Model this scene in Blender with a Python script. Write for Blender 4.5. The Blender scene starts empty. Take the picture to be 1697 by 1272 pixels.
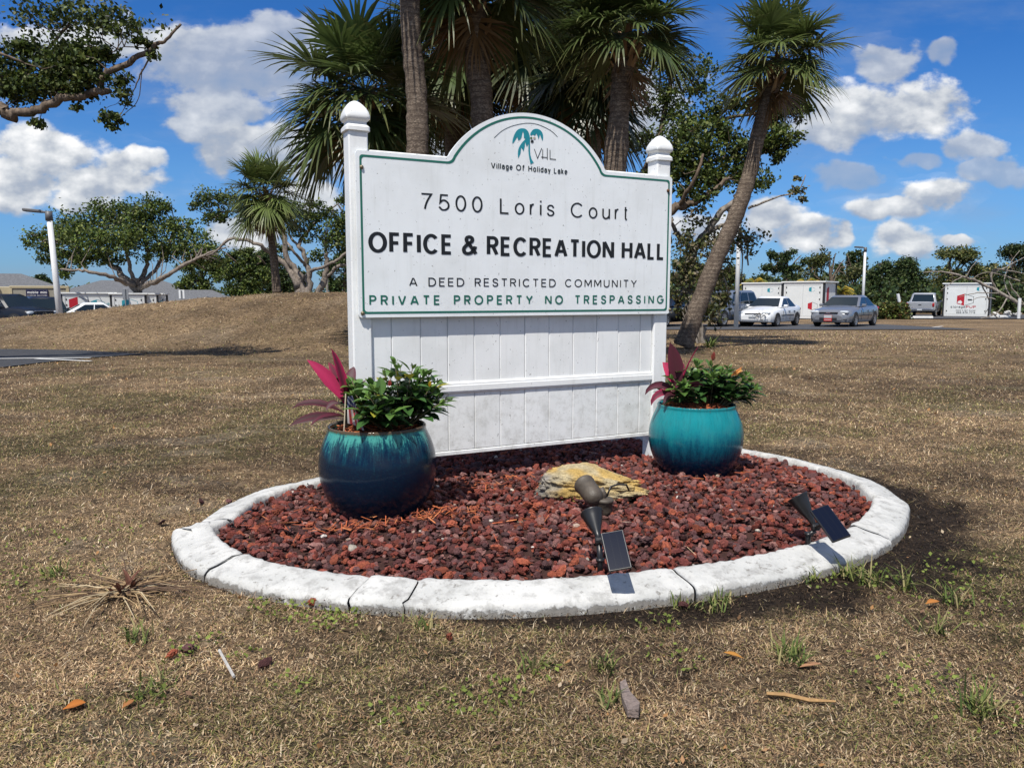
import bpy, math, random
import numpy as np
from mathutils import Vector, Matrix

# ------------------------------------------------------------------ camera
SC = bpy.context.scene
COL = SC.collection
F_PX, CX, CY, EYE = 1275.0, 848.5, 636.0, 1.1
PITCH = math.atan(146.0 / F_PX)
cd = bpy.data.cameras.new('camera'); cam = bpy.data.objects.new('camera', cd); COL.objects.link(cam)
cam.location = (0, 0, EYE); cam.rotation_euler = (math.pi / 2 - PITCH, 0, 0)
cd.sensor_width = 36; cd.lens = F_PX / 1697 * 36; cd.clip_start = 0.05; cd.clip_end = 3000
SC.camera = cam
CP, SP = math.cos(PITCH), math.sin(PITCH)

def ray(px, py):
    u = (px - CX) / F_PX; v = (CY - py) / F_PX
    dx, dy, dz = u, CP + v * SP, -SP + v * CP
    return dx / dy, dz / dy

def at(px, py, Y):
    rx, rz = ray(px, py)
    return np.array([rx * Y, Y, EYE + rz * Y])

def gnd(px, py, z=0.0):
    rx, rz = ray(px, py)
    return at(px, py, (z - EYE) / rz)

# ------------------------------------------------------------------ light and sky
SUN_EL, SUN_AZ = math.radians(60), math.atan2(-0.34, -0.94)     # azimuth from +Y towards +X
sdir = Vector((math.sin(SUN_AZ) * math.cos(SUN_EL), math.cos(SUN_AZ) * math.cos(SUN_EL), math.sin(SUN_EL)))
sl = bpy.data.lights.new('sun', 'SUN'); sl.energy = 4.6; sl.angle = math.radians(0.5); sl.color = (1, .955, .88)
so = bpy.data.objects.new('sun', sl); COL.objects.link(so); so.location = (0, 0, 30)
so.rotation_euler = sdir.to_track_quat('Z', 'Y').to_euler()
SC.view_settings.view_transform = 'Standard'; SC.view_settings.look = 'None'
SC.view_settings.exposure = 0.3; SC.view_settings.gamma = 1.0
SKY_STRENGTH = 0.083

class NT:
    """small node-tree helper"""
    def __init__(s, tree): s.t = tree; s.n = tree.nodes; s.l = tree.links
    def new(s, typ, **kw):
        n = s.n.new(typ)
        for k, v in kw.items(): setattr(n, k, v)
        return n
    def put(s, sock, v):
        if hasattr(v, 'is_output') or isinstance(v, bpy.types.NodeSocket): s.l.new(v, sock)
        elif v is not None: sock.default_value = v
    def math(s, op, a, b=None, c=None, clamp=False):
        n = s.new('ShaderNodeMath', operation=op, use_clamp=clamp)
        s.put(n.inputs[0], a); s.put(n.inputs[1], b); s.put(n.inputs[2], c)
        return n.outputs[0]
    def vmath(s, op, a, b=None):
        n = s.new('ShaderNodeVectorMath', operation=op); s.put(n.inputs[0], a); s.put(n.inputs[1], b)
        return n.outputs[1] if op in ('LENGTH', 'DOT_PRODUCT') else n.outputs[0]
    def mix(s, f, a, b, blend='MIX'):
        n = s.new('ShaderNodeMix', data_type='RGBA', blend_type=blend)
        s.put(n.inputs[0], f); s.put(n.inputs[6], a); s.put(n.inputs[7], b)
        return n.outputs[2]
    def noise(s, vec, scale, detail=4, rough=.55, out=0):
        n = s.new('ShaderNodeTexNoise'); s.put(n.inputs['Vector'], vec)
        n.inputs['Scale'].default_value = scale; n.inputs['Detail'].default_value = detail; n.inputs['Roughness'].default_value = rough
        return n.outputs[out]
    def ramp(s, f, stops):
        n = s.new('ShaderNodeValToRGB'); e = n.color_ramp.elements
        while len(e) > 1: e.remove(e[-1])
        e[0].position = stops[0][0]; e[0].color = c4(stops[0][1])
        for p, c in stops[1:]:
            q = e.new(p); q.color = c4(c)
        s.put(n.inputs[0], f); return n.outputs[0]
    def maprange(s, v, a, b, c=0., d=1., smooth=True):
        n = s.new('ShaderNodeMapRange', interpolation_type='SMOOTHSTEP' if smooth else 'LINEAR')
        s.put(n.inputs[0], v)
        for i, q in enumerate((a, b, c, d)): n.inputs[i + 1].default_value = q
        return n.outputs[0]

def c4(c):
    if isinstance(c, (int, float)): return (c, c, c, 1)
    return (c[0], c[1], c[2], 1)

# clouds: centre px, radii px, brightness, top-lightness  (directions in the sky, read off the photograph)
CLOUDS = [
 (80, 245, 105, 48, 1.0), (175, 300, 110, 28, .95), (20, 300, 90, 45, .95), (215, 268, 55, 22, 1.0),
 (390, 105, 165, 62, .55), (480, 70, 120, 50, .5), (370, 170, 100, 32, .64), (390, 235, 72, 40, .78), (500, 250, 90, 60, .66),
 (150, 60, 170, 34, .74), (130, 330, 60, 20, .85), (320, 205, 50, 22, .62), (395, 375, 62, 36, .82), (500, 330, 60, 30, .8),
 (1500, 172, 128, 42, 1.0), (1400, 188, 95, 42, .82), (1455, 98, 66, 30, .6), (1365, 215, 62, 38, .66),
 (1615, 238, 58, 26, .6), (1640, 285, 58, 22, .42), (1520, 258, 40, 16, .34),
 (1550, 322, 62, 26, 1.0), (1465, 352, 78, 22, .8), (1400, 300, 60, 22, .38), (1340, 388, 66, 24, .97), (1285, 360, 52, 24, .8),
 (1398, 386, 26, 22, .97), (1505, 405, 60, 26, .92), (1592, 404, 36, 12, .8), (1165, 375, 60, 28, .85),
 (1080, 180, 90, 60, .8), (900, 120, 160, 60, .6), (700, 230, 120, 60, .75), (1575, 95, 22, 18, .5), (-120, 150, 120, 60, .8), (1850, 220, 130, 60, .9)]

def build_world():
    w = bpy.data.worlds.new('World'); SC.world = w; w.use_nodes = True
    t = NT(w.node_tree); t.n.clear()
    out = t.new('ShaderNodeOutputWorld'); bg = t.new('ShaderNodeBackground'); bg.inputs[1].default_value = SKY_STRENGTH
    t.l.new(bg.outputs[0], out.inputs[0])
    sky = t.new('ShaderNodeTexSky', sky_type='NISHITA'); sky.sun_disc = False
    sky.sun_elevation = SUN_EL; sky.sun_rotation = SUN_AZ; sky.air_density = 1.0; sky.dust_density = .35; sky.ozone_density = 2.2
    geo = t.new('ShaderNodeTexCoord'); sep = t.new('ShaderNodeSeparateXYZ'); t.l.new(geo.outputs['Generated'], sep.inputs[0])
    X, Y, Z = sep.outputs
    ys = t.math('MAXIMUM', Y, 0.04)
    com = t.new('ShaderNodeCombineXYZ'); t.put(com.inputs[0], t.math('DIVIDE', X, ys)); t.put(com.inputs[1], t.math('DIVIDE', Z, ys))
    P = com.outputs[0]
    wv = t.vmath('SCALE', t.vmath('SUBTRACT', t.noise(P, 9, 3, .6, 1), (.5, .5, .5)), None); wv.node.inputs['Scale'].default_value = .07
    PW = t.vmath('ADD', P, wv)
    dens = None; sw = sv = sb = None
    for (px, py, rx, ry, b) in CLOUDS:
        c = ray(px, py); r = (rx / F_PX * 1.08, ry / F_PX * 1.14)
        q = t.vmath('MULTIPLY', t.vmath('SUBTRACT', PW, (c[0], c[1], 0)), (1 / r[0], 1 / r[1], 0))
        m = t.math('SUBTRACT', 1.0, t.vmath('LENGTH', q))
        wgt = t.math('POWER', t.math('MAXIMUM', t.math('ADD', m, .35), 0.0), 2.0)
        s3 = t.new('ShaderNodeSeparateXYZ'); t.put(s3.inputs[0], q)
        dens = m if dens is None else t.math('SMOOTH_MAX', dens, m, .25)
        sw = wgt if sw is None else t.math('ADD', sw, wgt)
        sv = t.math('MULTIPLY', wgt, s3.outputs[1]) if sv is None else t.math('MULTIPLY_ADD', wgt, s3.outputs[1], sv)
        sb = t.math('MULTIPLY', wgt, b) if sb is None else t.math('MULTIPLY_ADD', wgt, b, sb)
    sw = t.math('MAXIMUM', sw, 1e-4)
    v = t.math('DIVIDE', sv, sw); b = t.math('DIVIDE', sb, sw)
    PS = t.vmath('MULTIPLY', P, (1.0, 1.45, 1))
    n1 = t.noise(PS, 11, 9, .50)
    n2 = t.noise(t.vmath('ADD', PS, (-.010, .020, 0)), 11, 5, .50)
    n3 = t.noise(PS, 44, 5, .6)
    # firmer, flatter bottoms: squeeze the noise amplitude below the centre
    amp = t.maprange(v, -.9, .5, 1.0, 1.9)
    d = t.math('MULTIPLY_ADD', t.math('SUBTRACT', n1, .52), amp, dens)
    d = t.math('MULTIPLY_ADD', t.math('SUBTRACT', n3, .5), .34, d)
    soft = t.maprange(d, -.03, .33)
    alpha = t.math('MULTIPLY', soft, t.maprange(b, .3, .8, .62, .97), clamp=True)
    alpha = t.math('MULTIPLY', alpha, t.maprange(Y, .05, .2))
    # wisps
    wis = t.maprange(t.noise(t.vmath('MULTIPLY', P, (1, 3.2, 1)), 4.0, 7, .6), .42, .80, 0, .42)
    alpha = t.math('MAXIMUM', alpha, wis)
    # broken cloud added over the unseen sky (overhead and behind) to whiten the fill
    gb = t.maprange(t.noise(geo.outputs['Generated'], 2.6, 5, .55), .44, .60, 0, .9)
    gb = t.math('MULTIPLY', gb, t.math('SUBTRACT', 1.0, t.math('MULTIPLY', t.maprange(Y, .05, .2), t.maprange(t.math('DIVIDE', Z, ys), .95, .55))))
    gb = t.math('MULTIPLY', gb, t.maprange(Z, .0, .06)); alpha = t.math('MAXIMUM', alpha, gb)
    relief = t.math('MULTIPLY', t.math('SUBTRACT', n1, n2), 3.2)
    L = t.math('ADD', t.math('MULTIPLY_ADD', v, .30, .46), relief)
    L = t.math('ADD', L, t.math('MULTIPLY', t.math('SUBTRACT', d, .4), .22))
    L = t.math('MULTIPLY', t.math('ADD', L, .12), b, clamp=True); L = t.math('MAXIMUM', L, t.math('MULTIPLY', gb, .75))
    cc = t.ramp(L, [(0, (3.0, 3.9, 5.4)), (.3, (4.2, 4.7, 5.6)), (.6, (6.6, 6.9, 7.3)), (1.0, (10.2, 10.2, 10.2))])
    grad = t.ramp(t.math('DIVIDE', Z, t.math('MAXIMUM', Y, .2)), [(0, (.36, .62, 1.12)), (.16, (.40, .74, 1.16)), (.34, (.22, .62, 1.16)), (.8, (.30, .62, 1.1))])
    skyc = t.mix(1.0, sky.outputs[0], grad, 'MULTIPLY')
    t.put(bg.inputs[0], t.mix(alpha, skyc, cc))
    w.cycles.sampling_method = 'MANUAL'; w.cycles.sample_map_resolution = 512
build_world()

# ------------------------------------------------------------------ helpers
rng = np.random.default_rng(7); random.seed(7)

def sstep(a, b, x):
    t = np.clip((np.asarray(x, float) - a) / (b - a), 0, 1); return t * t * (3 - 2 * t)

def vnoise(x, y, seed=0):
    x = np.asarray(x, float); y = np.asarray(y, float)
    xi = np.floor(x).astype(np.int64); yi = np.floor(y).astype(np.int64); fx = x - xi; fy = y - yi
    fx = fx * fx * (3 - 2 * fx); fy = fy * fy * (3 - 2 * fy)
    def h(i, j):
        n = (i * 374761393 + j * 668265263 + seed * 1442695041) & 0x7fffffff
        n = ((n ^ (n >> 13)) * 1274126177) & 0x7fffffff
        return ((n ^ (n >> 16)) & 0xffff) / 65535.0
    return (h(xi, yi) * (1 - fx) + h(xi + 1, yi) * fx) * (1 - fy) + (h(xi, yi + 1) * (1 - fx) + h(xi + 1, yi + 1) * fx) * fy

def fbm(x, y, seed=0, o=4):
    s = 0; a = .5; tot = 0
    for k in range(o):
        s = s + a * vnoise(x * 2 ** k, y * 2 ** k, seed + k * 17); tot += a; a *= .55
    return s / tot

def vn3(p, f, seed=0):
    p = np.asarray(p) * f
    return (vnoise(p[:, 0] + 7.3, p[:, 1] + p[:, 2] * .71, seed) + vnoise(p[:, 1] - 3.1, p[:, 2] + p[:, 0] * .53, seed + 5) + vnoise(p[:, 2] + 1.7, p[:, 0] - p[:, 1] * .37, seed + 9)) / 3

def nrm(a):
    a = np.asarray(a, float); return a / (np.linalg.norm(a, axis=-1, keepdims=True) + 1e-12)

class MB:
    """collects shapes and links them as ONE mesh object"""
    def __init__(s): s.v = []; s.f = []; s.c = []; s.n = 0; s.hascol = False
    def add(s, v, f, col=None):
        v = np.asarray(v, float).reshape(-1, 3)
        for q in f:
            q = np.asarray(q, np.int64)
            s.f.append(q + s.n)
        s.v.append(v); s.n += len(v)
        if col is None: s.c.append(np.tile((.5, .5, .5, 1.), (len(v), 1)))
        else:
            s.hascol = True; col = np.asarray(col, float)
            if col.ndim == 1: col = np.tile(col, (len(v), 1))
            if col.shape[1] == 3: col = np.hstack([col, np.ones((len(col), 1))])
            s.c.append(col)
        return s
    def box(s, lo, hi, col=None, M=None):
        x0, y0, z0 = lo; x1, y1, z1 = hi
        v = np.array([(x0, y0, z0), (x1, y0, z0), (x1, y1, z0), (x0, y1, z0), (x0, y0, z1), (x1, y0, z1), (x1, y1, z1), (x0, y1, z1)], float)
        if M is not None: v = M(v)
        return s.add(v, [[[0, 3, 2, 1], [4, 5, 6, 7], [0, 1, 5, 4], [1, 2, 6, 5], [2, 3, 7, 6], [3, 0, 4, 7]]], col)
    def bbox(s, lo, hi, b=.01, col=None, M=None):
        """box with chamfered edges"""
        lo = np.array(lo, float); hi = np.array(hi, float); c = (lo + hi) / 2; h = (hi - lo) / 2; b = min(b, h.min() * .49)
        v = []; idx = {}
        for sx in (-1, 1):
            for sy in (-1, 1):
                for sz in (-1, 1):
                    sg = np.array((sx, sy, sz))
                    for k in range(3):
                        p = sg * (h - b); p[k] = sg[k] * h[k]; idx[(sx, sy, sz, k)] = len(v); v.append(p + c)
        f4 = []; f3 = []
        for k in range(3):
            a, d = [(1, 2), (2, 0), (0, 1)][k]
            for sg in (-1, 1):
                q = []
                for (u, w) in ((-1, -1), (1, -1), (1, 1), (-1, 1)):
                    t = [0, 0, 0]; t[k] = sg; t[a] = u; t[d] = w; q.append(idx[(*t, k)])
                f4.append(q if sg > 0 else q[::-1])
        for k in range(3):
            a, d = [(1, 2), (2, 0), (0, 1)][k]
            for u in (-1, 1):
                for w in (-1, 1):
                    t0 = [0, 0, 0]; t0[k] = -1; t0[a] = u; t0[d] = w; t1 = list(t0); t1[k] = 1
                    q = [idx[(*t0, a)], idx[(*t1, a)], idx[(*t1, d)], idx[(*t0, d)]]
                    f4.append(q if u * w < 0 else q[::-1])
        for sx in (-1, 1):
            for sy in (-1, 1):
                for sz in (-1, 1):
                    q = [idx[(sx, sy, sz, 0)], idx[(sx, sy, sz, 1)], idx[(sx, sy, sz, 2)]]
                    f3.append(q if sx * sy * sz > 0 else q[::-1])
        v = np.array(v)
        if M is not None: v = M(v)
        return s.add(v, [f4, f3], col)
    def tube(s, pts, rad, k=8, col=None, cap=True, wob=0, seed=0):
        pts = np.asarray(pts, float); n = len(pts)
        rad = np.full(n, rad, float) if np.isscalar(rad) else np.asarray(rad, float)
        tg = nrm(np.gradient(pts, axis=0))
        ref = np.array((0, 0, 1.)) if abs(tg[0][2]) < .9 else np.array((1., 0, 0))
        u = nrm(np.cross(tg[0], ref)); U = []
        for i in range(n):
            u = u - tg[i] * np.dot(u, tg[i]); u = nrm(u); U.append(u)
        U = np.array(U); W = np.cross(tg, U)
        a = np.arange(k) * 2 * math.pi / k
        R = rad[:, None] * np.ones((1, k))
        if wob:
            r2 = np.random.default_rng(seed); R = R * (1 + wob * (r2.random((n, k)) - .5))
        v = pts[:, None] + R[..., None] * (np.cos(a)[None, :, None] * U[:, None] + np.sin(a)[None, :, None] * W[:, None])
        v = v.reshape(-1, 3)
        i = np.arange(n - 1)[:, None] * k; j = np.arange(k)[None]; j2 = (j + 1) % k
        f = np.stack([i + j, i + j2, i + k + j2, i + k + j], -1).reshape(-1, 4)
        fs = [f]
        if cap:
            v = np.vstack([v, pts[0], pts[-1]]); c0 = n * k; jj = np.arange(k)
            fs.append(np.stack([np.full(k, c0), (jj + 1) % k, jj], -1)); fs.append(np.stack([np.full(k, c0 + 1), (n - 1) * k + jj, (n - 1) * k + (jj + 1) % k], -1))
        if col is not None and np.asarray(col).ndim == 2: col = np.vstack([np.repeat(np.asarray(col), k, 0), col[0], col[-1]] if cap else [np.repeat(np.asarray(col), k, 0)])
        return s.add(v, fs, col)
    def lathe(s, prof, k=32, col=None, M=None, rad_noise=None):
        prof = np.asarray(prof, float); n = len(prof); a = np.arange(k) * 2 * math.pi / k
        v = np.stack([prof[:, :1] * np.cos(a), prof[:, :1] * np.sin(a), np.repeat(prof[:, 1:2], k, 1)], -1).reshape(-1, 3)
        if M is not None: v = M(v)
        i = np.arange(n - 1)[:, None] * k; j = np.arange(k)[None]; j2 = (j + 1) % k
        return s.add(v, [np.stack([i + j, i + j2, i + k + j2, i + k + j], -1).reshape(-1, 4)], col)
    def build(s, name, mat, parent=None, smooth=False, org=None, local=False):
        v = np.vstack(s.v)
        o = np.zeros(3)
        if org is not None: o = np.asarray(org, float)
        elif parent is not None and not local: o = np.array(wloc(parent))
        me = bpy.data.meshes.new(name)
        me.vertices.add(len(v)); me.vertices.foreach_set('co', (v - o).astype(np.float32).ravel())
        idx = []; tot = []
        for q in s.f:
            if q.size == 0: continue
            if q.ndim == 1: q = q[None]
            idx.append(q.ravel()); tot.append(np.full(len(q), q.shape[1]))
        idx = np.concatenate(idx); tot = np.concatenate(tot)
        me.loops.add(len(idx)); me.loops.foreach_set('vertex_index', idx.astype(np.int32))
        me.polygons.add(len(tot)); st = np.concatenate([[0], np.cumsum(tot)[:-1]])
        me.polygons.foreach_set('loop_start', st.astype(np.int32)); me.polygons.foreach_set('loop_total', tot.astype(np.int32))
        me.polygons.foreach_set('use_smooth', np.full(len(tot), bool(smooth)))
        if s.hascol:
            ca = me.color_attributes.new('Col', 'FLOAT_COLOR', 'POINT'); ca.data.foreach_set('color', np.vstack(s.c).astype(np.float32).ravel())
        me.update(calc_edges=True); me.validate()
        for m in (mat if isinstance(mat, (list, tuple)) else [mat]): me.materials.append(m)
        ob = bpy.data.objects.new(name, me); COL.objects.link(ob)
        if parent is not None: ob.parent = parent
        elif org is not None: ob.location = [float(q) for q in o]
        return ob

def wloc(o):
    p = Vector(o.location)
    return p if o.parent is None else p + wloc(o.parent)

def bev(ob, w=.004, seg=2):
    m = ob.modifiers.new('bevel', 'BEVEL'); m.width = w; m.segments = seg; m.limit_method = 'ANGLE'; return ob

def tag(o, label=None, cat=None, group=None, kind=None):
    if label: o['label'] = label
    if cat: o['category'] = cat
    if group: o['group'] = group
    if kind: o['kind'] = kind
    return o

def thing(name, loc, label, cat, group=None, rz=0):
    o = bpy.data.objects.new(name, None); COL.objects.link(o); o.location = [float(q) for q in loc]; o.rotation_euler = (0, 0, rz)
    o.empty_display_size = .1
    return tag(o, label, cat, group)

def children(o): return [c for c in bpy.data.objects if c.parent == o]
def copy_tree(o, parent=None):
    kids = children(o)
    c = o.copy(); COL.objects.link(c)
    if parent is not None: c.parent = parent
    for k in kids: copy_tree(k, c)
    return c

def material(name, col=(.5, .5, .5), rough=.6, metal=0, spec=.5, var=0, vscale=8, bump=0, bscale=40, attr=False, trans=0, coat=0, detail=5):
    m = bpy.data.materials.new(name); m.use_nodes = True; t = NT(m.node_tree)
    b = t.n['Principled BSDF']; b.inputs['Roughness'].default_value = rough; b.inputs['Metallic'].default_value = metal
    b.inputs['Specular IOR Level'].default_value = spec; b.inputs['Coat Weight'].default_value = coat; b.inputs['Coat Roughness'].default_value = .05
    tc = t.new('ShaderNodeTexCoord')
    if attr:
        a = t.new('ShaderNodeAttribute'); a.attribute_name = 'Col'; base = a.outputs[0]
    else:
        r = t.new('ShaderNodeRGB'); r.outputs[0].default_value = c4(col); base = r.outputs[0]
    if var:
        n = t.noise(tc.outputs['Object'], vscale, detail, .6)
        k = t.maprange(n, .25, .75, 1 - var, 1 + var, smooth=False)
        mx = t.new('ShaderNodeVectorMath', operation='SCALE'); t.put(mx.inputs[0], base); t.put(mx.inputs['Scale'], k); base = mx.outputs[0]
    t.put(b.inputs['Base Color'], base)
    if bump:
        bn = t.new('ShaderNodeBump'); bn.inputs['Strength'].default_value = bump; bn.inputs['Distance'].default_value = .02
        t.put(bn.inputs['Height'], t.noise(tc.outputs['Object'], bscale, 6, .6)); t.put(b.inputs['Normal'], bn.outputs[0])
    if trans:
        tr = t.new('ShaderNodeBsdfTranslucent'); mxs = t.new('ShaderNodeMixShader'); mxs.inputs[0].default_value = trans
        t.put(tr.inputs[0], base); t.l.new(b.outputs[0], mxs.inputs[1]); t.l.new(tr.outputs[0], mxs.inputs[2])
        t.l.new(mxs.outputs[0], t.n['Material Output'].inputs[0])
    return m

# ------------------------------------------------------------------ terrain
def hz(x, y):
    x = np.asarray(x, float); y = np.asarray(y, float)
    z = -.42 * sstep(9, 44, y) - .55 * sstep(44, 120, y)
    left = sstep(2.0, -3.5, x)
    z = z - left * (.30 * sstep(24, 31, y) + .45 * sstep(41, 46, y))
    H = np.interp(x, [-40, -20, -15.2, -13.0, -11.3, -9.2, -7.4, -5.8, -4.4, -2.5, .5, 3.2], [.15, .32, .55, .72, .92, 1.13, 1.27, 1.33, 1.32, 1.1, .45, 0.0])
    up = sstep(16.9 - .6 * np.clip(x + 9, 0, 5), 22.5, y)
    dn = 1 - sstep(23.5, 30, y)
    z = z + H * up * dn
    m = np.clip(up * dn * H, 0, 1)
    z = z + (fbm(x * .9, y * .9, 3) - .5) * .10 * m
    return z

def hz1(x, y): return float(hz(x, y))

def on_ground(px, py):
    """first hit of the view ray through a pixel with the terrain"""
    rx, rz = ray(px, py); y = 1.2
    while y < 300:
        if EYE + rz * y < hz1(rx * y, y): break
        y *= 1.004
    return np.array([rx * y, y, hz1(rx * y, y)])

def base_at(px, Y):
    rx, _ = ray(px, 500); x = rx * Y
    return np.array([x, Y, hz1(x, Y)])

# outline of the bed (outer foot of the concrete edging), read at ground level
def spline_closed(P, n):
    P = np.asarray(P, float); m = len(P); d = np.linalg.norm(np.roll(P, -1, 0) - P, axis=1); out = []
    tot = d.sum()
    for i in range(m):
        p0, p1, p2, p3 = P[i - 1], P[i], P[(i + 1) % m], P[(i + 2) % m]
        k = max(2, int(round(n * d[i] / tot)))
        for j in range(k):
            t = j / k
            out.append(.5 * ((2 * p1) + (-p0 + p2) * t + (2 * p0 - 5 * p1 + 4 * p2 - p3) * t * t + (-p0 + 3 * p1 - 3 * p2 + p3) * t ** 3))
    return np.array(out)
CURB_H = .062
outer_px = [(287, 893), (303, 938), (352, 965), (430, 988), (560, 1008), (690, 1018), (830, 1020), (960, 1014), (1090, 1002), (1230, 981), (1360, 953), (1450, 921), (1497, 888), (1510, 852)]
outer = [gnd(*q)[:2] for q in outer_px]
far_px = [(1497, 820), (1462, 796), (1400, 775), (1320, 754), (1228, 737)]           # top of the far edge
outer += [gnd(*q, CURB_H)[:2] for q in far_px]
outer += [np.array((1.25, 5.72)), np.array((.6, 5.74)), np.array((-.1, 5.55)), np.array((-.72, 5.2))]
outer += [gnd(*q, CURB_H)[:2] for q in [(530, 783), (440, 803), (368, 831), (312, 866)]]
OUT = spline_closed(outer, 260)
def offset_in(P, d):
    t = nrm(np.roll(P, -1, 0) - np.roll(P, 1, 0)); nn = np.stack([-t[:, 1], t[:, 0]], 1)
    c = P.mean(0)
    if np.sum((c - P) * nn) < 0: nn = -nn
    return P + nn * d, nn
INN, NIN = offset_in(OUT, .175)
BC = OUT.mean(0)
_ang = np.arctan2(OUT[:, 1] - BC[1], OUT[:, 0] - BC[0]); _o = np.argsort(_ang)
_angs = _ang[_o]; _rads = np.linalg.norm(OUT - BC, axis=1)[_o]
def bed_frac(x, y):
    """radius of a point as a fraction of the bed's outline (1 = outer foot of the kerb)"""
    a = np.arctan2(y - BC[1], x - BC[0]); r = np.hypot(x - BC[0], y - BC[1])
    return r / np.interp(a, np.concatenate([_angs - 2 * np.pi, _angs, _angs + 2 * np.pi]), np.tile(_rads, 3))
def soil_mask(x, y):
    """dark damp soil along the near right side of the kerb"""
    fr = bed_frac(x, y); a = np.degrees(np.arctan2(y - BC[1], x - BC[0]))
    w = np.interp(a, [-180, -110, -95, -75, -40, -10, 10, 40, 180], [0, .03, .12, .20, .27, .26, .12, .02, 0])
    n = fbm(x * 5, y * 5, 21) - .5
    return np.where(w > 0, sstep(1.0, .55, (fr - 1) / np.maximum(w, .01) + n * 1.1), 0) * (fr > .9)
def sand_mask(x, y):
    return sstep(.63, .75, fbm(x * .9 + 3, y * 1.4, 41)) * .45 + sstep(.70, .78, fbm(x * 3.1, y * 3.6, 43)) * .4

PATH = np.array([gnd(px, py)[:2] for px, py in [(238, 585), (150, 591), (62, 601), (0, 609), (-220, 640), (-420, 640), (-420, 577), (-150, 574), (20, 575), (130, 577)]])
def in_poly(x, y, P):
    ins = np.zeros(np.shape(x), bool); j = len(P) - 1
    for i in range(len(P)):
        xi, yi = P[i]; xj, yj = P[j]
        ins ^= ((yi > y) != (yj > y)) & (x < (xj - xi) * (y - yi) / (yj - yi + 1e-12) + xi); j = i
    return ins

def axis(lo, hi, step, far, g=1.06):
    a = list(np.arange(lo, hi, step)); s = step; q = hi
    while q < far: a.append(q); s *= g; q += s
    a.append(far); return np.array(a)
XS = axis(0, 3.2, .04, 900); XS = np.concatenate([-XS[::-1][:-1], XS])
YP = axis(1.2, 6.6, .04, 1800, 1.035); YN = 1.2 - axis(0, .2, .05, 60, 1.25)[1:]
YS = np.concatenate([YN[::-1], YP])
GX, GY = np.meshgrid(XS, YS)

def ground_cols(x, y):
    """dry lawn colours: straw, brown thatch, olive and bare sand in irregular patches"""
    n1 = fbm(x * .55, y * .8, 1); n2 = fbm(x * 2.3, y * 2.6, 2); n3 = fbm(x * .16, y * .3, 5)
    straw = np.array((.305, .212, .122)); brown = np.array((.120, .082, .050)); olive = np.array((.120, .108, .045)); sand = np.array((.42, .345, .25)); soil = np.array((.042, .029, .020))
    k = sstep(.35, .65, .5 * n1 + .5 * n2)[..., None]
    c = straw * k + brown * (1 - k)
    ol = (sstep(.50, .66, fbm(x * 1.1 + 9, y * 1.3, 8)) * .6 * sstep(22, 5, y))[..., None]
    c = c * (1 - ol) + olive * ol
    far = sstep(9, 18, y)[..., None]
    c = c * (1 - .55 * far) + (straw * (.78 + .5 * (n3[..., None] - .5) + .5 * (n1[..., None] - .5))) * .55 * far
    s = (np.clip(sand_mask(x, y), 0, 1) * (.75 - .4 * sstep(6, 14, y)))[..., None]; c = c * (1 - s) + sand * s
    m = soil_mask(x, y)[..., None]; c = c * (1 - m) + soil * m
    return c

gz = hz(GX, GY) + (fbm(GX * 3.0, GY * 3.0, 11) - .5) * .035 * sstep(40, 8, GY) + (fbm(GX * 14, GY * 14, 12) - .5) * .018 * sstep(8, 5, GY)
fr = bed_frac(GX, GY)
gz = np.where(fr < 1.02, -.02 * sstep(1.02, .98, fr) , gz)
pin = in_poly(GX, GY, PATH); gz = np.where(pin, np.minimum(gz, hz(GX, GY) - .01), gz)
b = MB(); ny, nx = GX.shape
i = np.arange(ny - 1)[:, None] * nx; j = np.arange(nx - 1)[None]
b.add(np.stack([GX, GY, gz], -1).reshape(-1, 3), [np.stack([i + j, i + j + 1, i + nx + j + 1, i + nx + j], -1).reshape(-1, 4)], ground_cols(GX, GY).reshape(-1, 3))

def ground_material():
    m = bpy.data.materials.new('dry lawn'); m.use_nodes = True; t = NT(m.node_tree); p = t.n['Principled BSDF']
    p.inputs['Roughness'].default_value = .95; p.inputs['Specular IOR Level'].default_value = .15
    at_ = t.new('ShaderNodeAttribute'); at_.attribute_name = 'Col'
    tc = t.new('ShaderNodeTexCoord'); O = tc.outputs['Object']
    n = t.noise(O, 55, 6, .72); n2 = t.noise(O, 9, 6, .7); n3 = t.noise(O, 1.3, 6, .66)
    k = t.math('MULTIPLY', t.maprange(n, .32, .70, .40, 1.7, False), t.maprange(n2, .32, .68, .55, 1.45, False))
    k = t.math('MULTIPLY', k, t.maprange(n3, .3, .7, .78, 1.22, False)); k = t.math('MULTIPLY', k, t.maprange(t.noise(O, 21, 5, .75), .36, .66, .42, 1.5, False))
    mx = t.new('ShaderNodeVectorMath', operation='SCALE'); t.put(mx.inputs[0], at_.outputs[0]); t.put(mx.inputs['Scale'], k)
    t.put(p.inputs['Base Color'], mx.outputs[0])
    bn = t.new('ShaderNodeBump'); bn.inputs['Strength'].default_value = 1.0; bn.inputs['Distance'].default_value = .05
    t.put(bn.inputs['Height'], t.math('ADD', n, n2)); t.put(p.inputs['Normal'], bn.outputs[0]); return m
tag(b.build('ground', ground_material(), smooth=True), kind='structure')

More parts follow.
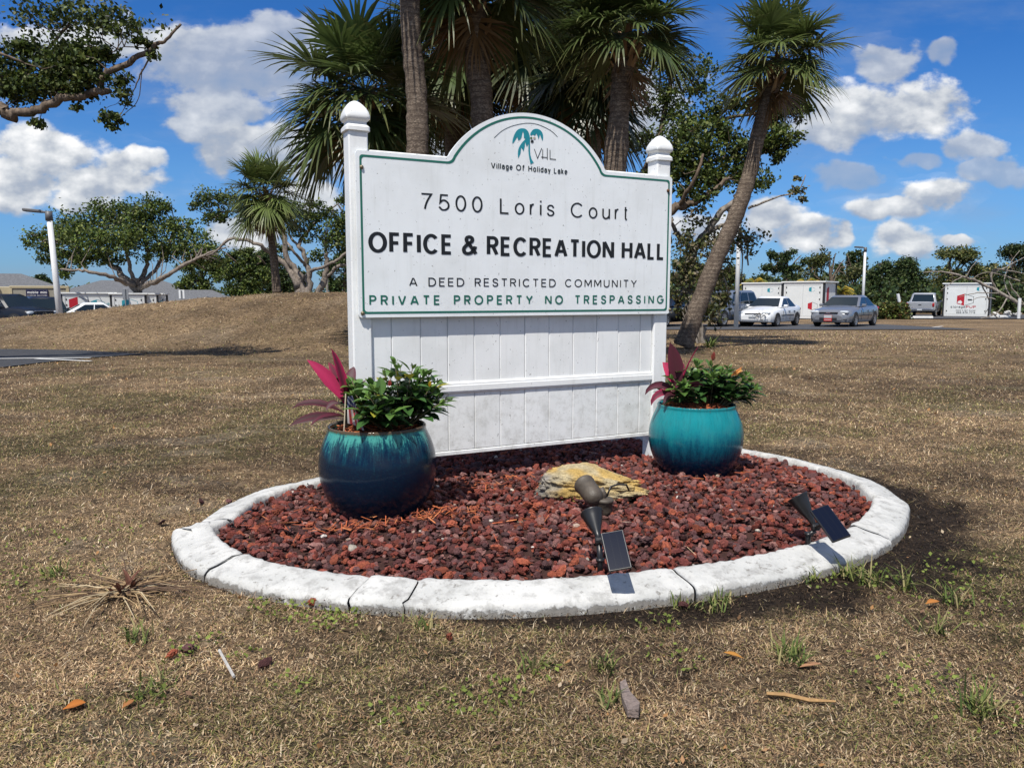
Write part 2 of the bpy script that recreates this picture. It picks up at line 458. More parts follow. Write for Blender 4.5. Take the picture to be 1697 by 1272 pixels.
def leaf_quads(c, size, nrm_bias=0.0, elong=1.7, rg=None, up=None):
    rg = rg or rng; n = len(c); size = np.full(n, size) if np.isscalar(size) else size
    a = nrm(rg.normal(size=(n, 3)) + (0 if up is None else np.asarray(up)))
    b_ = nrm(np.cross(a, nrm(rg.normal(size=(n, 3)) + np.array((0, 0, nrm_bias)))))
    l = (size * elong * .5)[:, None]; w = (size * .5)[:, None]
    m = c + a * l * .15
    v = np.stack([c - a * l, m - b_ * w, c + a * l, m + b_ * w], 1).reshape(-1, 3)
    return v, [np.arange(n)[:, None] * 4 + np.arange(4)]
# --- grass: real blades, dense near the camera
def blades(x, y, z, L, W, az, tilt, col, dark=.55):
    n = len(x); h = np.stack([np.cos(az), np.sin(az), np.zeros(n)], 1); s = np.stack([-h[:, 1], h[:, 0], np.zeros(n)], 1)
    up = np.array((0, 0, 1.)); p0 = np.stack([x, y, z], 1)
    t1 = tilt; t2 = tilt - rng.random(n) * .9
    d1 = h * np.cos(t1)[:, None] + up * np.sin(t1)[:, None]; d2 = h * np.cos(t2)[:, None] + up * np.sin(t2)[:, None]
    p1 = p0 + d1 * (L * .5)[:, None]; p2 = p1 + d2 * (L * .5)[:, None]; w = (W * .5)[:, None]
    v = np.stack([p0 - s * w, p0 + s * w, p1 - s * w * .9, p1 + s * w * .9, p2], 1).reshape(-1, 3)
    k = np.arange(n)[:, None] * 5
    return v, [k + np.array([0, 1, 3, 2]), k + np.array([2, 3, 4])], np.repeat(col, 5, 0)

def lawn(n, y0, y1, pw, Ls, Ws, seed):
    global rng
    u = rng.random(n); q = 1 - pw; y = (y0 ** q + u * (y1 ** q - y0 ** q)) ** (1 / q)
    x = (rng.random(n) - .5) * 2 * (y * .80 + 1.7)
    keep = (bed_frac(x, y) > 1.004) & ~in_poly(x, y, PATH)
    keep &= rng.random(n) > np.clip(soil_mask(x, y) * .90, 0, 1)
    keep &= rng.random(n) > np.clip(sand_mask(x, y) * .75, 0, .85)
    keep &= rng.random(n) < .62 + .8 * fbm(x * 2.2, y * 2.2, 31)
    x = x[keep]; y = y[keep]; n = len(x)
    z = hz(x, y) + (fbm(x * 3.0, y * 3.0, 11) - .5) * .035 * sstep(40, 8, y) - .003
    sc = np.maximum(1, (y / 3.0)) ** .55
    L = Ls * sc * (.5 + rng.random(n)); W = Ws * sc * (.6 + .8 * rng.random(n))
    base = ground_cols(x, y)
    pal = np.array([(.66, .50, .30), (.50, .36, .20), (.37, .25, .14), (.20, .13, .078), (.74, .63, .44), (.10, .070, .048), (.36, .32, .115), (.17, .21, .055)])
    gp = sstep(.47, .66, fbm(x * 1.1 + 9, y * 1.3, 8)) * sstep(24, 7, y)
    P = np.stack([.15 + 0 * gp, .25 + 0 * gp, .22 + 0 * gp, .18 + 0 * gp, .05 + 0 * gp, .10 + 0 * gp, .11 + .34 * gp, .02 + .13 * gp], 1); P = P / P.sum(1, keepdims=True)
    c = pal[(rng.random(n)[:, None] > np.cumsum(P, 1)).sum(1).clip(0, 7)]
    c = c * (.7 + .6 * rng.random(n))[:, None]
    bl = base.mean(1) / .13
    c = c * np.clip(.55 + .45 * bl, .3, 1.3)[:, None] * (1 - .22 * sstep(6, 16, y))[:, None]
    c = c * (np.clip(.55 + .95 * (fbm(x * 1.3, y * 1.5, 61) * .55 + fbm(x * 4.5, y * 5, 63) * .45), .55, 1.5) * np.array((.90, .88, .89))[:, None]).T
    tilt = np.abs(rng.normal(.08, .34, n)).clip(.02, 1.4)
    return blades(x, y, z, L, W, rng.random(n) * 6.283, tilt, c)
b = MB()
for a in [(900000, 1.1, 9, 1.7, .029, .0021, 1), (170000, 6, 24, 1.6, .024, .0036, 2), (3500, 1.6, 8, 1.2, .060, .0022, 3), (60000, 15, 30, .6, .030, .0060, 4)]:
    b.add(*lawn(*a))
GRASS_M = material('grass blades', attr=True, rough=.8, spec=.25, trans=.25)
# matted thatch: short flecks lying flat between the blades
n = 350000; u = rng.random(n); y = (1.1 ** -.7 + u * (13 ** -.7 - 1.1 ** -.7)) ** (1 / -.7); x = (rng.random(n) - .5) * 2 * (y * .80 + 1.6); kp = (bed_frac(x, y) > 1.003) & ~in_poly(x, y, PATH) & (rng.random(n) > sand_mask(x, y) * .6); x, y = x[kp], y[kp]; n = len(x)
vf, ff = leaf_quads(np.stack([x, y, hz(x, y) + (fbm(x * 3.0, y * 3.0, 11) - .5) * .035 * sstep(40, 8, y) + .004 + .006 * rng.random(n)], 1), (.0030 * np.maximum(1, y / 3.2) ** .8) * (.5 + rng.random(n)), 6.0, 4.2)
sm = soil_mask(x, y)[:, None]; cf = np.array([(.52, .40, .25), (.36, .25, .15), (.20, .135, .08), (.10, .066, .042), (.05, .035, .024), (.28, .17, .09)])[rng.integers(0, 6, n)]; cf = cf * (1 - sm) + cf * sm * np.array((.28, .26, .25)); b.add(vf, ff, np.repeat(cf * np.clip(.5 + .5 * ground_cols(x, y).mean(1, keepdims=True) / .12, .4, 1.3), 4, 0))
tag(b.build('grass', GRASS_M), kind='stuff')

# --- low green weeds (clover leaves) spread through the lawn
b = MB(); cs = []; 
for px, py, r, n in [(455, 1005, .10, 60), (520, 1020, .16, 130), (560, 1035, .10, 60), (310, 1075, .07, 30), (300, 1095, .05, 20), (405, 1090, .05, 18), (360, 1065, .04, 14), (480, 1140, .06, 20), (800, 1160, .12, 60), (840, 1150, .08, 30),
        (905, 1120, .06, 22), (1090, 1040, .08, 34), (1380, 965, .16, 90), (1440, 955, .10, 40), (1590, 990, .3, 120), (1660, 960, .3, 110), (60, 970, .25, 120), (30, 955, .2, 80), (650, 1190, .08, 30), (1120, 1095, .10, 30), (250, 1165, .06, 20),
        (430, 850, .2, 60), (120, 890, .3, 90), (1600, 1160, .2, 80), (1500, 1130, .2, 50), (740, 1170, .08, 26)]:
    g = gnd(px, py); rr = np.sqrt(rng.random(n)) * r; aa = rng.random(n) * 6.283
    cs.append(np.stack([g[0] + rr * np.cos(aa), g[1] + rr * np.sin(aa), .012 + rng.random(n) * .016], 1))
cs = np.vstack(cs); cs = cs[bed_frac(cs[:, 0], cs[:, 1]) > 1.01]
v, f = leaf_quads(cs, .012 * (.7 + .6 * rng.random(len(cs))), 3.0, 1.25)
b.add(v, f, np.repeat(np.array((.17, .21, .045)) * (.6 + .8 * rng.random((len(cs), 1))), 4, 0))
tag(b.build('clover_weeds', GRASS_M), kind='stuff')
b = MB()
for px, py, n, L in [(1408, 955, 46, .09), (1447, 968, 40, .10), (1500, 975, 26, .10), (1550, 1050, 26, .09), (225, 1060, 26, .09), (263, 1133, 22, .06), (245, 1160, 20, .06), (1305, 1090, 60, .07), (1310, 1100, 50, .07), (1180, 1010, 30, .06), (1340, 960, 30, .06),
        (880, 1110, 30, .07), (1130, 1002, 24, .05), (1200, 995, 40, .05), (90, 955, 50, .06), (1000, 1110, 40, .06), (700, 1040, 40, .05), (1585, 1000, 30, .09), (1620, 1180, 60, .08), (410, 905, 20, .06), (1010, 1165, 26, .06)]:
    g = gnd(px, py); x = g[0] + rng.normal(0, .022, n); y = g[1] + rng.normal(0, .022, n)
    c = np.array([(.11, .15, .038), (.17, .19, .055), (.075, .11, .03), (.33, .28, .13)])[rng.integers(0, 4, n)]
    b.add(*blades(x, y, np.full(n, -.002), L * (.5 + rng.random(n)), .004 + .003 * rng.random(n), rng.random(n) * 6.28, .5 + .9 * rng.random(n), c))
tag(b.build('green_grass_tufts', GRASS_M), kind='stuff')
# --- litter: dry leaf scraps and crumbs all over the lawn
n = 3600; y = 1.2 * (14 / 1.2) ** rng.random(n); x = (rng.random(n) - .5) * 2 * (y * .8 + 1.6); k = (bed_frac(x, y) > 1.01) & ~in_poly(x, y, PATH); x, y = x[k], y[k]; n = len(x)
c = np.stack([x, y, hz(x, y) + .014], 1)
v, f = leaf_quads(c, (.0065 * np.maximum(1, y / 3.5) ** .8) * (.5 + rng.random(n) ** 2 * 1.8), 3.0, 1.7)
b = MB(); b.add(v, f, np.repeat(np.array([(.50, .38, .24), (.38, .20, .08), (.48, .38, .26), (.22, .13, .08), (.42, .24, .12)])[rng.integers(0, 5, n)], 4, 0))
tag(b.build('leaf_litter', GRASS_M), kind='stuff')

# asphalt path on the left, its markings; car parks right, left
ASPH = material('asphalt', (.055, .056, .060), .85, var=.35, vscale=30, bump=.3, bscale=300)
WHITE_LINE = material('road paint', (.62, .62, .60), .8, var=.25, vscale=20)
def sheet(name, P, mat, dz, kind='structure', sub=None):
    b = MB(); P = np.asarray(P, float)
    b.add(np.column_stack([P, hz(P[:, 0], P[:, 1]) + dz]), [[list(range(len(P)))]]); return tag(b.build(name, mat), kind=kind)
def strip(name, x0, x1, y0, y1, mat, dz, n=60, tilt=0, ny=6):
    b = MB(); xs = np.linspace(x0, x1, n); vs = []
    ts = np.linspace(0, 1, ny)
    for t_ in ts:
        yy = (y0 + (y1 - y0) * t_) + tilt * (xs - x0) + .12 * (fbm(xs * .7, xs * 0 + t_ * 3, 77) - .5)
        vs.append(np.column_stack([xs, yy, hz(xs, yy) + dz]))
    i = np.arange(ny - 1)[:, None] * n; j = np.arange(n - 1)[None]
    b.add(np.vstack(vs), [np.stack([i + j, i + j + 1, i + n + j + 1, i + n + j], -1).reshape(-1, 4)])
    return tag(b.build(name, mat), kind='structure')
sheet('path', PATH, material('shade-darkened asphalt', (.036, .037, .040), .9, var=.4, vscale=6, bump=.3, bscale=200), .012)  # tree shade over the path is put into its darker asphalt colour
def quad_line(name, pa, pb, w, dz):
    a = np.array(pa[:2]); c = np.array(pb[:2]); t = nrm(c - a); s = np.array((-t[1], t[0])) * w / 2
    return sheet(name, [a - s, c - s, c + s, a + s], WHITE_LINE, dz)
quad_line('path_marking', gnd(-60, 594), gnd(150, 592), .12, .017)
quad_line('path_marking', gnd(60, 593.5), gnd(150, 598), .10, .0172)
strip('parking_lane', 5.5, 19.4, 31.8, 40.5, ASPH, .03)
strip('parking_lot', 17, 60, 50.5, 66, ASPH, .05)
strip('car_park', -70, -7.5, 30.2, 40, ASPH, .03)
quad_line('lane_marking', on_ground(1546, 544), on_ground(1562, 542.2), .14, .05)

# ------------------------------------------------------------------ concrete edging of the bed
def curb_material():
    m = bpy.data.materials.new('painted concrete'); m.use_nodes = True; t = NT(m.node_tree); p = t.n['Principled BSDF']; p.inputs['Roughness'].default_value = .85
    tc = t.new('ShaderNodeTexCoord'); O = tc.outputs['Object']; geo = t.new('ShaderNodeNewGeometry')
    sp = t.new('ShaderNodeSeparateXYZ'); t.l.new(geo.outputs['Position'], sp.inputs[0])
    chips = t.noise(O, 34, 8, .68); big = t.noise(O, 5, 5, .6)
    low = t.maprange(sp.outputs[2], .034, .004, 0, .24)          # paint worn off towards the foot
    k = t.math('ADD', t.math('ADD', t.math('MULTIPLY', chips, .9), t.math('MULTIPLY', big, .22)), low)
    worn = t.maprange(k, .62, .76)
    paint = t.mix(t.maprange(big, .35, .65), (.54, .535, .51, 1), (.44, .44, .42, 1))
    paint = t.mix(t.maprange(t.noise(O, 13, 7, .7), .48, .66, 0, .75), paint, (.28, .275, .26, 1))
    conc = t.mix(t.noise(O, 60, 5, .7), (.10, .095, .085, 1), (.30, .28, .25, 1))
    t.put(p.inputs['Base Color'], t.mix(worn, paint, conc))
    bn = t.new('ShaderNodeBump'); bn.inputs['Strength'].default_value = .5; bn.inputs['Distance'].default_value = .012
    t.put(bn.inputs['Height'], t.math('SUBTRACT', chips, t.math('MULTIPLY', worn, .4))); t.put(p.inputs['Normal'], bn.outputs[0]); return m
CURB_M = curb_material()
curb = thing('concrete_edging', (BC[0], BC[1], 0), 'white painted oval concrete edging around the red rock bed, cracked and worn', 'edging')
N = len(OUT)
def near_idx(px, py): g = gnd(px, py)[:2]; return int(np.argmin(np.linalg.norm(OUT - g, axis=1)))
cuts = sorted([near_idx(580, 1008), near_idx(680, 1018), near_idx(1158, 993), near_idx(1470, 905), near_idx(1400, 790) , near_idx(310, 880), near_idx(345, 962), near_idx(450, 802)])
# profile across: distance from the outer foot, height
PROF = np.array([(0.0, -.06), (.002, .022), (.010, .038), (.026, .047), (.06, .053), (.10, .060), (.145, .070), (.175, .074), (.19, .070), (.2, .052), (.2, -.06)]) * np.array((.875, 1.0))
for a, c in zip(cuts, cuts[1:] + [cuts[0] + N]):
    pts = []
    fine = np.linspace(a + .06, c - .06, max(3, (c - a) * 3))
    rs = np.random.default_rng(a); dzs = rs.normal(0, .004); din = rs.normal(0, .006)
    for qi, q in enumerate(fine):
        i0 = int(math.floor(q)) % N; t_ = q - math.floor(q); P = OUT[i0] * (1 - t_) + OUT[(i0 + 1) % N] * t_; nn = NIN[i0] * (1 - t_) + NIN[(i0 + 1) % N] * t_
        e = min(1, min(q - a, c - q) / .9); w = .5 * (vnoise(q * 1.7, 3.3, 9) - .5) * .012
        row = []
        for k, (d, h) in enumerate(PROF):
            wob = (vnoise(q * 2.3, k * 1.9, 4) - .5) * .010 + (vnoise(q * .45, k * .7, 14) - .5) * .014
            jq = (vnoise(k * .9, (a if qi < len(fine) / 2 else c % N) * 1.3, 6) - .5) * .9 * (1 - e); i1 = int(math.floor(q + jq)) % N; t1 = q + jq - math.floor(q + jq)
            P = OUT[i1] * (1 - t1) + OUT[(i1 + 1) % N] * t1
            pp = P + nn * (d + din + wob * .5); row.append((pp[0], pp[1], h * (1 - .12 * (1 - e)) + (dzs + wob * .6 if h > 0 else 0)))
        pts.append(row)
    pts = np.array(pts); n_, k_ = pts.shape[:2]
    b = MB(); i = np.arange(n_ - 1)[:, None] * k_; j = np.arange(k_ - 1)[None]
    b.add(pts.reshape(-1, 3), [np.stack([i + j, i + k_ + j, i + k_ + j + 1, i + j + 1], -1).reshape(-1, 4), [list(range(k_))[::-1]], [[(n_ - 1) * k_ + q for q in range(k_)]]])
    b.build('edging_segment', CURB_M, curb, smooth=True)

# ------------------------------------------------------------------ lava rock
ph = (1 + 5 ** .5) / 2
ICO_V = nrm(np.array([(-1, ph, 0), (1, ph, 0), (-1, -ph, 0), (1, -ph, 0), (0, -1, ph), (0, 1, ph), (0, -1, -ph), (0, 1, -ph), (ph, 0, -1), (ph, 0, 1), (-ph, 0, -1), (-ph, 0, 1)]))
ICO_F = np.array([(0, 11, 5), (0, 5, 1), (0, 1, 7), (0, 7, 10), (0, 10, 11), (1, 5, 9), (5, 11, 4), (11, 10, 2), (10, 7, 6), (7, 1, 8), (3, 9, 4), (3, 4, 2), (3, 2, 6), (3, 6, 8), (3, 8, 9), (4, 9, 5), (2, 4, 11), (6, 2, 10), (8, 6, 7), (9, 8, 1)])
def ico(sub):
    V, F = list(map(tuple, ICO_V)), ICO_F
    for _ in range(sub):
        mid = {}; NF = []
        def m(a, c):
            k = (min(a, c), max(a, c))
            if k not in mid: V.append(tuple(nrm(np.array(V[a]) + np.array(V[c])))); mid[k] = len(V) - 1
            return mid[k]
        for a, c, d in F: x, y, z = m(a, c), m(c, d), m(d, a); NF += [(a, x, z), (c, y, x), (d, z, y), (x, y, z)]
        F = np.array(NF)
    return np.array(V), np.array(F)
IV1, IF1 = ico(1); IV2, IF2 = ico(2); IV4, IF4 = ico(5)

def rockset(b, c, size, sub, pal, rg, flat=.7):
    V, F = (IV1, IF1) if sub == 1 else (IV2, IF2)
    n = len(c)
    q = nrm(rg.normal(size=(n, 4))); w, x, y, z = q.T
    R = np.stack([np.stack([1 - 2 * (y * y + z * z), 2 * (x * y - z * w), 2 * (x * z + y * w)], 1), np.stack([2 * (x * y + z * w), 1 - 2 * (x * x + z * z), 2 * (y * z - x * w)], 1), np.stack([2 * (x * z - y * w), 2 * (y * z + x * w), 1 - 2 * (x * x + y * y)], 1)], 1)
    S = np.stack([.75 + .6 * rg.random(n), .7 + .4 * rg.random(n), flat * (.55 + .5 * rg.random(n))], 1)
    r = 1 + (rg.random((n, len(V))) - .5) * .42
    # two or three cut facets give broken faces
    v = V[None] * r[..., None]
    for k in range(4):
        d = nrm(rg.normal(size=(n, 3))); h = .55 + .35 * rg.random(n); pr = np.einsum('nvk,nk->nv', v, d); ex = np.maximum(pr - h[:, None], 0)
        v = v - ex[..., None] * d[:, None] * .9
    v = v * S[:, None]
    v = np.einsum('nij,nvj->nvi', R, v) * (size * .5)[:, None, None]
    v[..., 2] *= .8
    v = v + c[:, None]
    pal = np.asarray(pal); col = pal[rg.integers(0, len(pal), n)] * (.65 + .7 * rg.random((n, 1)))
    col = np.repeat(col[:, None], len(V), 1) * (.82 + .36 * rg.random((n, len(V), 1)))
    f = (F[None] + (np.arange(n) * len(V))[:, None, None]).reshape(-1, 3)
    b.add(v.reshape(-1, 3), [f], col.reshape(-1, 3))

def lava_material():
    m = material('lava rock', attr=True, rough=.9, spec=.3); t = NT(m.node_tree); p = t.n['Principled BSDF']
    tc = t.new('ShaderNodeTexCoord'); n = t.noise(tc.outputs['Object'], 110, 6, .7); n2 = t.noise(tc.outputs['Object'], 420, 3, .6)
    bn = t.new('ShaderNodeBump'); bn.inputs['Strength'].default_value = .9; bn.inputs['Distance'].default_value = .006
    t.put(bn.inputs['Height'], t.math('ADD', n, t.math('MULTIPLY', n2, .5))); t.put(p.inputs['Normal'], bn.outputs[0])
    mx = t.new('ShaderNodeVectorMath', operation='SCALE'); a = [q for q in t.n if q.bl_idname == 'ShaderNodeAttribute'][0]
    t.put(mx.inputs[0], a.outputs[0]); t.put(mx.inputs['Scale'], t.maprange(n, .3, .7, .6, 1.4, False)); t.put(p.inputs['Base Color'], mx.outputs[0]); return m
LAVA_M = lava_material()
def bed_z(x, y):
    fr = bed_frac(x, y); return .028 + .042 * sstep(.95, .45, fr) + (fbm(x * 2.6, y * 2.6, 51) - .5) * .035
# the soil the rocks lie on
b = MB(); ring = INN + NIN * -.012; rr = np.linspace(0, 1, 24)
vs = [np.column_stack([BC[0] + (ring[:, 0] - BC[0]) * q, BC[1] + (ring[:, 1] - BC[1]) * q]) for q in rr[1:]]
vv = np.vstack([BC[None]] + vs); vv = np.column_stack([vv, bed_z(vv[:, 0], vv[:, 1]) - .012]); n_ = len(ring)
i = 1 + np.arange(len(rr) - 2)[:, None] * n_; j = np.arange(n_)[None]; j2 = (j + 1) % n_
b.add(vv, [np.stack([i + j, i + j2, i + n_ + j2, i + n_ + j], -1).reshape(-1, 4), np.stack([np.zeros(n_, int), 1 + np.arange(n_), 1 + (np.arange(n_) + 1) % n_], -1)])
tag(b.build('bed_soil', material('red bed soil', (.05, .016, .011), .95, var=.5, vscale=60, bump=.8, bscale=120), smooth=True), kind='structure')
PAL_L = [(.140, .034, .024), (.165, .042, .028), (.11, .028, .023), (.075, .028, .026), (.21, .056, .030), (.10, .044, .042), (.068, .034, .034), (.14, .062, .055), (.16, .046, .036), (.20, .10, .085)]
PAL_L = [tuple(q * 1.18 for q in c) for c in PAL_L]
n = 26000; rg = np.random.default_rng(5)
x = BC[0] + (rg.random(n) - .5) * 4.4; y = BC[1] + (rg.random(n) - .5) * 4.0
fr = bed_frac(x, y); rin = np.interp(np.arctan2(y - BC[1], x - BC[0]), np.sort(np.arctan2(INN[:, 1] - BC[1], INN[:, 0] - BC[0])), np.linalg.norm(INN - BC, axis=1)[np.argsort(np.arctan2(INN[:, 1] - BC[1], INN[:, 0] - BC[0]))])
k = (np.hypot(x - BC[0], y - BC[1]) < rin - .004); x, y = x[k], y[k]; n = len(x)
size = .018 + .030 * rg.random(n) ** 1.7 + .020 * (rg.random(n) < .06)
z = bed_z(x, y) - .006 + rg.random(n) * .026
b = MB(); near = y < 4.3
rockset(b, np.column_stack([x, y, z])[near], size[near], 2, PAL_L, rg); rockset(b, np.column_stack([x, y, z])[~near], size[~near] * 1.15, 1, PAL_L, rg)
# pale stray stones
kk = rg.integers(0, n, 60); rockset(b, np.column_stack([x, y, z + .016])[kk], size[kk] * .65, 1, [(.45, .40, .33), (.36, .26, .20), (.5, .45, .4)], rg)
tag(b.build('lava_rock', LAVA_M), kind='stuff')
# loose red lava stones that rolled onto the lawn
b = MB(); pp = np.array([gnd(px, py) for px, py in [(310, 1081), (441, 1106), (285, 1091), (268, 870), (333, 835), (380, 835), (745, 1062), (540, 1002), (520, 1003), (1132, 1008)]]); pp[:, 2] = .016
rockset(b, pp, np.full(len(pp), .045), 2, PAL_L[3:7], rg); tag(b.build('loose_lava_stones', LAVA_M), kind='stuff')
# orange wood chips and pine straw in the bed
def chips(b, c, L, W, rg, cols, lift=.5):
    n = len(c); az = rg.random(n) * 6.283; el = rg.normal(0, .22, n)
    d = np.stack([np.cos(az) * np.cos(el), np.sin(az) * np.cos(el), np.sin(el)], 1); s = nrm(np.stack([-d[:, 1], d[:, 0], rg.normal(0, .4, n)], 1)); u = np.cross(d, s)
    L = (L * (.5 + rg.random(n)))[:, None] / 2; W = (W * (.5 + rg.random(n)))[:, None] / 2
    v = np.stack([c - d * L - s * W * .5, c - d * L * .9 + s * W, c + d * L + s * W * .3, c + d * L * .8 - s * W, c + u * W * .6], 1).reshape(-1, 3)
    k = np.arange(n)[:, None] * 5
    b.add(v, [k + np.array([0, 1, 4]), k + np.array([1, 2, 4]), k + np.array([2, 3, 4]), k + np.array([3, 0, 4])], np.repeat(np.asarray(cols)[rg.integers(0, len(cols), n)] * (.6 + .7 * rg.random((n, 1))), 5, 0))
CHIP_COL = [(.42, .11, .035), (.36, .085, .03), (.48, .16, .055), (.30, .07, .03)]
CHIP_M = material('wood chips', attr=True, rough=.85)
b = MB()
for px, py, r, n in [(750, 855, .16, 60), (700, 865, .12, 30), (560, 880, .12, 34), (800, 812, .14, 30), (520, 850, .08, 14), (610, 875, .1, 20), (470, 870, .2, 14), (1240, 780, .2, 20), (1180, 800, .15, 14), (850, 800, .1, 10), (900, 880, .3, 14), (1300, 800, .25, 12)]:
    g = gnd(px, py, .07); c = np.column_stack([g[0] + rg.normal(0, r * .6, n), g[1] + rg.normal(0, r * .35, n), np.zeros(n)]); c[:, 2] = bed_z(c[:, 0], c[:, 1]) + .030 + .008 * rg.random(n)
    c = c[bed_frac(c[:, 0], c[:, 1]) < .9]; chips(b, c, .055, .006, rg, CHIP_COL)
n = 60; c = np.column_stack([BC[0] + rg.normal(0, .8, n), BC[1] - .5 + rg.normal(0, .6, n), np.zeros(n)]); c = c[bed_frac(c[:, 0], c[:, 1]) < .88]; c[:, 2] = bed_z(c[:, 0], c[:, 1]) + .034
chips(b, c, .05, .0022, rg, [(.5, .36, .22), (.42, .2, .1), (.55, .45, .33)])
tag(b.build('bed_wood_chips', CHIP_M), kind='stuff')

# ------------------------------------------------------------------ yellow limestone boulder
def boulder():
    v = IV4.copy(); v = np.sign(v) * np.abs(v) ** .72; n = (vn3(v, 1.7, 3) - .5) * .55 + (vn3(v, 4.5, 7) - .5) * .36 + (vn3(v, 11, 11) - .5) * .22 + (vn3(v, 26, 15) - .5) * .11
    left = sstep(-.60, -1.05, v[:, 0] + .3 * v[:, 1]); pit = (vn3(v, 18, 33) - .5) * .22 * left
    v = v * (1 + n + pit)[:, None] * np.array((.228, .15, .098)); tail = sstep(.05, .24, v[:, 0]); v[:, 2] *= 1 - .42 * tail; v[:, 2] = np.where(v[:, 2] > 0, v[:, 2] * (1 - .30 * sstep(.08, .24, v[:, 0])), v[:, 2]); v[:, 0] *= 1.0 + .28 * tail
    gr = np.clip(left * 1.25 + (vn3(v, 40, 5) - .62) * 1.2, 0, 1)[:, None]
    yel = np.array((.50, .33, .10)) * (.5 + 1.0 * vn3(v, 34, 8))[:, None]; pale = np.array((.50, .41, .24)) * (.7 + .6 * vn3(v, 50, 18))[:, None]
    m = sstep(.45, .62, vn3(v, 13, 28))[:, None]; yel = yel * (1 - m) + pale * m
    gry = np.array((.33, .30, .26)) * (.25 + 1.3 * vn3(v, 60, 9) ** 1.3)[:, None]
    g = at(972, 815, 3.92); v = v + np.array([g[0] - .03, 3.92, .115])
    b = MB(); b.add(v, [IF4], yel * (1 - gr) + gry * gr)
    o = b.build('boulder', material('limestone', attr=True, rough=.9, var=.25, vscale=70, bump=.9, bscale=130), smooth=True, org=(g[0], 3.92, .06))
    tag(o, 'rough yellow limestone boulder with pitted grey end lying on the red rocks', 'boulder')
boulder()

# ------------------------------------------------------------------ the sign
YR, YL = 4.85, 3.96
A0 = at(590, 300, YL)[:2]; A1 = at(1114, 300, YR)[:2]
TS = nrm(A1 - A0); NS = np.array((TS[1], -TS[0]))          # along the sign, and out of its front
if NS[1] > 0: NS = -NS
SR = float(np.linalg.norm(A1 - A0))
def sp(px, py, off=0.0):
    """pixel -> (s, z) on the sign's front plane, moved off metres towards the viewer"""
    rx, rz = ray(px, py); O = A0 + NS * off
    # solve x=rx*t, y=t : (O + TS s)
    M = np.array([[rx, -TS[0]], [1.0, -TS[1]]]); t_, s = np.linalg.solve(M, O)
    return np.array([s, EYE + rz * t_])
def W3(s, z, off=0.0): s = np.asarray(s, float); return np.stack(np.broadcast_arrays(A0[0] + TS[0] * s + NS[0] * np.asarray(off), A0[1] + TS[1] * s + NS[1] * np.asarray(off), z), -1)
def MS(v):   # local (s, off, z) -> world, off positive towards the viewer
    v = np.asarray(v, float); return W3(v[:, 0], v[:, 2], v[:, 1])
def sbox(b, s0, s1, o0, o1, z0, z1, bv=.006, col=None):
    # handedness: (s, -off, z)
    return b.bbox((s0, -o1, z0), (s1, -o0, z1), bv, col, M=lambda v: W3(v[:, 0], v[:, 2], -v[:, 1]))

def vinyl_material(name, base, dirt):
    m = bpy.data.materials.new(name); m.use_nodes = True; t = NT(m.node_tree); p = t.n['Principled BSDF']; p.inputs['Roughness'].default_value = .42
    O = t.new('ShaderNodeTexCoord').outputs['Object']
    n = t.noise(O, 3.2, 6, .65); sp_ = t.noise(O, 75, 3, .5); n2 = t.noise(t.vmath('MULTIPLY', O, (9, 9, 1.0)), 4, 4, .6)
    c = t.mix(t.maprange(n, .4, .75, 0, dirt), c4(base), (.55, .56, .53, 1))
    c = t.mix(t.maprange(n2, .5, .8, 0, dirt * .7), c, (.50, .51, .48, 1))
    c = t.mix(t.maprange(sp_, .69, .73, 0, .7), c, (.12, .11, .09, 1))
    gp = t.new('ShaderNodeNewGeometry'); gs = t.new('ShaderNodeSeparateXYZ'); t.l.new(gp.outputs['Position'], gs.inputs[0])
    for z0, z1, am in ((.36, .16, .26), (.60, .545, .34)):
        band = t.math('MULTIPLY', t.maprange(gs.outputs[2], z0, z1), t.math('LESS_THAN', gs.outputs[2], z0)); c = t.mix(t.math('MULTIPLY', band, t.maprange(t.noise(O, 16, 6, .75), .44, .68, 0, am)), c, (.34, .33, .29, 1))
    t.put(p.inputs['Base Color'], c)
    bn = t.new('ShaderNodeBump'); bn.inputs['Strength'].default_value = .12; bn.inputs['Distance'].default_value = .02; t.put(bn.inputs['Height'], n); t.put(p.inputs['Normal'], bn.outputs[0])
    return m
VINYL = vinyl_material('white vinyl', (.82, .83, .82), .35); BOARD_M = vinyl_material('sign face', (.80, .83, .84), .30)
GREEN = material('green vinyl letters', (.012, .135, .095), .45, var=.12, vscale=9); BLACK = material('black vinyl letters', (.008, .009, .010), .4)
TEAL = material('teal vinyl', (.012, .24, .30), .45, var=.15, vscale=30); BRASS = material('weathered bolt', (.20, .17, .11), .5, metal=.7); RUST = material('rusty bolt', (.12, .06, .03), .7, metal=.3)
sign = thing('community_sign', (*((A0 + A1) / 2), 0), 'large white vinyl sign on two capped posts reading office and recreation hall', 'sign')
BT = .018                                                   # board thickness; off=0 is the board's face
z_bot = sp(592, 526)[1]; z_sh = sp(592, 250)[1]; zc = .5 * (z_sh + sp(1113, 292.5)[1]); z_sh = zc
z_bot = .5 * (z_bot + sp(1113, 520)[1])
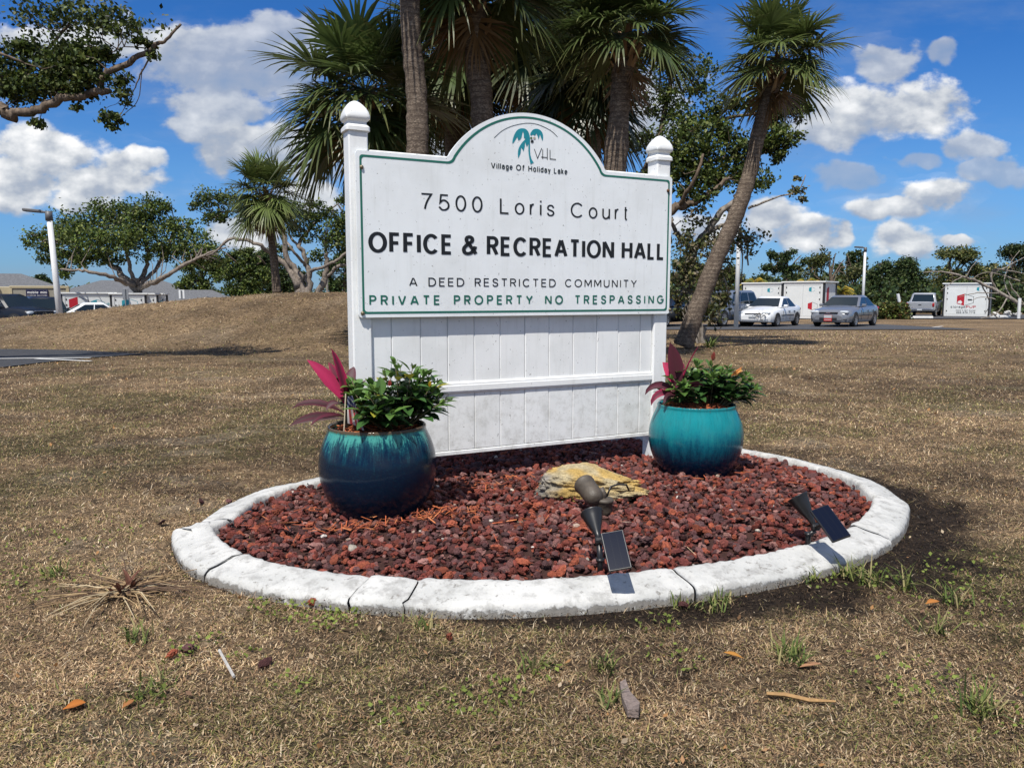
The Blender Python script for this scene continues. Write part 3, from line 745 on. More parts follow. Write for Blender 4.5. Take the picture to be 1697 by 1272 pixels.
# dome of the board: circle through its two feet and its top, small coves at the feet
sa = sp(744, 262)[0]; sb_ = sp(1002, 283)[0]; z_top = sp(872, 187)[1]; scn = (sa + sb_) / 2
def arc3(h, c, zb, n):  # circular arc of half chord c rising h above zb
    R = (c * c + h * h) / (2 * h); a = math.acos(max(-1, min(1, (R - h) / R))); a = a if h <= R else math.pi - a
    th = np.linspace(-a, a, n); return np.stack([scn + R * np.sin(th), zb + h - R + R * np.cos(th)], 1)
def outline(ins):
    """board outline inset by ins, dome with coved feet"""
    hw = (sb_ - sa) / 2 - ins; zt = z_top - ins; zs = z_sh - ins; cove = .028 + ins * .2
    arc = arc3(zt - (zs + cove), hw - cove * .25, zs + cove, 60)
    th = np.linspace(0, 1, 8)[1:]
    def bez(p0, p1, p2): t_ = np.linspace(0, 1, 8)[:, None]; return (1 - t_) ** 2 * p0 + 2 * t_ * (1 - t_) * p1 + t_ ** 2 * p2
    lf = bez(np.array((scn - hw - cove * 1.1, zs)), np.array((scn - hw - cove * .1, zs)), arc[0]); rt = bez(arc[-1], np.array((scn + hw + cove * .1, zs)), np.array((scn + hw + cove * 1.1, zs)))
    r = .016
    def corner(cx_, cz_, a0, a1): a = np.linspace(a0, a1, 5); return np.stack([cx_ + r * np.cos(a), cz_ + r * np.sin(a)], 1)
    s0, s1 = ins, SR - ins; zb = z_bot + ins
    return np.vstack([corner(s0 + r, zb + r, -math.pi / 2, -math.pi)[:0], corner(s0 + r, zs - r, math.pi, math.pi / 2), lf, arc[1:-1], rt, corner(s1 - r, zs - r, math.pi / 2, 0), corner(s1 - r, zb + r, 0, -math.pi / 2), corner(s0 + r, zb + r, -math.pi / 2, -math.pi)])
def prism(b, P, o0, o1, col=None):
    n = len(P); v = np.vstack([W3(P[:, 0], P[:, 1], o1), W3(P[:, 0], P[:, 1], o0)])
    j = np.arange(n); j2 = (j + 1) % n
    b.add(v, [[list(range(n))[::-1]], [list(range(n, 2 * n))], np.stack([j, j2, n + j2, n + j], -1)], col)
b = MB(); prism(b, outline(0), -BT, 0); board = b.build('sign_board', BOARD_M, sign)
b = MB(); o1 = outline(.019); o2 = outline(.030); n = len(o1); v = np.vstack([W3(o1[:, 0], o1[:, 1], .0012), W3(o2[:, 0], o2[:, 1], .0012)]); j = np.arange(n); j2 = (j + 1) % n
b.add(v, [np.stack([j, j2, n + j2, n + j], -1)]); b.build('border_line', GREEN, board)
for px, py, m in [(599, 277, BRASS), (1107, 316, RUST), (601, 519, BRASS), (1110, 513, BRASS)]:
    s_, z_ = sp(px, py); b = MB(); b.lathe([(0, .010), (.006, .009), (.010, .005), (.011, 0.0)], 12, M=lambda v: W3(s_ + v[:, 0], z_ + v[:, 1], v[:, 2] + .001)); b.build('bolt', m, board, smooth=True)

# --- lettering: skeleton glyphs drawn with a stroke width
def el(cx_, cy_, rx, ry, a0, a1, n=18):
    a = np.radians(np.linspace(a0, a1, n)); return [(cx_ + rx * math.cos(q), cy_ + ry * math.sin(q)) for q in a]
def cat(P, n=26):
    P = np.array([(2 * P[0][0] - P[1][0], 2 * P[0][1] - P[1][1])] + list(P) + [(2 * P[-1][0] - P[-2][0], 2 * P[-1][1] - P[-2][1])], float); o = []
    for i in range(1, len(P) - 2):
        for t_ in np.linspace(0, 1, 6)[:-1]:
            p0, p1, p2, p3 = P[i - 1:i + 3]; o.append(tuple(.5 * ((2 * p1) + (-p0 + p2) * t_ + (2 * p0 - 5 * p1 + 4 * p2 - p3) * t_ * t_ + (-p0 + 3 * p1 - 3 * p2 + p3) * t_ ** 3)))
    return o + [tuple(P[-2])]
X_ = .73
S_ = cat([(.95, .76), (.78, .95), (.5, 1), (.2, .94), (.06, .75), (.18, .59), (.5, .51), (.84, .41), (.96, .24), (.8, .06), (.5, 0), (.2, .05), (.02, .25)])
G = {  # glyph: (width, strokes)
 'A': (.82, [[(0, 0), (.46, 1)], [(.54, 1), (1, 0)], [(.2, .30), (.8, .30)]]), 'C': (.86, [el(.52, .5, .5, .5, 42, 318, 40)]), 'D': (.78, [[(0, 0), (0, 1)] + el(.4, .5, .6, .5, 90, -90, 24) + [(0, 0)]]),
 'E': (.62, [[(1, 1), (0, 1), (0, 0), (1, 0)], [(0, .52), (.92, .52)]]), 'F': (.60, [[(1, 1), (0, 1), (0, 0)], [(0, .50), (.9, .50)]]), 'G': (.9, [el(.5, .5, .5, .5, 42, 360, 44) + [(.55, .5)]]),
 'H': (.74, [[(0, 0), (0, 1)], [(1, 0), (1, 1)], [(0, .53), (1, .53)]]), 'I': (.0, [[(.5, 0), (.5, 1)]]), 'L': (.56, [[(0, 1), (0, 0), (1, 0)]]), 'M': (.9, [[(0, 0), (0, 1)], [(.05, 1), (.5, .22), (.95, 1)], [(1, 1), (1, 0)]]),
 'N': (.76, [[(0, 0), (0, 1)], [(.04, 1), (.96, 0)], [(1, 0), (1, 1)]]), 'O': (.92, [el(.5, .5, .5, .5, 90, 450, 48)]), 'P': (.66, [[(0, 0), (0, 1)] + el(.55, .74, .45, .26, 90, -90, 18) + [(0, .48)]]),
 'R': (.68, [[(0, 0), (0, 1)] + el(.55, .75, .43, .25, 90, -90, 18) + [(0, .50)], [(.52, .50), (.98, 0)]]), 'S': (.68, [S_]), 'T': (.70, [[(0, 1), (1, 1)], [(.5, 1), (.5, 0)]]),
 'U': (.74, [[(0, 1), (0, .38)] + el(.5, .36, .5, .36, 180, 360, 20) + [(1, 1)]]), 'V': (.78, [[(0, 1), (.46, 0)], [(.54, 0), (1, 1)]]), 'Y': (.78, [[(0, 1), (.5, .45), (1, 1)], [(.5, .45), (.5, 0)]]),
 '&': (.86, [cat([(1, 0), (.55, .45), (.24, .74), (.24, .92), (.45, 1), (.68, .92), (.66, .74), (.25, .52), (.0, .30), (.04, .08), (.3, 0), (.62, .07), (.88, .30), (.95, .44)])]),
 '7': (.62, [cat([(0, 1), (.98, 1)])[:1] + [(1, 1)] + cat([(1, 1), (.62, .58), (.42, .25), (.34, 0)])[1:]]), '5': (.62, [[(.92, 1), (.2, 1), (.1, .48)] + cat([(.1, .48), (.34, .63), (.62, .64), (.9, .5), (1, .32), (.9, .12), (.6, 0), (.3, .01), (0, .2)])[1:]]), '0': (.60, [el(.5, .5, .5, .5, 90, 450, 44)]),
 'i': (.0, [[(.5, 0), (.5, X_)], [(.5, .93), (.5, 1.03)]]), 'l': (.0, [[(.5, 0), (.5, 1)]]), 'o': (.58, [el(.5, X_ / 2, .5, X_ / 2, 90, 450, 40)]), 'r': (.30, [[(0, 0), (0, X_)], cat([(0, .42), (.3, .64), (.65, .73), (1, .72)])]),
 's': (.50, [[(q, w * X_) for q, w in S_]]), 'u': (.52, [[(0, X_), (0, .27)] + el(.46, .26, .46, .26, 180, 320, 14) + [(1, .22)], [(1, X_), (1, 0)]]), 't': (.28, [[(.4, .95), (.4, .16)] + cat([(.4, .16), (.55, .02), (1, .01)])[1:], [(0, X_), (1, X_)]]),
 'a': (.52, [el(.46, .26, .46, .26, 40, 400, 30), [(1, 0), (1, .45)] + el(.5, .47, .5, .26, 0, 165, 16)]), 'g': (.54, [el(.5, .4, .5, .33, 0, 360, 34), [(1, X_), (1, .0)] + el(.5, -.0, .5, .25, 0, -150, 14)]), 'e': (.56, [[(.02, .37), (1, .37)] + el(.5, .36, .5, .36, 3, 315, 30)]),
 'c': (.50, [el(.5, .36, .5, .36, 45, 315, 26)]), 'h': (.50, [[(0, 0), (0, 1)], [(0, .42)] + el(.5, .44, .5, .29, 160, 0, 14) + [(1, 0)]]), 'z': (.48, [[(0, X_), (1, X_), (0, 0), (1, 0)]]),
 'd': (.54, [el(.5, .36, .5, .36, 0, 360, 34), [(1, 1), (1, 0)]]), 'b': (.54, [el(.5, .36, .5, .36, 0, 360, 34), [(0, 1), (0, 0)]]), 'y': (.52, [[(0, X_), (.52, 0)], [(1, X_), (.42, -.18), (.15, -.26)]]), 'f': (.52, [[(.35, 0), (.35, .8)] + cat([(.35, .8), (.5, .98), (1, 1)])[1:], [(0, X_), (.95, X_)]]),
 'k': (.48, [[(0, 0), (0, 1)], [(.95, X_), (.03, .28)], [(.32, .42), (1, 0)]]), 'm': (.82, [[(0, 0), (0, X_)], [(0, .45)] + el(.25, .47, .25, .26, 150, 0, 12) + [(.5, 0)], [(.5, .45)] + el(.75, .47, .25, .26, 150, 0, 12) + [(1, 0)]]), 'n': (.50, [[(0, 0), (0, X_)], [(0, .42)] + el(.5, .44, .5, .29, 160, 0, 14) + [(1, 0)]]),
 '-': (.3, [[(0, .4), (1, .4)]]), '8': (.58, [el(.5, .75, .43, .25, 90, 450, 30), el(.5, .26, .5, .26, 90, 450, 30)]), '1': (.2, [[(0, .8), (1, 1), (1, 0)]]), '4': (.6, [[(.75, 0), (.75, 1), (0, .3), (1, .3)]]), '2': (.58, [cat([(.02, .74), (.15, .94), (.5, 1), (.85, .92), (.95, .72), (.8, .5), (.4, .25), (0, 0)]) + [(1, 0)]]), '9': (.58, [el(.5, .68, .48, .32, 0, 360, 30), cat([(.98, .68), (.95, .3), (.75, .05), (.45, 0), (.08, .12)])]), '3': (.56, [cat([(.04, .8), (.3, .98), (.7, .97), (.9, .76), (.7, .56), (.4, .52)]), cat([(.4, .52), (.8, .46), (1, .26), (.8, .04), (.4, 0), (.02, .18)])]), '6': (.58, [el(.5, .32, .48, .32, 0, 360, 30), cat([(.02, .32), (.05, .7), (.25, .95), (.55, 1), (.92, .88)])])}
def ribbon(P, wx, wy=None):
    """outline strip of a polyline with mitred joints; wx = width of upright strokes, wy of level ones"""
    P = np.asarray(P, float); keep = [0]
    for q in range(1, len(P)):
        if np.linalg.norm(P[q] - P[keep[-1]]) > 1e-5: keep.append(q)
    P = P[keep]; wy = wy or wx; closed = np.linalg.norm(P[0] - P[-1]) < 1e-4 and len(P) > 4
    d = nrm(P[1:] - P[:-1]); nn = np.stack([-d[:, 1] * wx, d[:, 0] * wy], 1) / 2
    L = []; R = []
    for q in range(len(P)):
        if closed and q in (0, len(P) - 1): a, c = len(d) - 1, 0
        elif q == 0: a = c = 0
        elif q == len(P) - 1: a = c = len(d) - 1
        else: a, c = q - 1, q
        m = nn[a] + nn[c]; ua, um = nrm(np.array((-d[a][1], d[a][0]))), nrm(np.array((-d[a][1] - d[c][1], d[a][0] + d[c][0])))
        if a == c: off = nn[a]
        else:
            k = max(.35, float(np.dot(ua, um))); wid = .5 * math.hypot(um[0] * wx, um[1] * wy) if wx != wy else wx / 2
            off = um * wid / k
        L.append(P[q] + off); R.append(P[q] - off)
    n = len(P); j = np.arange(n - 1)
    return np.vstack([L, R]), np.stack([j, n + j, n + j + 1, j + 1], -1)
def layout(text, H, sw, track, squeeze=1.0, wide=1.0, swy=None, space=.36):
    """strokes of a line of text, cap height H, stroke width sw (same units)"""
    x = 0; out = []; swy = swy or sw
    for ch in text:
        if ch == ' ': x += (space * squeeze + track) * H; continue
        w, st = G[ch]; iw = max(0, w * squeeze * H * wide - sw) if w > 0 else 0; 
        if w > 0 and w * squeeze * H * wide < sw: iw = sw * .3
        for s_ in st:
            P = np.array(s_, float); P = np.column_stack([x + sw / 2 + (P[:, 0] * iw if w > 0 else P[:, 0] * 0), swy / 2 + P[:, 1] * (H - swy)])
            out.append(P)
        x += iw + sw + track * H
    return out, x - track * H
def letter_line(b, text, H, sw, track, place, off0, fit=None, squeeze=1.0, swy=None, space=.36):
    st, W = layout(text, H, sw, track, squeeze, swy=swy, space=space); k = 1.0 if fit is None else fit / W
    for q, P in enumerate(st):
        v, f = ribbon(P, sw, swy); v[:, 1] = np.clip(v[:, 1], 0 if v[:, 1].min() > -.15 * H else -9, H * 1.08 if text.lower() != text.upper() and text != text.upper() else H); b.add(place(v[:, 0] * k, v[:, 1], off0 + .00022 * (q % 5)), [f])
def sign_line(text, l, r, top, sw, track, mat, squeeze=1.0, swy=None, space=.36):
    """l, r = pixels of the baseline's ends; top = pixel of the first capital's top"""
    s0, z0 = sp(*l); s1, z1 = sp(*r); zt = sp(*top)[1]; z0 = (z0 + z1) / 2; H = zt - z0 if True else 0
    b = MB(); letter_line(b, text, H, sw * H, track, lambda x, y, o: W3(s0 + x, z0 + y, o), .0014, s1 - s0, squeeze, swy * H if swy else None, space); b.build('lettering', mat, board)
sign_line('7500 Loris Court', (697, 349), (1040, 363.5), (697, 319.5), .098, .30, BLACK, .95)
sign_line('OFFICE & RECREATION HALL', (610.5, 419), (1101, 430.5), (611, 383.5), .188, .088, BLACK, .90, swy=.158, space=.30)
sign_line('A DEED RESTRICTED COMMUNITY', (678, 474.5), (1055, 476), (678, 459.5), .12, .30, BLACK, 1.0, space=.5)
sign_line('PRIVATE PROPERTY NO TRESPASSING', (612, 506), (1099.5, 503), (612, 489), .165, .38, GREEN, 1.0, space=.6)
sign_line('Village Of Holiday Lake', (813.5, 280), (940, 288.5), (813.5, 269), .16, .15, material('dark grey letters', (.022, .032, .035), .5), .95, space=.30)
def Z(x, y): return sp(800 + x / 10.606, 190 + y / 10.606)   # position read from an enlarged view of the logo
b = MB()
for q, P in enumerate([[(905, 605), (962, 770), (1035, 590)], [(1052, 615), (1052, 780)], [(1132, 590), (1132, 790)], [(1025, 745), (1135, 757)], [(1180, 622), (1180, 778), (1285, 790)]]):
    v, f = ribbon([Z(*p) for p in P], .0042); b.add(W3(v[:, 0], v[:, 1], .0013 + .0002 * q), [f])
b.build('lettering', BLACK, board)
b = MB(); v, f = ribbon([Z(*p) for p in cat([(200, 408), (340, 285), (520, 200), (760, 152), (950, 170), (1120, 240), (1230, 310), (1312, 392)])], .0030); b.add(W3(v[:, 0], v[:, 1], .0013), [f]); b.build('arc_line', material('thin dark line', (.02, .04, .045), .5), board)
def poly(b, P, off):
    Q = np.array([Z(*p) for p in P]); b.add(W3(Q[:, 0], Q[:, 1], off), [[list(range(len(Q)))]])
b = MB()
poly(b, cat([(518, 515), (525, 440), (555, 350), (600, 280), (660, 245), (735, 248), (790, 290), (820, 360), (828, 420), (822, 470), (808, 500)]) + [(775, 565), (762, 540), (742, 480), (736, 560), (715, 650), (700, 610), (672, 580), (662, 680), (622, 770)] + cat([(622, 770), (615, 700), (622, 620), (650, 550), (700, 480), (752, 430)])[1:] + [(722, 410), (718, 340), (705, 295), (692, 330), (680, 400), (655, 440), (622, 455), (605, 390), (580, 430), (545, 490)], .0016)
poly(b, [(832, 350)] + cat([(840, 320), (880, 268), (940, 250), (1000, 268), (1045, 320), (1060, 390), (1050, 468)]) + [(1030, 420), (1002, 345), (992, 400), (978, 440), (968, 390), (940, 330), (918, 372), (880, 352), (845, 372)], .0014)
poly(b, [(806, 480)] + cat([(806, 480), (800, 600), (808, 720), (838, 880)])[1:] + [(862, 858), (895, 845)] + cat([(895, 845), (855, 780), (832, 680), (828, 560), (828, 430)])[1:], .0019)
b.build('palm_emblem', TEAL, board)
for k, (x, y, r, m) in enumerate([(850, 412, 20, (.10, .16, .06)), (905, 412, 22, (.42, .36, .30)), (867, 472, 26, (.008, .008, .008))]):
    b = MB(); poly(b, el(x, y, r, r, 0, 345, 20), .0023); b.build('coconut_dot', material('logo dot', m, .5), board)

# --- posts, slats, rails
PO = -BT - .004; PW = .102
sL = sp(585, 560, PO)[0]; zcap = .5 * (sp(590, 210, PO)[1] + sp(1096, 262, PO)[1])
for s0 in (sL, SR - PW + .004):
    b = MB(); sbox(b, s0, s0 + PW, PO - PW, PO, -.05, zcap, .006); post = b.build('post', VINYL, sign); bev(post, .004)
    cx_, co = s0 + PW / 2, -(PO - PW / 2); 
    # cap: flared collar, neck, gothic dome, all square in plan
    prof = [(.054, -.018), (.063, -.014), (.063, .004), (.056, .012), (.049, .020), (.049, .032), (.058, .038), (.064, .046), (.0645, .060), (.060, .080), (.052, .100), (.040, .118), (.025, .131), (.010, .138), (0.0, .139)]
    k = 32; a = np.arange(k) * 2 * math.pi / k
    def cap_sec(r, rnd): e = 2 / (2 + (1 - rnd) * 6); c, s = np.cos(a), np.sin(a); return r * np.sign(c) * np.abs(c) ** e, r * np.sign(s) * np.abs(s) ** e
    rows = []
    for r, h in prof:
        x_, y_ = cap_sec(r, sstep(.055, .13, h)); rows.append(np.column_stack([cx_ + x_, co + y_, np.full(k, zcap + h)]))
    vv = np.vstack(rows); n_ = len(prof); i = np.arange(n_ - 1)[:, None] * k; j = np.arange(k)[None]; j2 = (j + 1) % k
    b = MB(); b.add(W3(vv[:, 0], vv[:, 2], -vv[:, 1]), [np.stack([i + j, i + j2, i + k + j2, i + k + j], -1).reshape(-1, 4)]); cp = b.build('post_cap', VINYL, post, smooth=True)
    for p_ in cp.data.polygons: p_.use_smooth = True
    m_ = cp.modifiers.new('edge', 'EDGE_SPLIT'); m_.split_angle = math.radians(40)
SO = PO - .020                                    # slat face
s_l, s_r = sL + PW + .001, SR - PW + .003
zs0 = .5 * (sp(727, 747, SO)[1] + sp(1050, 729, SO)[1]); ZS1 = z_sh - .01
seams = [sp(q, 560, SO)[0] for q in (649, 697, 742, 786, 829, 870, 910, 950, 989, 1025, 1061)]
b = MB(); e = [s_l] + seams + [s_r]
for q in range(len(e) - 1):
    dv = .0012 * math.sin(q * 2.3)
    sbox(b, e[q] + .0012, e[q + 1] - .0012, SO - .02, SO + dv, zs0 + .02, ZS1, .0035)
b.build('slat_panel', VINYL, sign)
b = MB(); sbox(b, s_l, s_r, SO - .016, SO - .005, zs0 + .02, ZS1 - .01, .002); b.build('panel_groove', material('grey groove', (.32, .33, .34), .8), sign)
zr0, zr1 = [.5 * (a_ + c_) for a_, c_ in zip((sp(745, 651, SO + .02)[1], sp(745, 631.5, SO + .02)[1]), (sp(1045, 637, SO + .02)[1], sp(1045, 619.5, SO + .02)[1]))]
b = MB(); sbox(b, s_l, s_r, SO - .03, SO + .011, zr0, zr1, .008); sbox(b, s_l, s_r, SO - .02, SO + .014, zr0 + .012, zr1 - .018, .003); b.build('mid_rail', VINYL, sign)
b = MB(); sbox(b, s_l, s_r, SO - .034, SO + .003, zs0 - .006, zs0 + .018, .003); b.build('bottom_rail', VINYL, sign)
b = MB(); sbox(b, s_l, s_r, PO - .085, PO - .012, ZS1 - .004, z_sh + .014, .006); b.build('top_rail', VINYL, sign)
b = MB(); prism(b, np.vstack([arc3(z_top - z_sh - .03, (sb_ - sa) / 2 - .03, z_sh + .0145, 30)]), -BT - .05, -BT - .0005); b.build('dome_backing', VINYL, sign)

# ------------------------------------------------------------------ glazed pots
def glaze(name, z0, z1, topc, midc, lowc, drip, streak):
    m = bpy.data.materials.new(name); m.use_nodes = True; t = NT(m.node_tree); p = t.n['Principled BSDF']
    p.inputs['Roughness'].default_value = .11; p.inputs['Specular IOR Level'].default_value = .26; p.inputs['Coat Weight'].default_value = 0; p.inputs['Coat Roughness'].default_value = .03
    O = t.new('ShaderNodeTexCoord').outputs['Object']; s = t.new('ShaderNodeSeparateXYZ'); t.l.new(O, s.inputs[0])
    ang = t.math('ARCTAN2', s.outputs[1], s.outputs[0]); cm = t.new('ShaderNodeCombineXYZ'); t.put(cm.inputs[0], t.math('MULTIPLY', t.math('COSINE', ang), 1)); t.put(cm.inputs[1], t.math('SINE', ang)); t.put(cm.inputs[2], t.math('MULTIPLY', s.outputs[2], .7))
    n1 = t.noise(cm.outputs[0], 22, 4, .7); n2 = t.noise(cm.outputs[0], 5, 3, .6)
    cm2 = t.new('ShaderNodeCombineXYZ'); t.put(cm2.inputs[0], t.math('COSINE', ang)); t.put(cm2.inputs[1], t.math('SINE', ang)); t.put(cm2.inputs[2], t.math('MULTIPLY', s.outputs[2], 7)); n3 = t.noise(cm2.outputs[0], 26, 5, .75)
    h = t.math('ADD', s.outputs[2], t.math('MULTIPLY', t.math('SUBTRACT', n1, .5), drip)); h = t.math('ADD', h, t.math('MULTIPLY', t.math('SUBTRACT', n2, .5), drip * .8))
    f = t.maprange(h, z0, z1); f = t.math('ADD', f, t.math('MULTIPLY', t.math('SUBTRACT', n3, .5), streak), clamp=True)
    c = t.ramp(f, [(0, lowc), (.45, midc), (.85, topc), (1, topc)])
    c = t.mix(t.maprange(n1, .35, .8, 0, .5), c, t.mix(.6, c, (.01, .012, .02, 1)))
    c = t.mix(t.maprange(t.math('ADD', s.outputs[2], t.math('MULTIPLY', n1, .02)), .424, .436), c, (.085, .062, .04, 1))
    t.put(p.inputs['Base Color'], c)
    bn = t.new('ShaderNodeBump'); bn.inputs['Strength'].default_value = .12; bn.inputs['Distance'].default_value = .01; t.put(bn.inputs['Height'], n1); t.put(p.inputs['Normal'], bn.outputs[0]); return m
POT_PROF = np.array([(.10, .0), (.180, .0), (.190, .006), (.212, .035), (.240, .08), (.262, .13), (.276, .185), (.281, .235), (.277, .285), (.268, .325), (.256, .36), (.245, .385), (.237, .402), (.233, .414), (.2335, .424), (.232, .431), (.228, .434), (.223, .431), (.219, .42), (.214, .37), (.20, .33)])
def smooth_prof(P, k=4):
    P = np.asarray(P); o = []
    for i in range(len(P) - 1):
        p0, p1, p2, p3 = P[max(i - 1, 0)], P[i], P[i + 1], P[min(i + 2, len(P) - 1)]
        for t_ in np.arange(k) / k: o.append(.5 * ((2 * p1) + (-p0 + p2) * t_ + (2 * p0 - 5 * p1 + 4 * p2 - p3) * t_ ** 2 + (-p0 + 3 * p1 - 3 * p2 + p3) * t_ ** 3))
    return np.array(o + [P[-1]])
def pot(px, py, mat, label, sc):
    g = gnd(px, py, .062); o = thing('flower_pot', (g[0], g[1], .055), label, 'flower pot')
    b = MB(); b.lathe(smooth_prof(POT_PROF) * sc, 72); b.build('pot_body', mat, o, smooth=True, local=True)
    b = MB(); r = .214 * sc; n = 40; a = np.arange(n) * 2 * math.pi / n; rr = np.linspace(0, 1, 7)[1:]
    v = np.vstack([[(0, 0, .405)]] + [np.column_stack([r * q * np.cos(a), r * q * np.sin(a), .385 + .035 * (1 - q * q) + (rng.random(n) - .5) * .014]) for q in rr]); v[:, 2] *= sc
    i = 1 + np.arange(5)[:, None] * n; j = np.arange(n)[None]; j2 = (j + 1) % n
    b.add(v, [np.stack([i + j, i + j2, i + n + j2, i + n + j], -1).reshape(-1, 4), np.stack([np.zeros(n, int), 1 + np.arange(n), 1 + (np.arange(n) + 1) % n], -1)], (.10, .03, .012))
    m = 520; q = np.sqrt(rng.random(m)); a = rng.random(m) * 6.283; c = np.column_stack([r * .97 * q * np.cos(a), r * .97 * q * np.sin(a), (.402 + .036 * (1 - q * q) + .012 * rng.random(m)) * sc]); chips(b, c, .055, .0055, rng, CHIP_COL)
    b.build('bark_mulch', CHIP_M, o, local=True); return o
GL1 = glaze('dark blue drip glaze', .285, .46, (.060, .30, .26), (.006, .052, .075), (.004, .012, .030), .27, .8)
GL2 = glaze('turquoise glaze', .07, .38, (.010, .21, .235), (.005, .10, .145), (.003, .014, .042), .22, .60)
pot1 = pot(628, 846, GL1, 'dark navy glazed pot with pale teal drips below its rim, nearest the camera', 1.0)
pot2 = pot(1151, 783, GL2, 'bright turquoise glazed pot fading to navy at its foot, beside the right sign post', .97)
P1 = np.array(pot1.location) + (0, 0, .425); P2 = np.array(pot2.location) + (0, 0, .412)

# ------------------------------------------------------------------ potted plants
def leaf_mat(name, rough=.45, trans=.25, spec=.5): return material(name, attr=True, rough=rough, spec=spec, trans=trans)
SHRUB_M = leaf_mat('glossy shrub leaves', .32, .18, .6); CORDY_M = leaf_mat('cordyline leaves', .58, .30, .25); BARK_S = material('green brown stem', (.10, .085, .04), .8, var=.3)
def blade_leaf(b, p, az, el0, L, W, droop, col, edge=None, n=9, fold=.25, roll=0.0):
    """one arching strap leaf: midrib with two halves folded along it"""
    h = np.array((math.cos(az), math.sin(az), 0)); s0 = np.array((-h[1], h[0], 0)); pts = [np.array(p, float)]; el = el0; st = L / (n - 1); D = []
    for k in range(n):
        d = h * math.cos(el) + np.array((0, 0, math.sin(el))); D.append(d)
        if k < n - 1: pts.append(pts[-1] + d * st)
        el -= droop / (n - 1) * (.4 + 1.2 * k / n)
    t_ = np.linspace(0, 1, n); w = W * np.interp(t_, [0, .12, .3, .5, .7, .88, 1], [.16, .22, .7, 1, .86, .45, 0.02]) / 2
    vs = []; cs = []
    col = np.asarray(col, float); edge = col if edge is None else np.asarray(edge, float)
    for k in range(n):
        u = nrm(np.cross(s0, D[k])); 
        sd = s0 * math.cos(roll) + u * math.sin(roll); u = nrm(np.cross(sd, D[k])); u = u if u[2] >= 0 else -u
        for q, (a, f_) in enumerate(((-1, 1), (-.5, .35), (0, 0), (.5, .35), (1, 1))):
            vs.append(pts[k] + sd * a * w[k] + u * fold * abs(a) * w[k]); cs.append(col * (1 - f_) + edge * f_)
    i = np.arange(n - 1)[:, None] * 5; j = np.arange(4)[None]
    b.add(vs, [np.stack([i + j, i + j + 1, i + 5 + j + 1, i + 5 + j], -1).reshape(-1, 4)], np.array(cs))
PINK = (.36, .022, .08); DARK = (.050, .018, .022); MAR = (.115, .022, .040); GREY = (.15, .10, .10); HOT = (.52, .018, .10)
def cordyline(P, leaves, label):
    o = thing('cordyline_plant', P, label, 'plant'); b = MB()
    b.tube([P + (0, 0, -.03), P + (.004, -.006, .05), P + (0, 0, .13)], [.012, .011, .008], 8, (.16, .09, .07)); b.build('stem', BARK_S, o, smooth=True)
    for (dz, az, el, L, W, dr, c, e) in leaves:
        b = MB(); blade_leaf(b, P + (0, 0, dz), math.radians(az), math.radians(el), L * .9, W * (.95 if el > 55 else .66), math.radians(dr), c, e, roll=1.15 * abs(math.cos(math.radians(az))) * (1 if dz > .07 else .8) + random.uniform(-.25, .25)); b.build('leaf', CORDY_M, o, smooth=True)
    return o
c1 = P1 + (-.135, -.04, .0)
cordyline(c1, [(.10, 176, 60, 0.324, 0.068, 35, (.44, .022, .095), PINK), (.09, 150, 72, 0.270, 0.062, 30, MAR, PINK), (.11, 120, 66, 0.252, 0.068, 60, MAR, PINK), (.06, 186, 32, 0.306, 0.062, 85, DARK, MAR), (.05, 205, 12, 0.306, 0.056, 60, DARK, MAR), (.04, 178, 4, 0.324, 0.051, 40, DARK, GREY),
               (.05, 225, 20, 0.234, 0.056, 90, MAR, DARK), (.08, 250, 40, 0.216, 0.062, 110, GREY, MAR), (.10, 60, 50, 0.270, 0.068, 70, GREY, MAR), (.09, 90, 62, 0.297, 0.062, 60, GREY, MAR), (.10, 20, 40, 0.252, 0.062, 80, MAR, DARK), (.08, 300, 30, 0.198, 0.056, 100, DARK, MAR), (.11, 200, 82, 0.306, 0.051, 20, MAR, HOT)],
          'pink and maroon cordyline in the dark navy pot near the little flag')
c2 = P2 + (-.11, -.03, .0)
cordyline(c2, [(.08, 165, 82, 0.324, 0.096, 12, (.075, .018, .026), (.10, .02, .034)), (.10, 35, 62, 0.324, 0.068, 18, HOT, PINK), (.09, 70, 55, 0.234, 0.080, 40, PINK, MAR), (.09, 140, 66, 0.216, 0.080, 40, PINK, HOT), (.06, 185, 44, 0.270, 0.070, 150, MAR, DARK), (.05, 200, 30, 0.252, 0.068, 150, MAR, PINK), (.06, 15, 40, 0.234, 0.068, 80, GREY, MAR), (.07, 320, 45, 0.198, 0.073, 90, MAR, DARK),
               (.05, 225, 25, 0.198, 0.062, 120, DARK, MAR), (.07, 250, 50, 0.180, 0.068, 110, MAR, DARK), (.09, 100, 70, 0.270, 0.068, 50, DARK, MAR), (.02, 280, 50, 0.108, 0.045, 60, (.16, .22, .07), (.2, .26, .1))],
          'maroon cordyline with one upright dark leaf in the turquoise pot')
def ovate(b, p, d, u, L, W, col, curl=.25):
    """pointed oval leaf folded along the midrib; d direction, u rough upward"""
    d = nrm(d); s = nrm(np.cross(d, u)); u = np.cross(s, d); t_ = np.array([0, .18, .42, .68, .87, 1]); w = np.array([.06, .62, 1, .80, .38, .0]) * W / 2
    vs = []
    for k in range(6):
        c = p + d * L * t_[k] - np.array((0, 0, 1)) * curl * L * t_[k] ** 2 * .6
        vs += [c - s * w[k] + u * w[k] * .28, c, c + s * w[k] + u * w[k] * .28]
    i = np.arange(5)[:, None] * 3; j = np.arange(2)[None]
    b.add(vs, [np.stack([i + j, i + j + 1, i + 3 + j + 1, i + 3 + j], -1).reshape(-1, 4)], np.asarray(col))
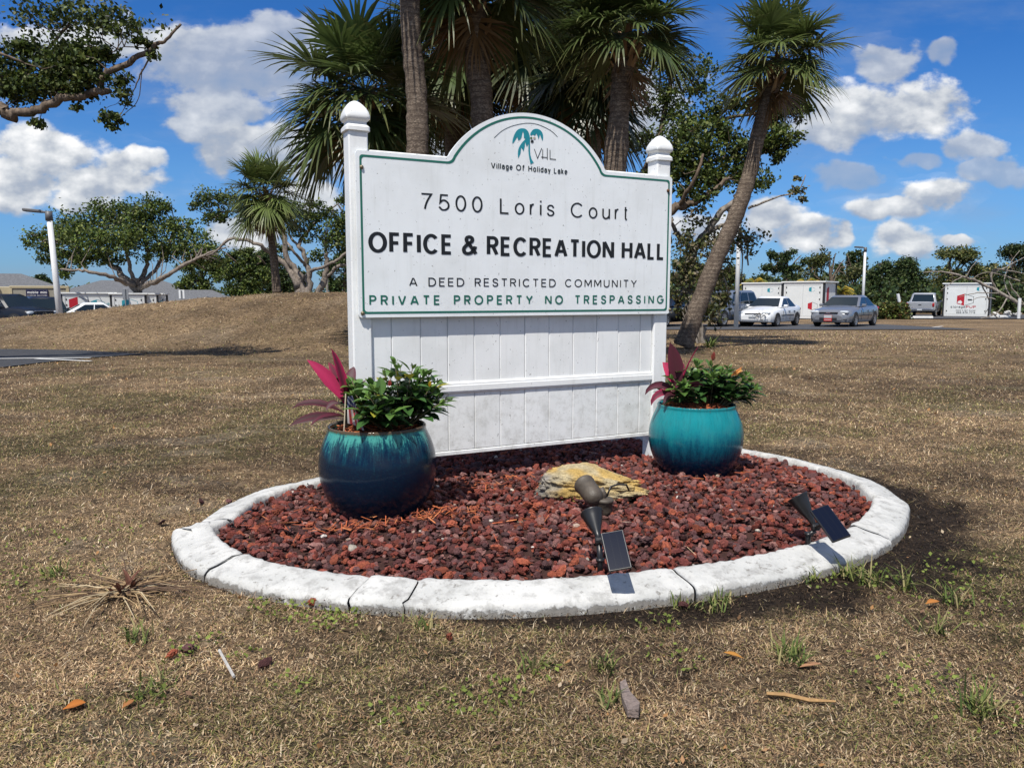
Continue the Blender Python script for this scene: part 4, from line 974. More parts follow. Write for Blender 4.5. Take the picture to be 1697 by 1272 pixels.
def shrub(P, rx, ry, hgt, n, label, seed):
    rg = np.random.default_rng(seed); o = thing('hibiscus_shrub', P, label, 'shrub'); bs = MB(); bl = MB()
    for k in range(n):
        a = rg.random() * 6.283; r = math.sqrt(rg.random()); tip = P + np.array((rx * r * math.cos(a), ry * r * math.sin(a), hgt * (1 - .62 * r * r) * (.55 + .5 * rg.random())))
        base = P + np.array((rx * .22 * r * math.cos(a), ry * .22 * r * math.sin(a), -.03)); mid = (base + tip) / 2 + rg.normal(0, .015, 3)
        tt = np.linspace(0, 1, 7)[:, None]; pts = (1 - tt) ** 2 * base + 2 * tt * (1 - tt) * mid + tt ** 2 * tip; bs.tube(pts, np.linspace(.006, .0022, 7), 5)
        dirn = nrm(tip - mid); m = 9 + int(rg.integers(0, 4))
        for q in range(m):
            f = .38 + .62 * (q + .5) / m; c = (1 - f) ** 2 * base + 2 * f * (1 - f) * mid + f ** 2 * tip; az = q * 2.4 + rg.random(); side = np.array((math.cos(az), math.sin(az), 0))
            el = .15 + .7 * (q / m) ** 2 + rg.normal(0, .25); d = side * math.cos(el) + dirn * math.sin(el) + np.array((0, 0, .1))
            L = (.108 - .035 * (q / m) ** 2) * (.75 + .5 * rg.random()); col = np.array((.035, .085, .022)) * (.6 + .9 * rg.random()); 
            if q > m - 4: col = np.array((.085, .165, .035)) * (.7 + .6 * rg.random())
            if rg.random() < .03: col = np.array((.32, .30, .04))
            ovate(bl, c + side * .008, d, np.array((0, 0, 1.)), L, L * .50, col, .2 + .5 * rg.random())
        for q in range(4):
            d = nrm(dirn + rg.normal(0, .35, 3)); ovate(bl, tip, d, rg.normal(size=3), .035, .016, np.array((.13, .21, .045)) * (.8 + .4 * rg.random()), .1)
    bs.build('stems', BARK_S, o, smooth=True); bl.build('foliage', SHRUB_M, o); return o
sh1 = shrub(P1 + (.085, .01, 0), .29, .25, .30, 52, 'dense dark green hibiscus shrub filling the dark navy pot', 3)
sh2 = shrub(P2 + (.07, 0, 0), .29, .24, .25, 44, 'green hibiscus shrub with a peach bud in the turquoise pot', 4)
def bud(sh, p, d, L, W, cols, name='flower_bud'):
    b = MB(); d = nrm(d); 
    for k in range(5): a = k * 1.257; ref = nrm(np.cross(d, (.3, .2, .9))); u = ref * math.cos(a) + np.cross(d, ref) * math.sin(a); ovate(b, np.array(p), d + u * .16, u, L * (.9 + .04 * k), W, cols[k % len(cols)], -.1)
    b.build(name, CORDY_M, sh)
bud(sh2, at(1212, 622, P2[1] - .03), (.8, 0, .42), .075, .022, [(.75, .38, .10), (.7, .22, .10), (.8, .5, .2)])
bud(sh2, at(1181, 598, P2[1] - .05), (.1, 0, 1), .05, .022, [(.30, .06, .05), (.25, .10, .06)])
bud(sh1, at(646, 640, P1[1] - .2), (0, -.3, 1), .028, .015, [(.55, .12, .10)])
bud(sh1, at(712, 641, P1[1] - .15), (.1, -.2, 1), .026, .014, [(.6, .42, .04)])
# the little flag on a stick
FL = at(572, 690, P1[1] - .15); fo = thing('small_flag', FL, 'little American flag on a stick in the dark navy pot', 'flag')
b = MB(); b.tube([at(570, 716, P1[1] - .15), at(573, 652, P1[1] - .13)], .003, 6); b.build('flag_stick', material('pale wood stick', (.5, .42, .3), .7), fo)
b = MB(); nu, nv = 14, 14; A_ = at(573, 656, P1[1] - .14); vs = []; cs = []
for q in range(nu):
    for w_ in range(nv):
        u_, v_ = q / (nu - 1), w_ / (nv - 1)
        vs.append(A_ + np.array((.008 + .075 * u_ * (.35 + .65 * v_), -.012 * math.sin(u_ * 7 + v_ * 2), -.125 * v_ - .035 * u_ * v_ + .0)))
        star = v_ < .46; k_ = int(v_ * 3.99 + u_ * 6.5); c = (.012, .018, .075) if star else ((.55, .05, .06) if int(u_ * 6.99) % 2 else (.72, .69, .67))
        if star and (q + w_) % 3 == 0 and q % 2: c = (.6, .6, .62)
        cs.append(c)
i = np.arange(nu - 1)[:, None] * nv; j = np.arange(nv - 1)[None]; b.add(vs, [np.stack([i + j, i + j + 1, i + nv + j + 1, i + nv + j], -1).reshape(-1, 4)], np.array(cs))
b.build('flag_cloth', leaf_mat('flag cloth', .7, .2), fo, smooth=True)

# ------------------------------------------------------------------ lights in the bed
BLK = material('black plastic', (.012, .012, .013), .38, var=.2, vscale=20); BRZ = material('weathered bronze paint', (.070, .056, .042), .55, var=.35, vscale=22, bump=.2, bscale=60); PVC = material('grey conduit', (.42, .44, .45), .5); LENS = material('lamp glass', (.10, .11, .12), .08, spec=.8)
def solar_material():
    m = bpy.data.materials.new('solar cell'); m.use_nodes = True; t = NT(m.node_tree); p = t.n['Principled BSDF']; p.inputs['Roughness'].default_value = .2; p.inputs['Specular IOR Level'].default_value = .05
    u = t.new('ShaderNodeAttribute'); u.attribute_name = 'Col'; s = t.new('ShaderNodeSeparateColor'); t.l.new(u.outputs[0], s.inputs[0])
    a = t.math('LESS_THAN', t.math('FRACT', t.math('MULTIPLY', s.outputs[0], 24)), .10); c = t.math('LESS_THAN', t.math('FRACT', t.math('MULTIPLY', s.outputs[1], 3)), .025)
    t.put(p.inputs['Base Color'], t.mix(t.math('MAXIMUM', t.math('MULTIPLY', a, .35), c), (.005, .008, .020, 1), (.022, .025, .032, 1))); return m
SOLAR = solar_material()
def frame_of(d, up=(0, 0, 1)):
    d = nrm(d); s = nrm(np.cross(d, up)); return d, s, np.cross(s, d)
def lathe_along(b, p, d, prof, k=28, col=None):
    d, s, u = frame_of(d, (0, 0, 1) if abs(nrm(d)[2]) < .95 else (0, 1, 0)); b.lathe(prof, k, col, M=lambda v: p + v[:, :1] * s + v[:, 1:2] * u + v[:, 2:] * d)
def solar_light(stake, head0, head1, pc, ph_, pw, pn, label, spin=0):
    """stake foot, narrow and wide end of the lamp head, centre of the panel"""
    o = thing('solar_spotlight', stake, label, 'garden light'); stake = np.array(stake, float); head0 = np.array(head0); head1 = np.array(head1)
    kn = head0 + nrm(head0 - head1) * .03
    b = MB(); b.tube([stake + (0, 0, -.06), stake + (0, 0, .05), kn + (0, 0, -.015)], [.009, .012, .011], 10); b.tube([stake + (0, 0, .048), stake + (0, 0, .060)], .016, 12); b.build('stake', BLK, o, smooth=True)
    b = MB(); lathe_along(b, kn, (1, 0, 0), [(0, -.016), (.014, -.016), (.016, -.012), (.016, .012), (.014, .016), (0, .016)], 18); b.build('hinge', BLK, o)
    d = head1 - head0; L = np.linalg.norm(d); b = MB(); lathe_along(b, head0, d, [(0, -.03), (.010, -.03), (.012, -.005), (.013, 0), (.016, L * .12), (.026, L * .4), (.037, L * .75), (.044, L * .97), (.046, L), (.045, L * 1.02), (.042, L * 1.02), (.039, L * .93)]); hd = b.build('lamp_head', BLK, o, smooth=True)
    b = MB(); lathe_along(b, head0, d, [(0, L * .92), (.041, L * .92)]); b.build('lens', LENS, hd)
    n = nrm(pn); x = nrm(np.cross((0, 0, 1), n)); x = x * math.cos(spin) + np.cross(n, x) * math.sin(spin); y = np.cross(n, x); M = lambda v: np.array(pc) + v[:, :1] * x + v[:, 1:2] * y + v[:, 2:] * n
    b = MB(); b.bbox((-pw / 2, -ph_ / 2, -.010), (pw / 2, ph_ / 2, 0), .003, M=M); pnl = b.build('solar_panel', BLK, o)
    b = MB(); e = .004; q = np.array([(-pw / 2 + e, -ph_ / 2 + e, .0012), (pw / 2 - e, -ph_ / 2 + e, .0012), (pw / 2 - e, ph_ / 2 - e, .0012), (-pw / 2 + e, ph_ / 2 - e, .0012)]); b.add(M(q), [[[0, 1, 2, 3]]], np.array([(0, 0, 0), (0, 1, 0), (1, 1, 0), (1, 0, 0)])); b.build('solar_cell', SOLAR, pnl)
    b = MB(); b.tube([kn, np.array(pc) - n * .012], .008, 8); b.build('bracket', BLK, o)
    return o
y1 = 2.80
S1 = gnd(1028, 963, .062)                                       # where the panel's shadow falls on the kerb
def along_sun(S, target_py):
    for t_ in np.linspace(.02, .6, 400):
        p = S + np.array(sdir) * t_; rx, rz = ray(848, target_py)
        if EYE + rz * p[1] < p[2]: return p
    return p
pc1 = along_sun(S1, 911); pc1[0] += .0
d1 = at(997, 946, 2.82); d1[2] = .06
solar_light((d1[0] - .005, 2.83, .05), at(990, 884, 2.86), at(986, 852, 2.93) + np.array((-.012, 0, .004)), pc1, .150, .082, (-.12, -.62, .62), 'black solar spotlight standing below the boulder at the near edging', spin=.26)
S2 = gnd(1372, 912, .062); pc2 = along_sun(S2, 866)
d2 = gnd(1341, 903, .06)
solar_light((d2[0], d2[1] + .015, .05), at(1345, 862, d2[1] + .02), at(1326, 824, d2[1] + .07) + np.array((-.012, 0, .003)), pc2, .155, .084, (-.05, -.60, .66), 'black solar spotlight at the right end of the bed', spin=.40)
# bronze floodlight on its conduit
fb = gnd(1003, 858, .06); fo = thing('bronze_floodlight', fb, 'weathered bronze bullet floodlight on a round junction box in front of the boulder', 'floodlight'); YF = fb[1]
b = MB(); b.tube([fb + (0, 0, -.05), at(1006, 846, YF)], .016, 14); b.build('conduit', PVC, fo, smooth=True)
bx = at(1000, 850, YF); b = MB(); lathe_along(b, bx, (0.05, -.05, 1), [(0, 0), (.036, 0), (.040, .004), (.041, .02), (.041, .058), (.044, .060), (.044, .068), (.040, .074), (.0, .076)], 28); b.build('junction_box', BRZ, fo, smooth=True)
tp = bx + (.0, 0, .075)
b = MB(); b.tube([tp + (0, 0, -.01), tp + (0, 0, .02), tp + (-.012, .01, .045)], [.013, .013, .014], 10); b.build('swivel', BRZ, fo, smooth=True)
b = MB(); hb = tp + (-.052, .0, .012); lathe_along(b, hb, (-.30, .80, .30), [(0, -.05), (.018, -.048), (.032, -.040), (.043, -.022), (.047, .01), (.048, .05), (.050, .085), (.052, .088), (.052, .097), (.047, .099), (.042, .080)], 30); hd = b.build('lamp_housing', BRZ, fo, smooth=True)
b = MB(); lathe_along(b, hb, (-.30, .80, .30), [(0, .082), (.043, .082)]); b.build('lens', LENS, hd)
cb = MB(); cb.tube([at(1004, 826, YF + .02), at(1012, 806, YF + .03), at(1024, 802, YF + .07), at(1038, 803, YF + .12), at(1042, 812, YF + .13)], .0045, 7); cb.build('cable', BLK, fo, smooth=True)

bark_piece_m = material('old bark', (.20, .155, .135), .9, var=.4, vscale=70, bump=.6, bscale=90)
# ------------------------------------------------------------------ odd bits lying on the lawn
def flat_bit(name, px, py, L, W, az, col, label, cat, curl=.2):
    g = gnd(px, py); b = MB(); blade_leaf(b, g + (-math.cos(az) * L / 2, -math.sin(az) * L / 2, .016), az, .25, L, W, .5, col, np.array(col) * .7, fold=curl); return tag(b.build(name, GRASS_M, org=g), label, cat)
flat_bit('fallen_leaf', 124, 1180, .055, .045, .5, (.50, .17, .035), 'round bright orange dead leaf lying in the lower left corner', 'leaf')
flat_bit('fallen_leaf', 213, 1176, .04, .024, 1.2, (.40, .17, .06), 'small brown orange dead leaf just right of the round orange one', 'leaf')
flat_bit('fallen_leaf', 1215, 1095, .06, .026, 2.7, (.52, .24, .05), 'two tone orange leaf on the lawn below the dark soil', 'leaf')
flat_bit('fallen_leaf', 1342, 1113, .075, .022, 0.1, (.45, .24, .13), 'long pinkish tan dead leaf lying level in the right foreground', 'leaf')
flat_bit('fallen_leaf', 1545, 1006, .055, .034, .2, (.50, .20, .05), 'orange dead leaf beside grass tufts right of the edging', 'leaf')
g = gnd(1042, 1170); b = MB(); P = np.array([gnd(*q)[:2] for q in [(1027, 1146), (1036, 1143), (1044, 1160), (1060, 1180), (1058, 1194), (1040, 1192), (1031, 1170)]]); n_ = len(P); j = np.arange(n_)
b.add(np.vstack([np.column_stack([P, .030 + .004 * np.sin(j * 2.0)]), np.column_stack([P, np.full(n_, .008)])]), [[list(range(n_))[::-1]], np.stack([j, (j + 1) % n_, n_ + (j + 1) % n_, n_ + j], -1)]); tag(b.build('bark_piece', bark_piece_m, org=g), 'grey brown wedge of bark in the centre foreground', 'bark')
g = gnd(376, 1107); b = MB(); b.tube([gnd(364, 1087) + (0, 0, .02), gnd(388, 1128) + (0, 0, .014)], .0045, 6); tag(b.build('stick', material('bleached wood', (.42, .40, .37), .8, var=.3, vscale=60), org=g), 'straight pale grey stick lying on the lawn at left', 'stick')
g = gnd(1330, 1165); b = MB(); b.tube([gnd(1270, 1160) + (0, 0, .02), gnd(1300, 1164) + (0, 0, .024), gnd(1340, 1171) + (0, 0, .02), gnd(1384, 1172) + (0, 0, .018)], [.005, .006, .006, .003], 6); tag(b.build('stick', material('tan twig', (.34, .20, .08), .8, var=.3, vscale=60), org=g), 'long tan twig lying at the lower right', 'stick')
g = gnd(208, 985); o = thing('dead_clump', g, 'flattened clump of dead straw stalks left of the edging', 'dead plant'); b = MB()
for k in range(70):
    a = rng.random() * 6.283; L = .10 + .22 * rng.random(); el = abs(rng.normal(.12, .2)); p = g + (rng.normal(0, .03), rng.normal(0, .03), .015); d = np.array((math.cos(a) * 1.2, math.sin(a), 0)); b.tube([p, p + d * L * .5 + (0, 0, L * .5 * el), p + d * L + (0, 0, L * .3 * el)], [.0026, .0024, .001], 4, np.array([(.46, .33, .18), (.30, .20, .11), (.58, .47, .30), (.14, .09, .06)][rng.integers(0, 4)]))
b.build('stalks', GRASS_M, o); b = MB()
for k in range(14):
    a = rng.random() * 6.283; p = g + (rng.normal(0, .02), rng.normal(0, .02), 0); blade_leaf(b, p, a, 1.0, .07 + .05 * rng.random(), .016, .7, (.17, .07, .045), (.10, .05, .035))
b.build('dead_leaves', GRASS_M, o)

# ------------------------------------------------------------------ trees
def bark(name, c0, c1, sc, ring=0, bump=.8):
    m = bpy.data.materials.new(name); m.use_nodes = True; t = NT(m.node_tree); p = t.n['Principled BSDF']; p.inputs['Roughness'].default_value = .9; p.inputs['Specular IOR Level'].default_value = .2
    O = t.new('ShaderNodeTexCoord').outputs['Object']; n = t.noise(O, sc, 7, .7); n2 = t.noise(t.vmath('MULTIPLY', O, (1, 1, .16)), sc * 1.8, 5, .7)
    k = n
    if ring:
        s = t.new('ShaderNodeSeparateXYZ'); t.l.new(O, s.inputs[0]); z = t.math('MULTIPLY_ADD', t.math('SUBTRACT', n, .5), .10, s.outputs[2])
        saw = t.math('FRACT', t.math('MULTIPLY', z, ring)); n4 = t.noise(t.vmath('MULTIPLY', O, (1, 1, 2.2)), 26, 4, .7); k = t.math('ADD', t.math('MULTIPLY', t.math('SUBTRACT', 1.0, t.math('POWER', saw, 3.0)), .10), t.math('ADD', t.math('MULTIPLY', n, .40), t.math('MULTIPLY', n4, .62)))
    else: k = t.math('ADD', t.math('MULTIPLY', n, .5), t.math('MULTIPLY', n2, .5))
    t.put(p.inputs['Base Color'], t.mix(t.maprange(k, .28 if not ring else .5, .72 if not ring else .95), c4(c0), c4(c1)))
    bn = t.new('ShaderNodeBump'); bn.inputs['Strength'].default_value = bump; bn.inputs['Distance'].default_value = .03; t.put(bn.inputs['Height'], k); t.put(p.inputs['Normal'], bn.outputs[0]); return m
OAKBARK = bark('oak bark', (.030, .022, .017), (.25, .19, .14), 9, bump=1.0); PALEBARK = bark('pale oak bark', (.060, .048, .038), (.34, .285, .235), 7); PALMBARK = bark('palm trunk', (.085, .064, .050), (.52, .42, .32), 6, 11); DEADWOOD = bark('weathered dead wood', (.08, .065, .05), (.38, .34, .295), 6)
LEAF_M = material('tree leaves', attr=True, rough=.55, spec=.35, trans=.28); FROND_M = material('palm fronds', attr=True, rough=.38, spec=.5, trans=.25)
OAK_PAL = np.array([(.050, .080, .018), (.085, .130, .024), (.130, .180, .036), (.022, .040, .013), (.19, .22, .055)]); DARK_PAL = np.array([(.028, .052, .016), (.044, .076, .022), (.070, .108, .030), (.016, .030, .012), (.10, .12, .04)])
OLIVE_PAL = np.array([(.080, .098, .026), (.120, .130, .036), (.050, .066, .020), (.160, .150, .050), (.030, .042, .014)])
def px_pts(P, Y0):
    v = []; r = []
    for q in P:
        px, py, dy, rp = q; Y = Y0 + dy; v.append(at(px, py, Y)); r.append(rp * Y / F_PX)
    return np.array(v), np.array(r)
def refine(v, r, k=5, wob=.0, rg=None):
    v = np.asarray(v); n = len(v)
    if n < 3: t_ = np.linspace(0, n - 1, (n - 1) * k + 1); o = np.stack([np.interp(t_, range(n), v[:, c]) for c in range(3)], 1)
    else: o = np.array([q for i in range(n - 1) for q in [.5 * ((2 * v[i]) + (-v[max(i - 1, 0)] + v[i + 1]) * t_ + (2 * v[max(i - 1, 0)] - 5 * v[i] + 4 * v[i + 1] - v[min(i + 2, n - 1)]) * t_ ** 2 + (-v[max(i - 1, 0)] + 3 * v[i] - 3 * v[i + 1] + v[min(i + 2, n - 1)]) * t_ ** 3) for t_ in np.arange(k) / k]] + [v[-1]])
    rr = np.interp(np.linspace(0, n - 1, len(o)), range(n), r)
    if wob and rg is not None: o[1:-1] += rg.normal(0, 1, (len(o) - 2, 3)) * wob * rr[1:-1, None]
    return o, rr
def scatter(b, sub, m, sig, size, pal, rg, elong=1.6, up=(0, 0, .25)):
    c = np.repeat(sub, m, 0) + rg.normal(0, 1, (len(sub) * m, 3)) * np.repeat(sig, m)[:, None] * np.array((1, 1, .72))
    v, f = leaf_quads(c, size * (.6 + .8 * rg.random(len(c))), .6, elong, rg, up)
    sb = np.repeat(.75 + .5 * rg.random(len(sub)), m)
    col = pal[rg.integers(0, len(pal), len(c))] * (sb * (.75 + .5 * rg.random(len(c))))[:, None]; b.add(v, f, np.repeat(col, 4, 0))
def tree(name, label, Y0, base, limbs, clumps, leaf, m, pal, bk, seed, group=None, cat='tree', k=7, dead=False, sigk=.30, rk=1.0):
    """limbs: lists of (px, py, depth offset, radius px); clumps: (px, py, rx, ry, clusters[, depth offset])"""
    rg = np.random.default_rng(seed); bp = base_at(base, Y0); o = thing(name, bp, label, cat, group); T = MB(); nodes = []; 
    for P in limbs:
        v, r = px_pts(P, Y0); v, r = refine(v, r, 5, .25, rg); T.tube(v, r * rk, k, wob=.25, seed=seed); nodes.append(v)
    nodes = np.vstack(nodes); L = MB(); sc = Y0 / F_PX
    for q in clumps:
        px, py, rx, ry, ns = q[:5]; dy = q[5] if len(q) > 5 else 0
        c = at(px, py, Y0 + dy); R = np.array((rx * sc, .5 * (rx + ry) * sc, ry * sc)); d = nrm(rg.normal(size=(ns, 3))); rad = rg.random(ns) ** .45; sub = c + d * rad[:, None] * R
        sig = np.full(ns, sigk * min(R) + leaf * .4) * (.7 + .6 * rg.random(ns)); scatter(L, sub, m, sig, leaf, pal, rg)
        for s_ in sub[:: 2]:
            e = nodes[np.argmin(np.linalg.norm(nodes - s_, axis=1) + rg.random(len(nodes)) * .3 * R[0])]; mid = (e + s_) / 2 + rg.normal(0, .12, 3) * np.linalg.norm(s_ - e); dd = np.linalg.norm(s_ - e); r0 = max(.006, min(.012 * dd + .01, 1.0 * sc)); T.tube([e, mid, s_], [r0, r0 * .7, r0 * .35], 4, cap=False)
    T.build('trunk', bk, o, smooth=True)
    if L.n: L.build('crown', LEAF_M, o)
    return o

# --- fan palms
def frond(b, P, az, el, Lp, Lf, rg, col, tipc, n=42, droop=1.0, spread=2.5):
    h = np.array((math.cos(az), math.sin(az), 0)); s = np.array((-h[1], h[0], 0)); up = np.array((0, 0, 1.))
    d0 = h * math.cos(el) + up * math.sin(el); tt = np.linspace(0, 1, 7)[:, None]; bend = .28 * droop * Lp * max(.15, math.cos(el))
    pts = P + d0 * Lp * tt - up * bend * tt ** 2; b.tube(pts, np.linspace(.017, .009, 7) * Lp / .9, 4, np.array((.10, .13, .04)) * (.8 + .4 * rg.random()), cap=False)
    a = nrm(pts[-1] - pts[-2]); nn = nrm(np.cross(a, s)); nn = nn if nn[2] > 0 else -nn
    th = np.linspace(-spread, spread, n) + rg.normal(0, .03, n); ca, sa_ = np.cos(th), np.sin(th)
    # arching midrib: the outer segments start further along it
    st = pts[-1] + np.outer(.16 * Lf * (1 + ca) / 2, a); dirv = nrm(np.outer(ca, a) + np.outer(sa_, s) + np.outer(.30 * np.abs(sa_) + .05, nn))
    L = Lf * (.66 + .34 * np.cos(th * .62)) * (.9 + .2 * rg.random(n)); w = .031 * Lf * (.8 + .4 * rg.random(n)); perp = nrm(np.cross(dirv, nn)); K = np.array((0, .33, .62, .84, 1.0)); W = np.array((.35, 1.0, .85, .48, .04)); V = []
    dr = droop * (.16 + .40 * rg.random(n)) * Lf
    for q in range(5):
        c = st + dirv * (L * K[q])[:, None] - up * (dr * K[q] ** 2.4)[:, None]; V += [c - perp * (w * W[q])[:, None], c + perp * (w * W[q])[:, None]]
    V = np.stack(V, 1).reshape(-1, 3); k = np.arange(n)[:, None] * 10; cc = col * (.75 + .5 * rg.random((n, 1))); C = np.repeat(cc[:, None], 10, 1); C[:, 8:] = C[:, 8:] * .4 + np.asarray(tipc) * .6; C[:, 6:8] = C[:, 6:8] * .8 + np.asarray(tipc) * .2
    b.add(V, [k + np.array([2 * q, 2 * q + 1, 2 * q + 3, 2 * q + 2]) for q in range(4)], C.reshape(-1, 3))
def palm(label, Y0, trunk, R, nf, seed, boots=.0, dead=6, elmin=-42, group='cabbage palms behind the sign', col=(.075, .108, .032), base=None, tipy=(.20, .17, .07), kc=.95):
    rg = np.random.default_rng(seed); v, r = px_pts(trunk, Y0)
    v0 = v[0].copy(); zb = hz1(v0[0], v0[1])
    if v0[2] > zb + .05: v = np.vstack([[v0[0] + (v0[0] - v[1][0]) * .25, v0[1], zb - .1], v]); r = np.concatenate([[r[0] * 1.18], r])
    o = thing('palm_tree', (v[0][0], v[0][1], zb), label, 'palm tree', group); v, r = refine(v, r, 10); b = MB(); b.tube(v, r * (1 + .05 * rg.normal(size=len(r))), 16, wob=.07, seed=seed); tr = b.build('trunk', PALMBARK, o, smooth=True)
    P = v[-1]; ax = nrm(v[-1] - v[-4]); rt = r[-1]
    b = MB(); nb = 46 if boots else 22; Lb = boots or .5
    for q in range(nb):       # old leaf bases round the top of the trunk
        a = q * 2.4; f = rg.random(); c = P - ax * (f * Lb); h = np.array((math.cos(a), math.sin(a), 0)); L_ = .14 + .24 * rg.random(); w_ = .035 + .03 * rg.random(); p0 = c + h * rt * .85; d = nrm(h * .55 + np.array((0, 0, 1.0)) * (.8 if rg.random() < .75 else -.9)); s = np.array((-h[1], h[0], 0)); e = p0 + d * L_
        cc = np.array([(.20, .12, .065), (.32, .21, .12), (.12, .07, .04), (.42, .31, .20)][rg.integers(0, 4)]); b.add([p0 - s * w_, p0 + s * w_, e + s * w_ * .5, e - s * w_ * .5, p0 + h * .03, e + h * .02], [[[0, 1, 4, 4][:3] + [4]][:0] or [[0, 1, 2, 3]], [[0, 4, 5, 3]], [[4, 1, 2, 5]]], cc)
    b.build('leaf_bases', FROND_M, o)
    b = MB()
    for q in range(nf):
        f = (q + .5) / nf; el = math.radians(74 - (74 - elmin) * f ** .80) + rg.normal(0, .10); az = q * 2.39996 + rg.normal(0, .2); k = .85 + .3 * rg.random(); c = np.array(col) * (.8 + .5 * rg.random()) * (1.0 if f < .75 else .85)
        frond(b, P + ax * .10 * (1 - f), az, el, R * .50 * k, R * .62 * k, rg, c * kc, tipy, droop=.5 + .75 * f)
    b.build('crown', FROND_M, o)
    if dead:
        b = MB()
        for q in range(dead): frond(b, P - ax * .1, rg.random() * 6.28, math.radians(-62 - 22 * rg.random()), R * .42, R * .5, rg, np.array((.20, .12, .055)), (.26, .17, .09), n=20, droop=.5, spread=1.5)
        b.build('dead_fronds', FROND_M, o)
    return o
palm('leaning fan palm right of the sign, its grey trunk curving up to the right', 17.0, [(1132, 574, 0, 16.5), (1155, 512, 0, 14.5), (1186, 432, 0, 13.5), (1220, 355, 0, 12.8), (1243, 285, 0, 12), (1256, 225, 0, 11.5), (1277, 150, 0, 12.0), (1289, 100, 0, 12)], 1.30, 32, 11, boots=.75, dead=4, elmin=-14, kc=1.2, col=(.080, .108, .032), tipy=(.26, .22, .09))
palm('short leaning fan palm with the broad low crown just left of the sign', 15.0, [(655, 330, 0, 14), (641, 245, 0, 13.5), (622, 205, 0, 13.5), (607, 160, 0, 11)], 1.62, 40, 12, boots=.35, dead=2, elmin=-34)
palm('tall pale trunked fan palm nearest the left sign post, crown above the picture', 12.6, [(690, 420, 0, 18), (692, 250, 0, 17), (690, 150, 0, 16.5), (682, 70, 0, 16), (676, -80, 0, 15), (672, -330, 0, 14)], 1.5, 30, 13, boots=.4, dead=3, elmin=-30)
palm('dark trunked fan palm rising behind the left shoulder of the sign', 13.6, [(800, 420, 0, 18), (799, 190, 0, 17), (793, 120, 0, 20), (786, 30, 0, 20), (783, -50, 0, 17)], 1.6, 30, 14, boots=1.2, dead=5, elmin=-30)
palm('thick trunked fan palm with shaggy top behind the right shoulder of the sign', 13.4, [(1012, 420, 0, 21), (1019, 280, 0, 19.5), (1027, 180, 0, 16.5), (1034, 100, 0, 18), (1036, 60, 0, 15)], 1.15, 34, 15, boots=.6, dead=2, elmin=-12)
palm('fan palm crowded behind the dome of the sign, partly brown fronds', 18.5, [(900, 420, 0, 15), (898, 200, 0, 14), (890, 60, 0, 14)], 1.75, 38, 16, boots=.5, dead=8, elmin=-45, col=(.055, .078, .026))
palm('low fan palm with rusty dead fronds behind the right of the dome', 17.2, [(955, 420, 0, 15), (958, 250, 0, 14), (960, 150, 0, 14)], 1.35, 34, 17, boots=.5, dead=14, elmin=-50, col=(.055, .076, .026))
palm('dim fan palm behind the pale trunk left of the dome', 19.5, [(755, 420, 0, 15), (752, 240, 0, 14), (748, 90, 0, 14)], 1.8, 36, 18, boots=.5, dead=6, elmin=-55, col=(.055, .080, .026))
palm('slender lone fan palm standing on the crest of the mound at left', 23.5, [(459, 486, 0, 7.2), (453, 420, 0, 6.2), (446, 360, 0, 5.8), (440, 322, 0, 7)], 1.22, 34, 19, boots=.5, dead=4, kc=1.25, group='palm on the mound', col=(.085, .115, .032), tipy=(.30, .28, .11))
palm('small fan palm crown filling the gap left of the shaggy topped palm', 16.0, [(985, 420, 0, 12), (984, 200, 0, 11), (975, 110, 0, 11)], 1.4, 30, 23, boots=.4, dead=8, elmin=-50, col=(.040, .060, .022))

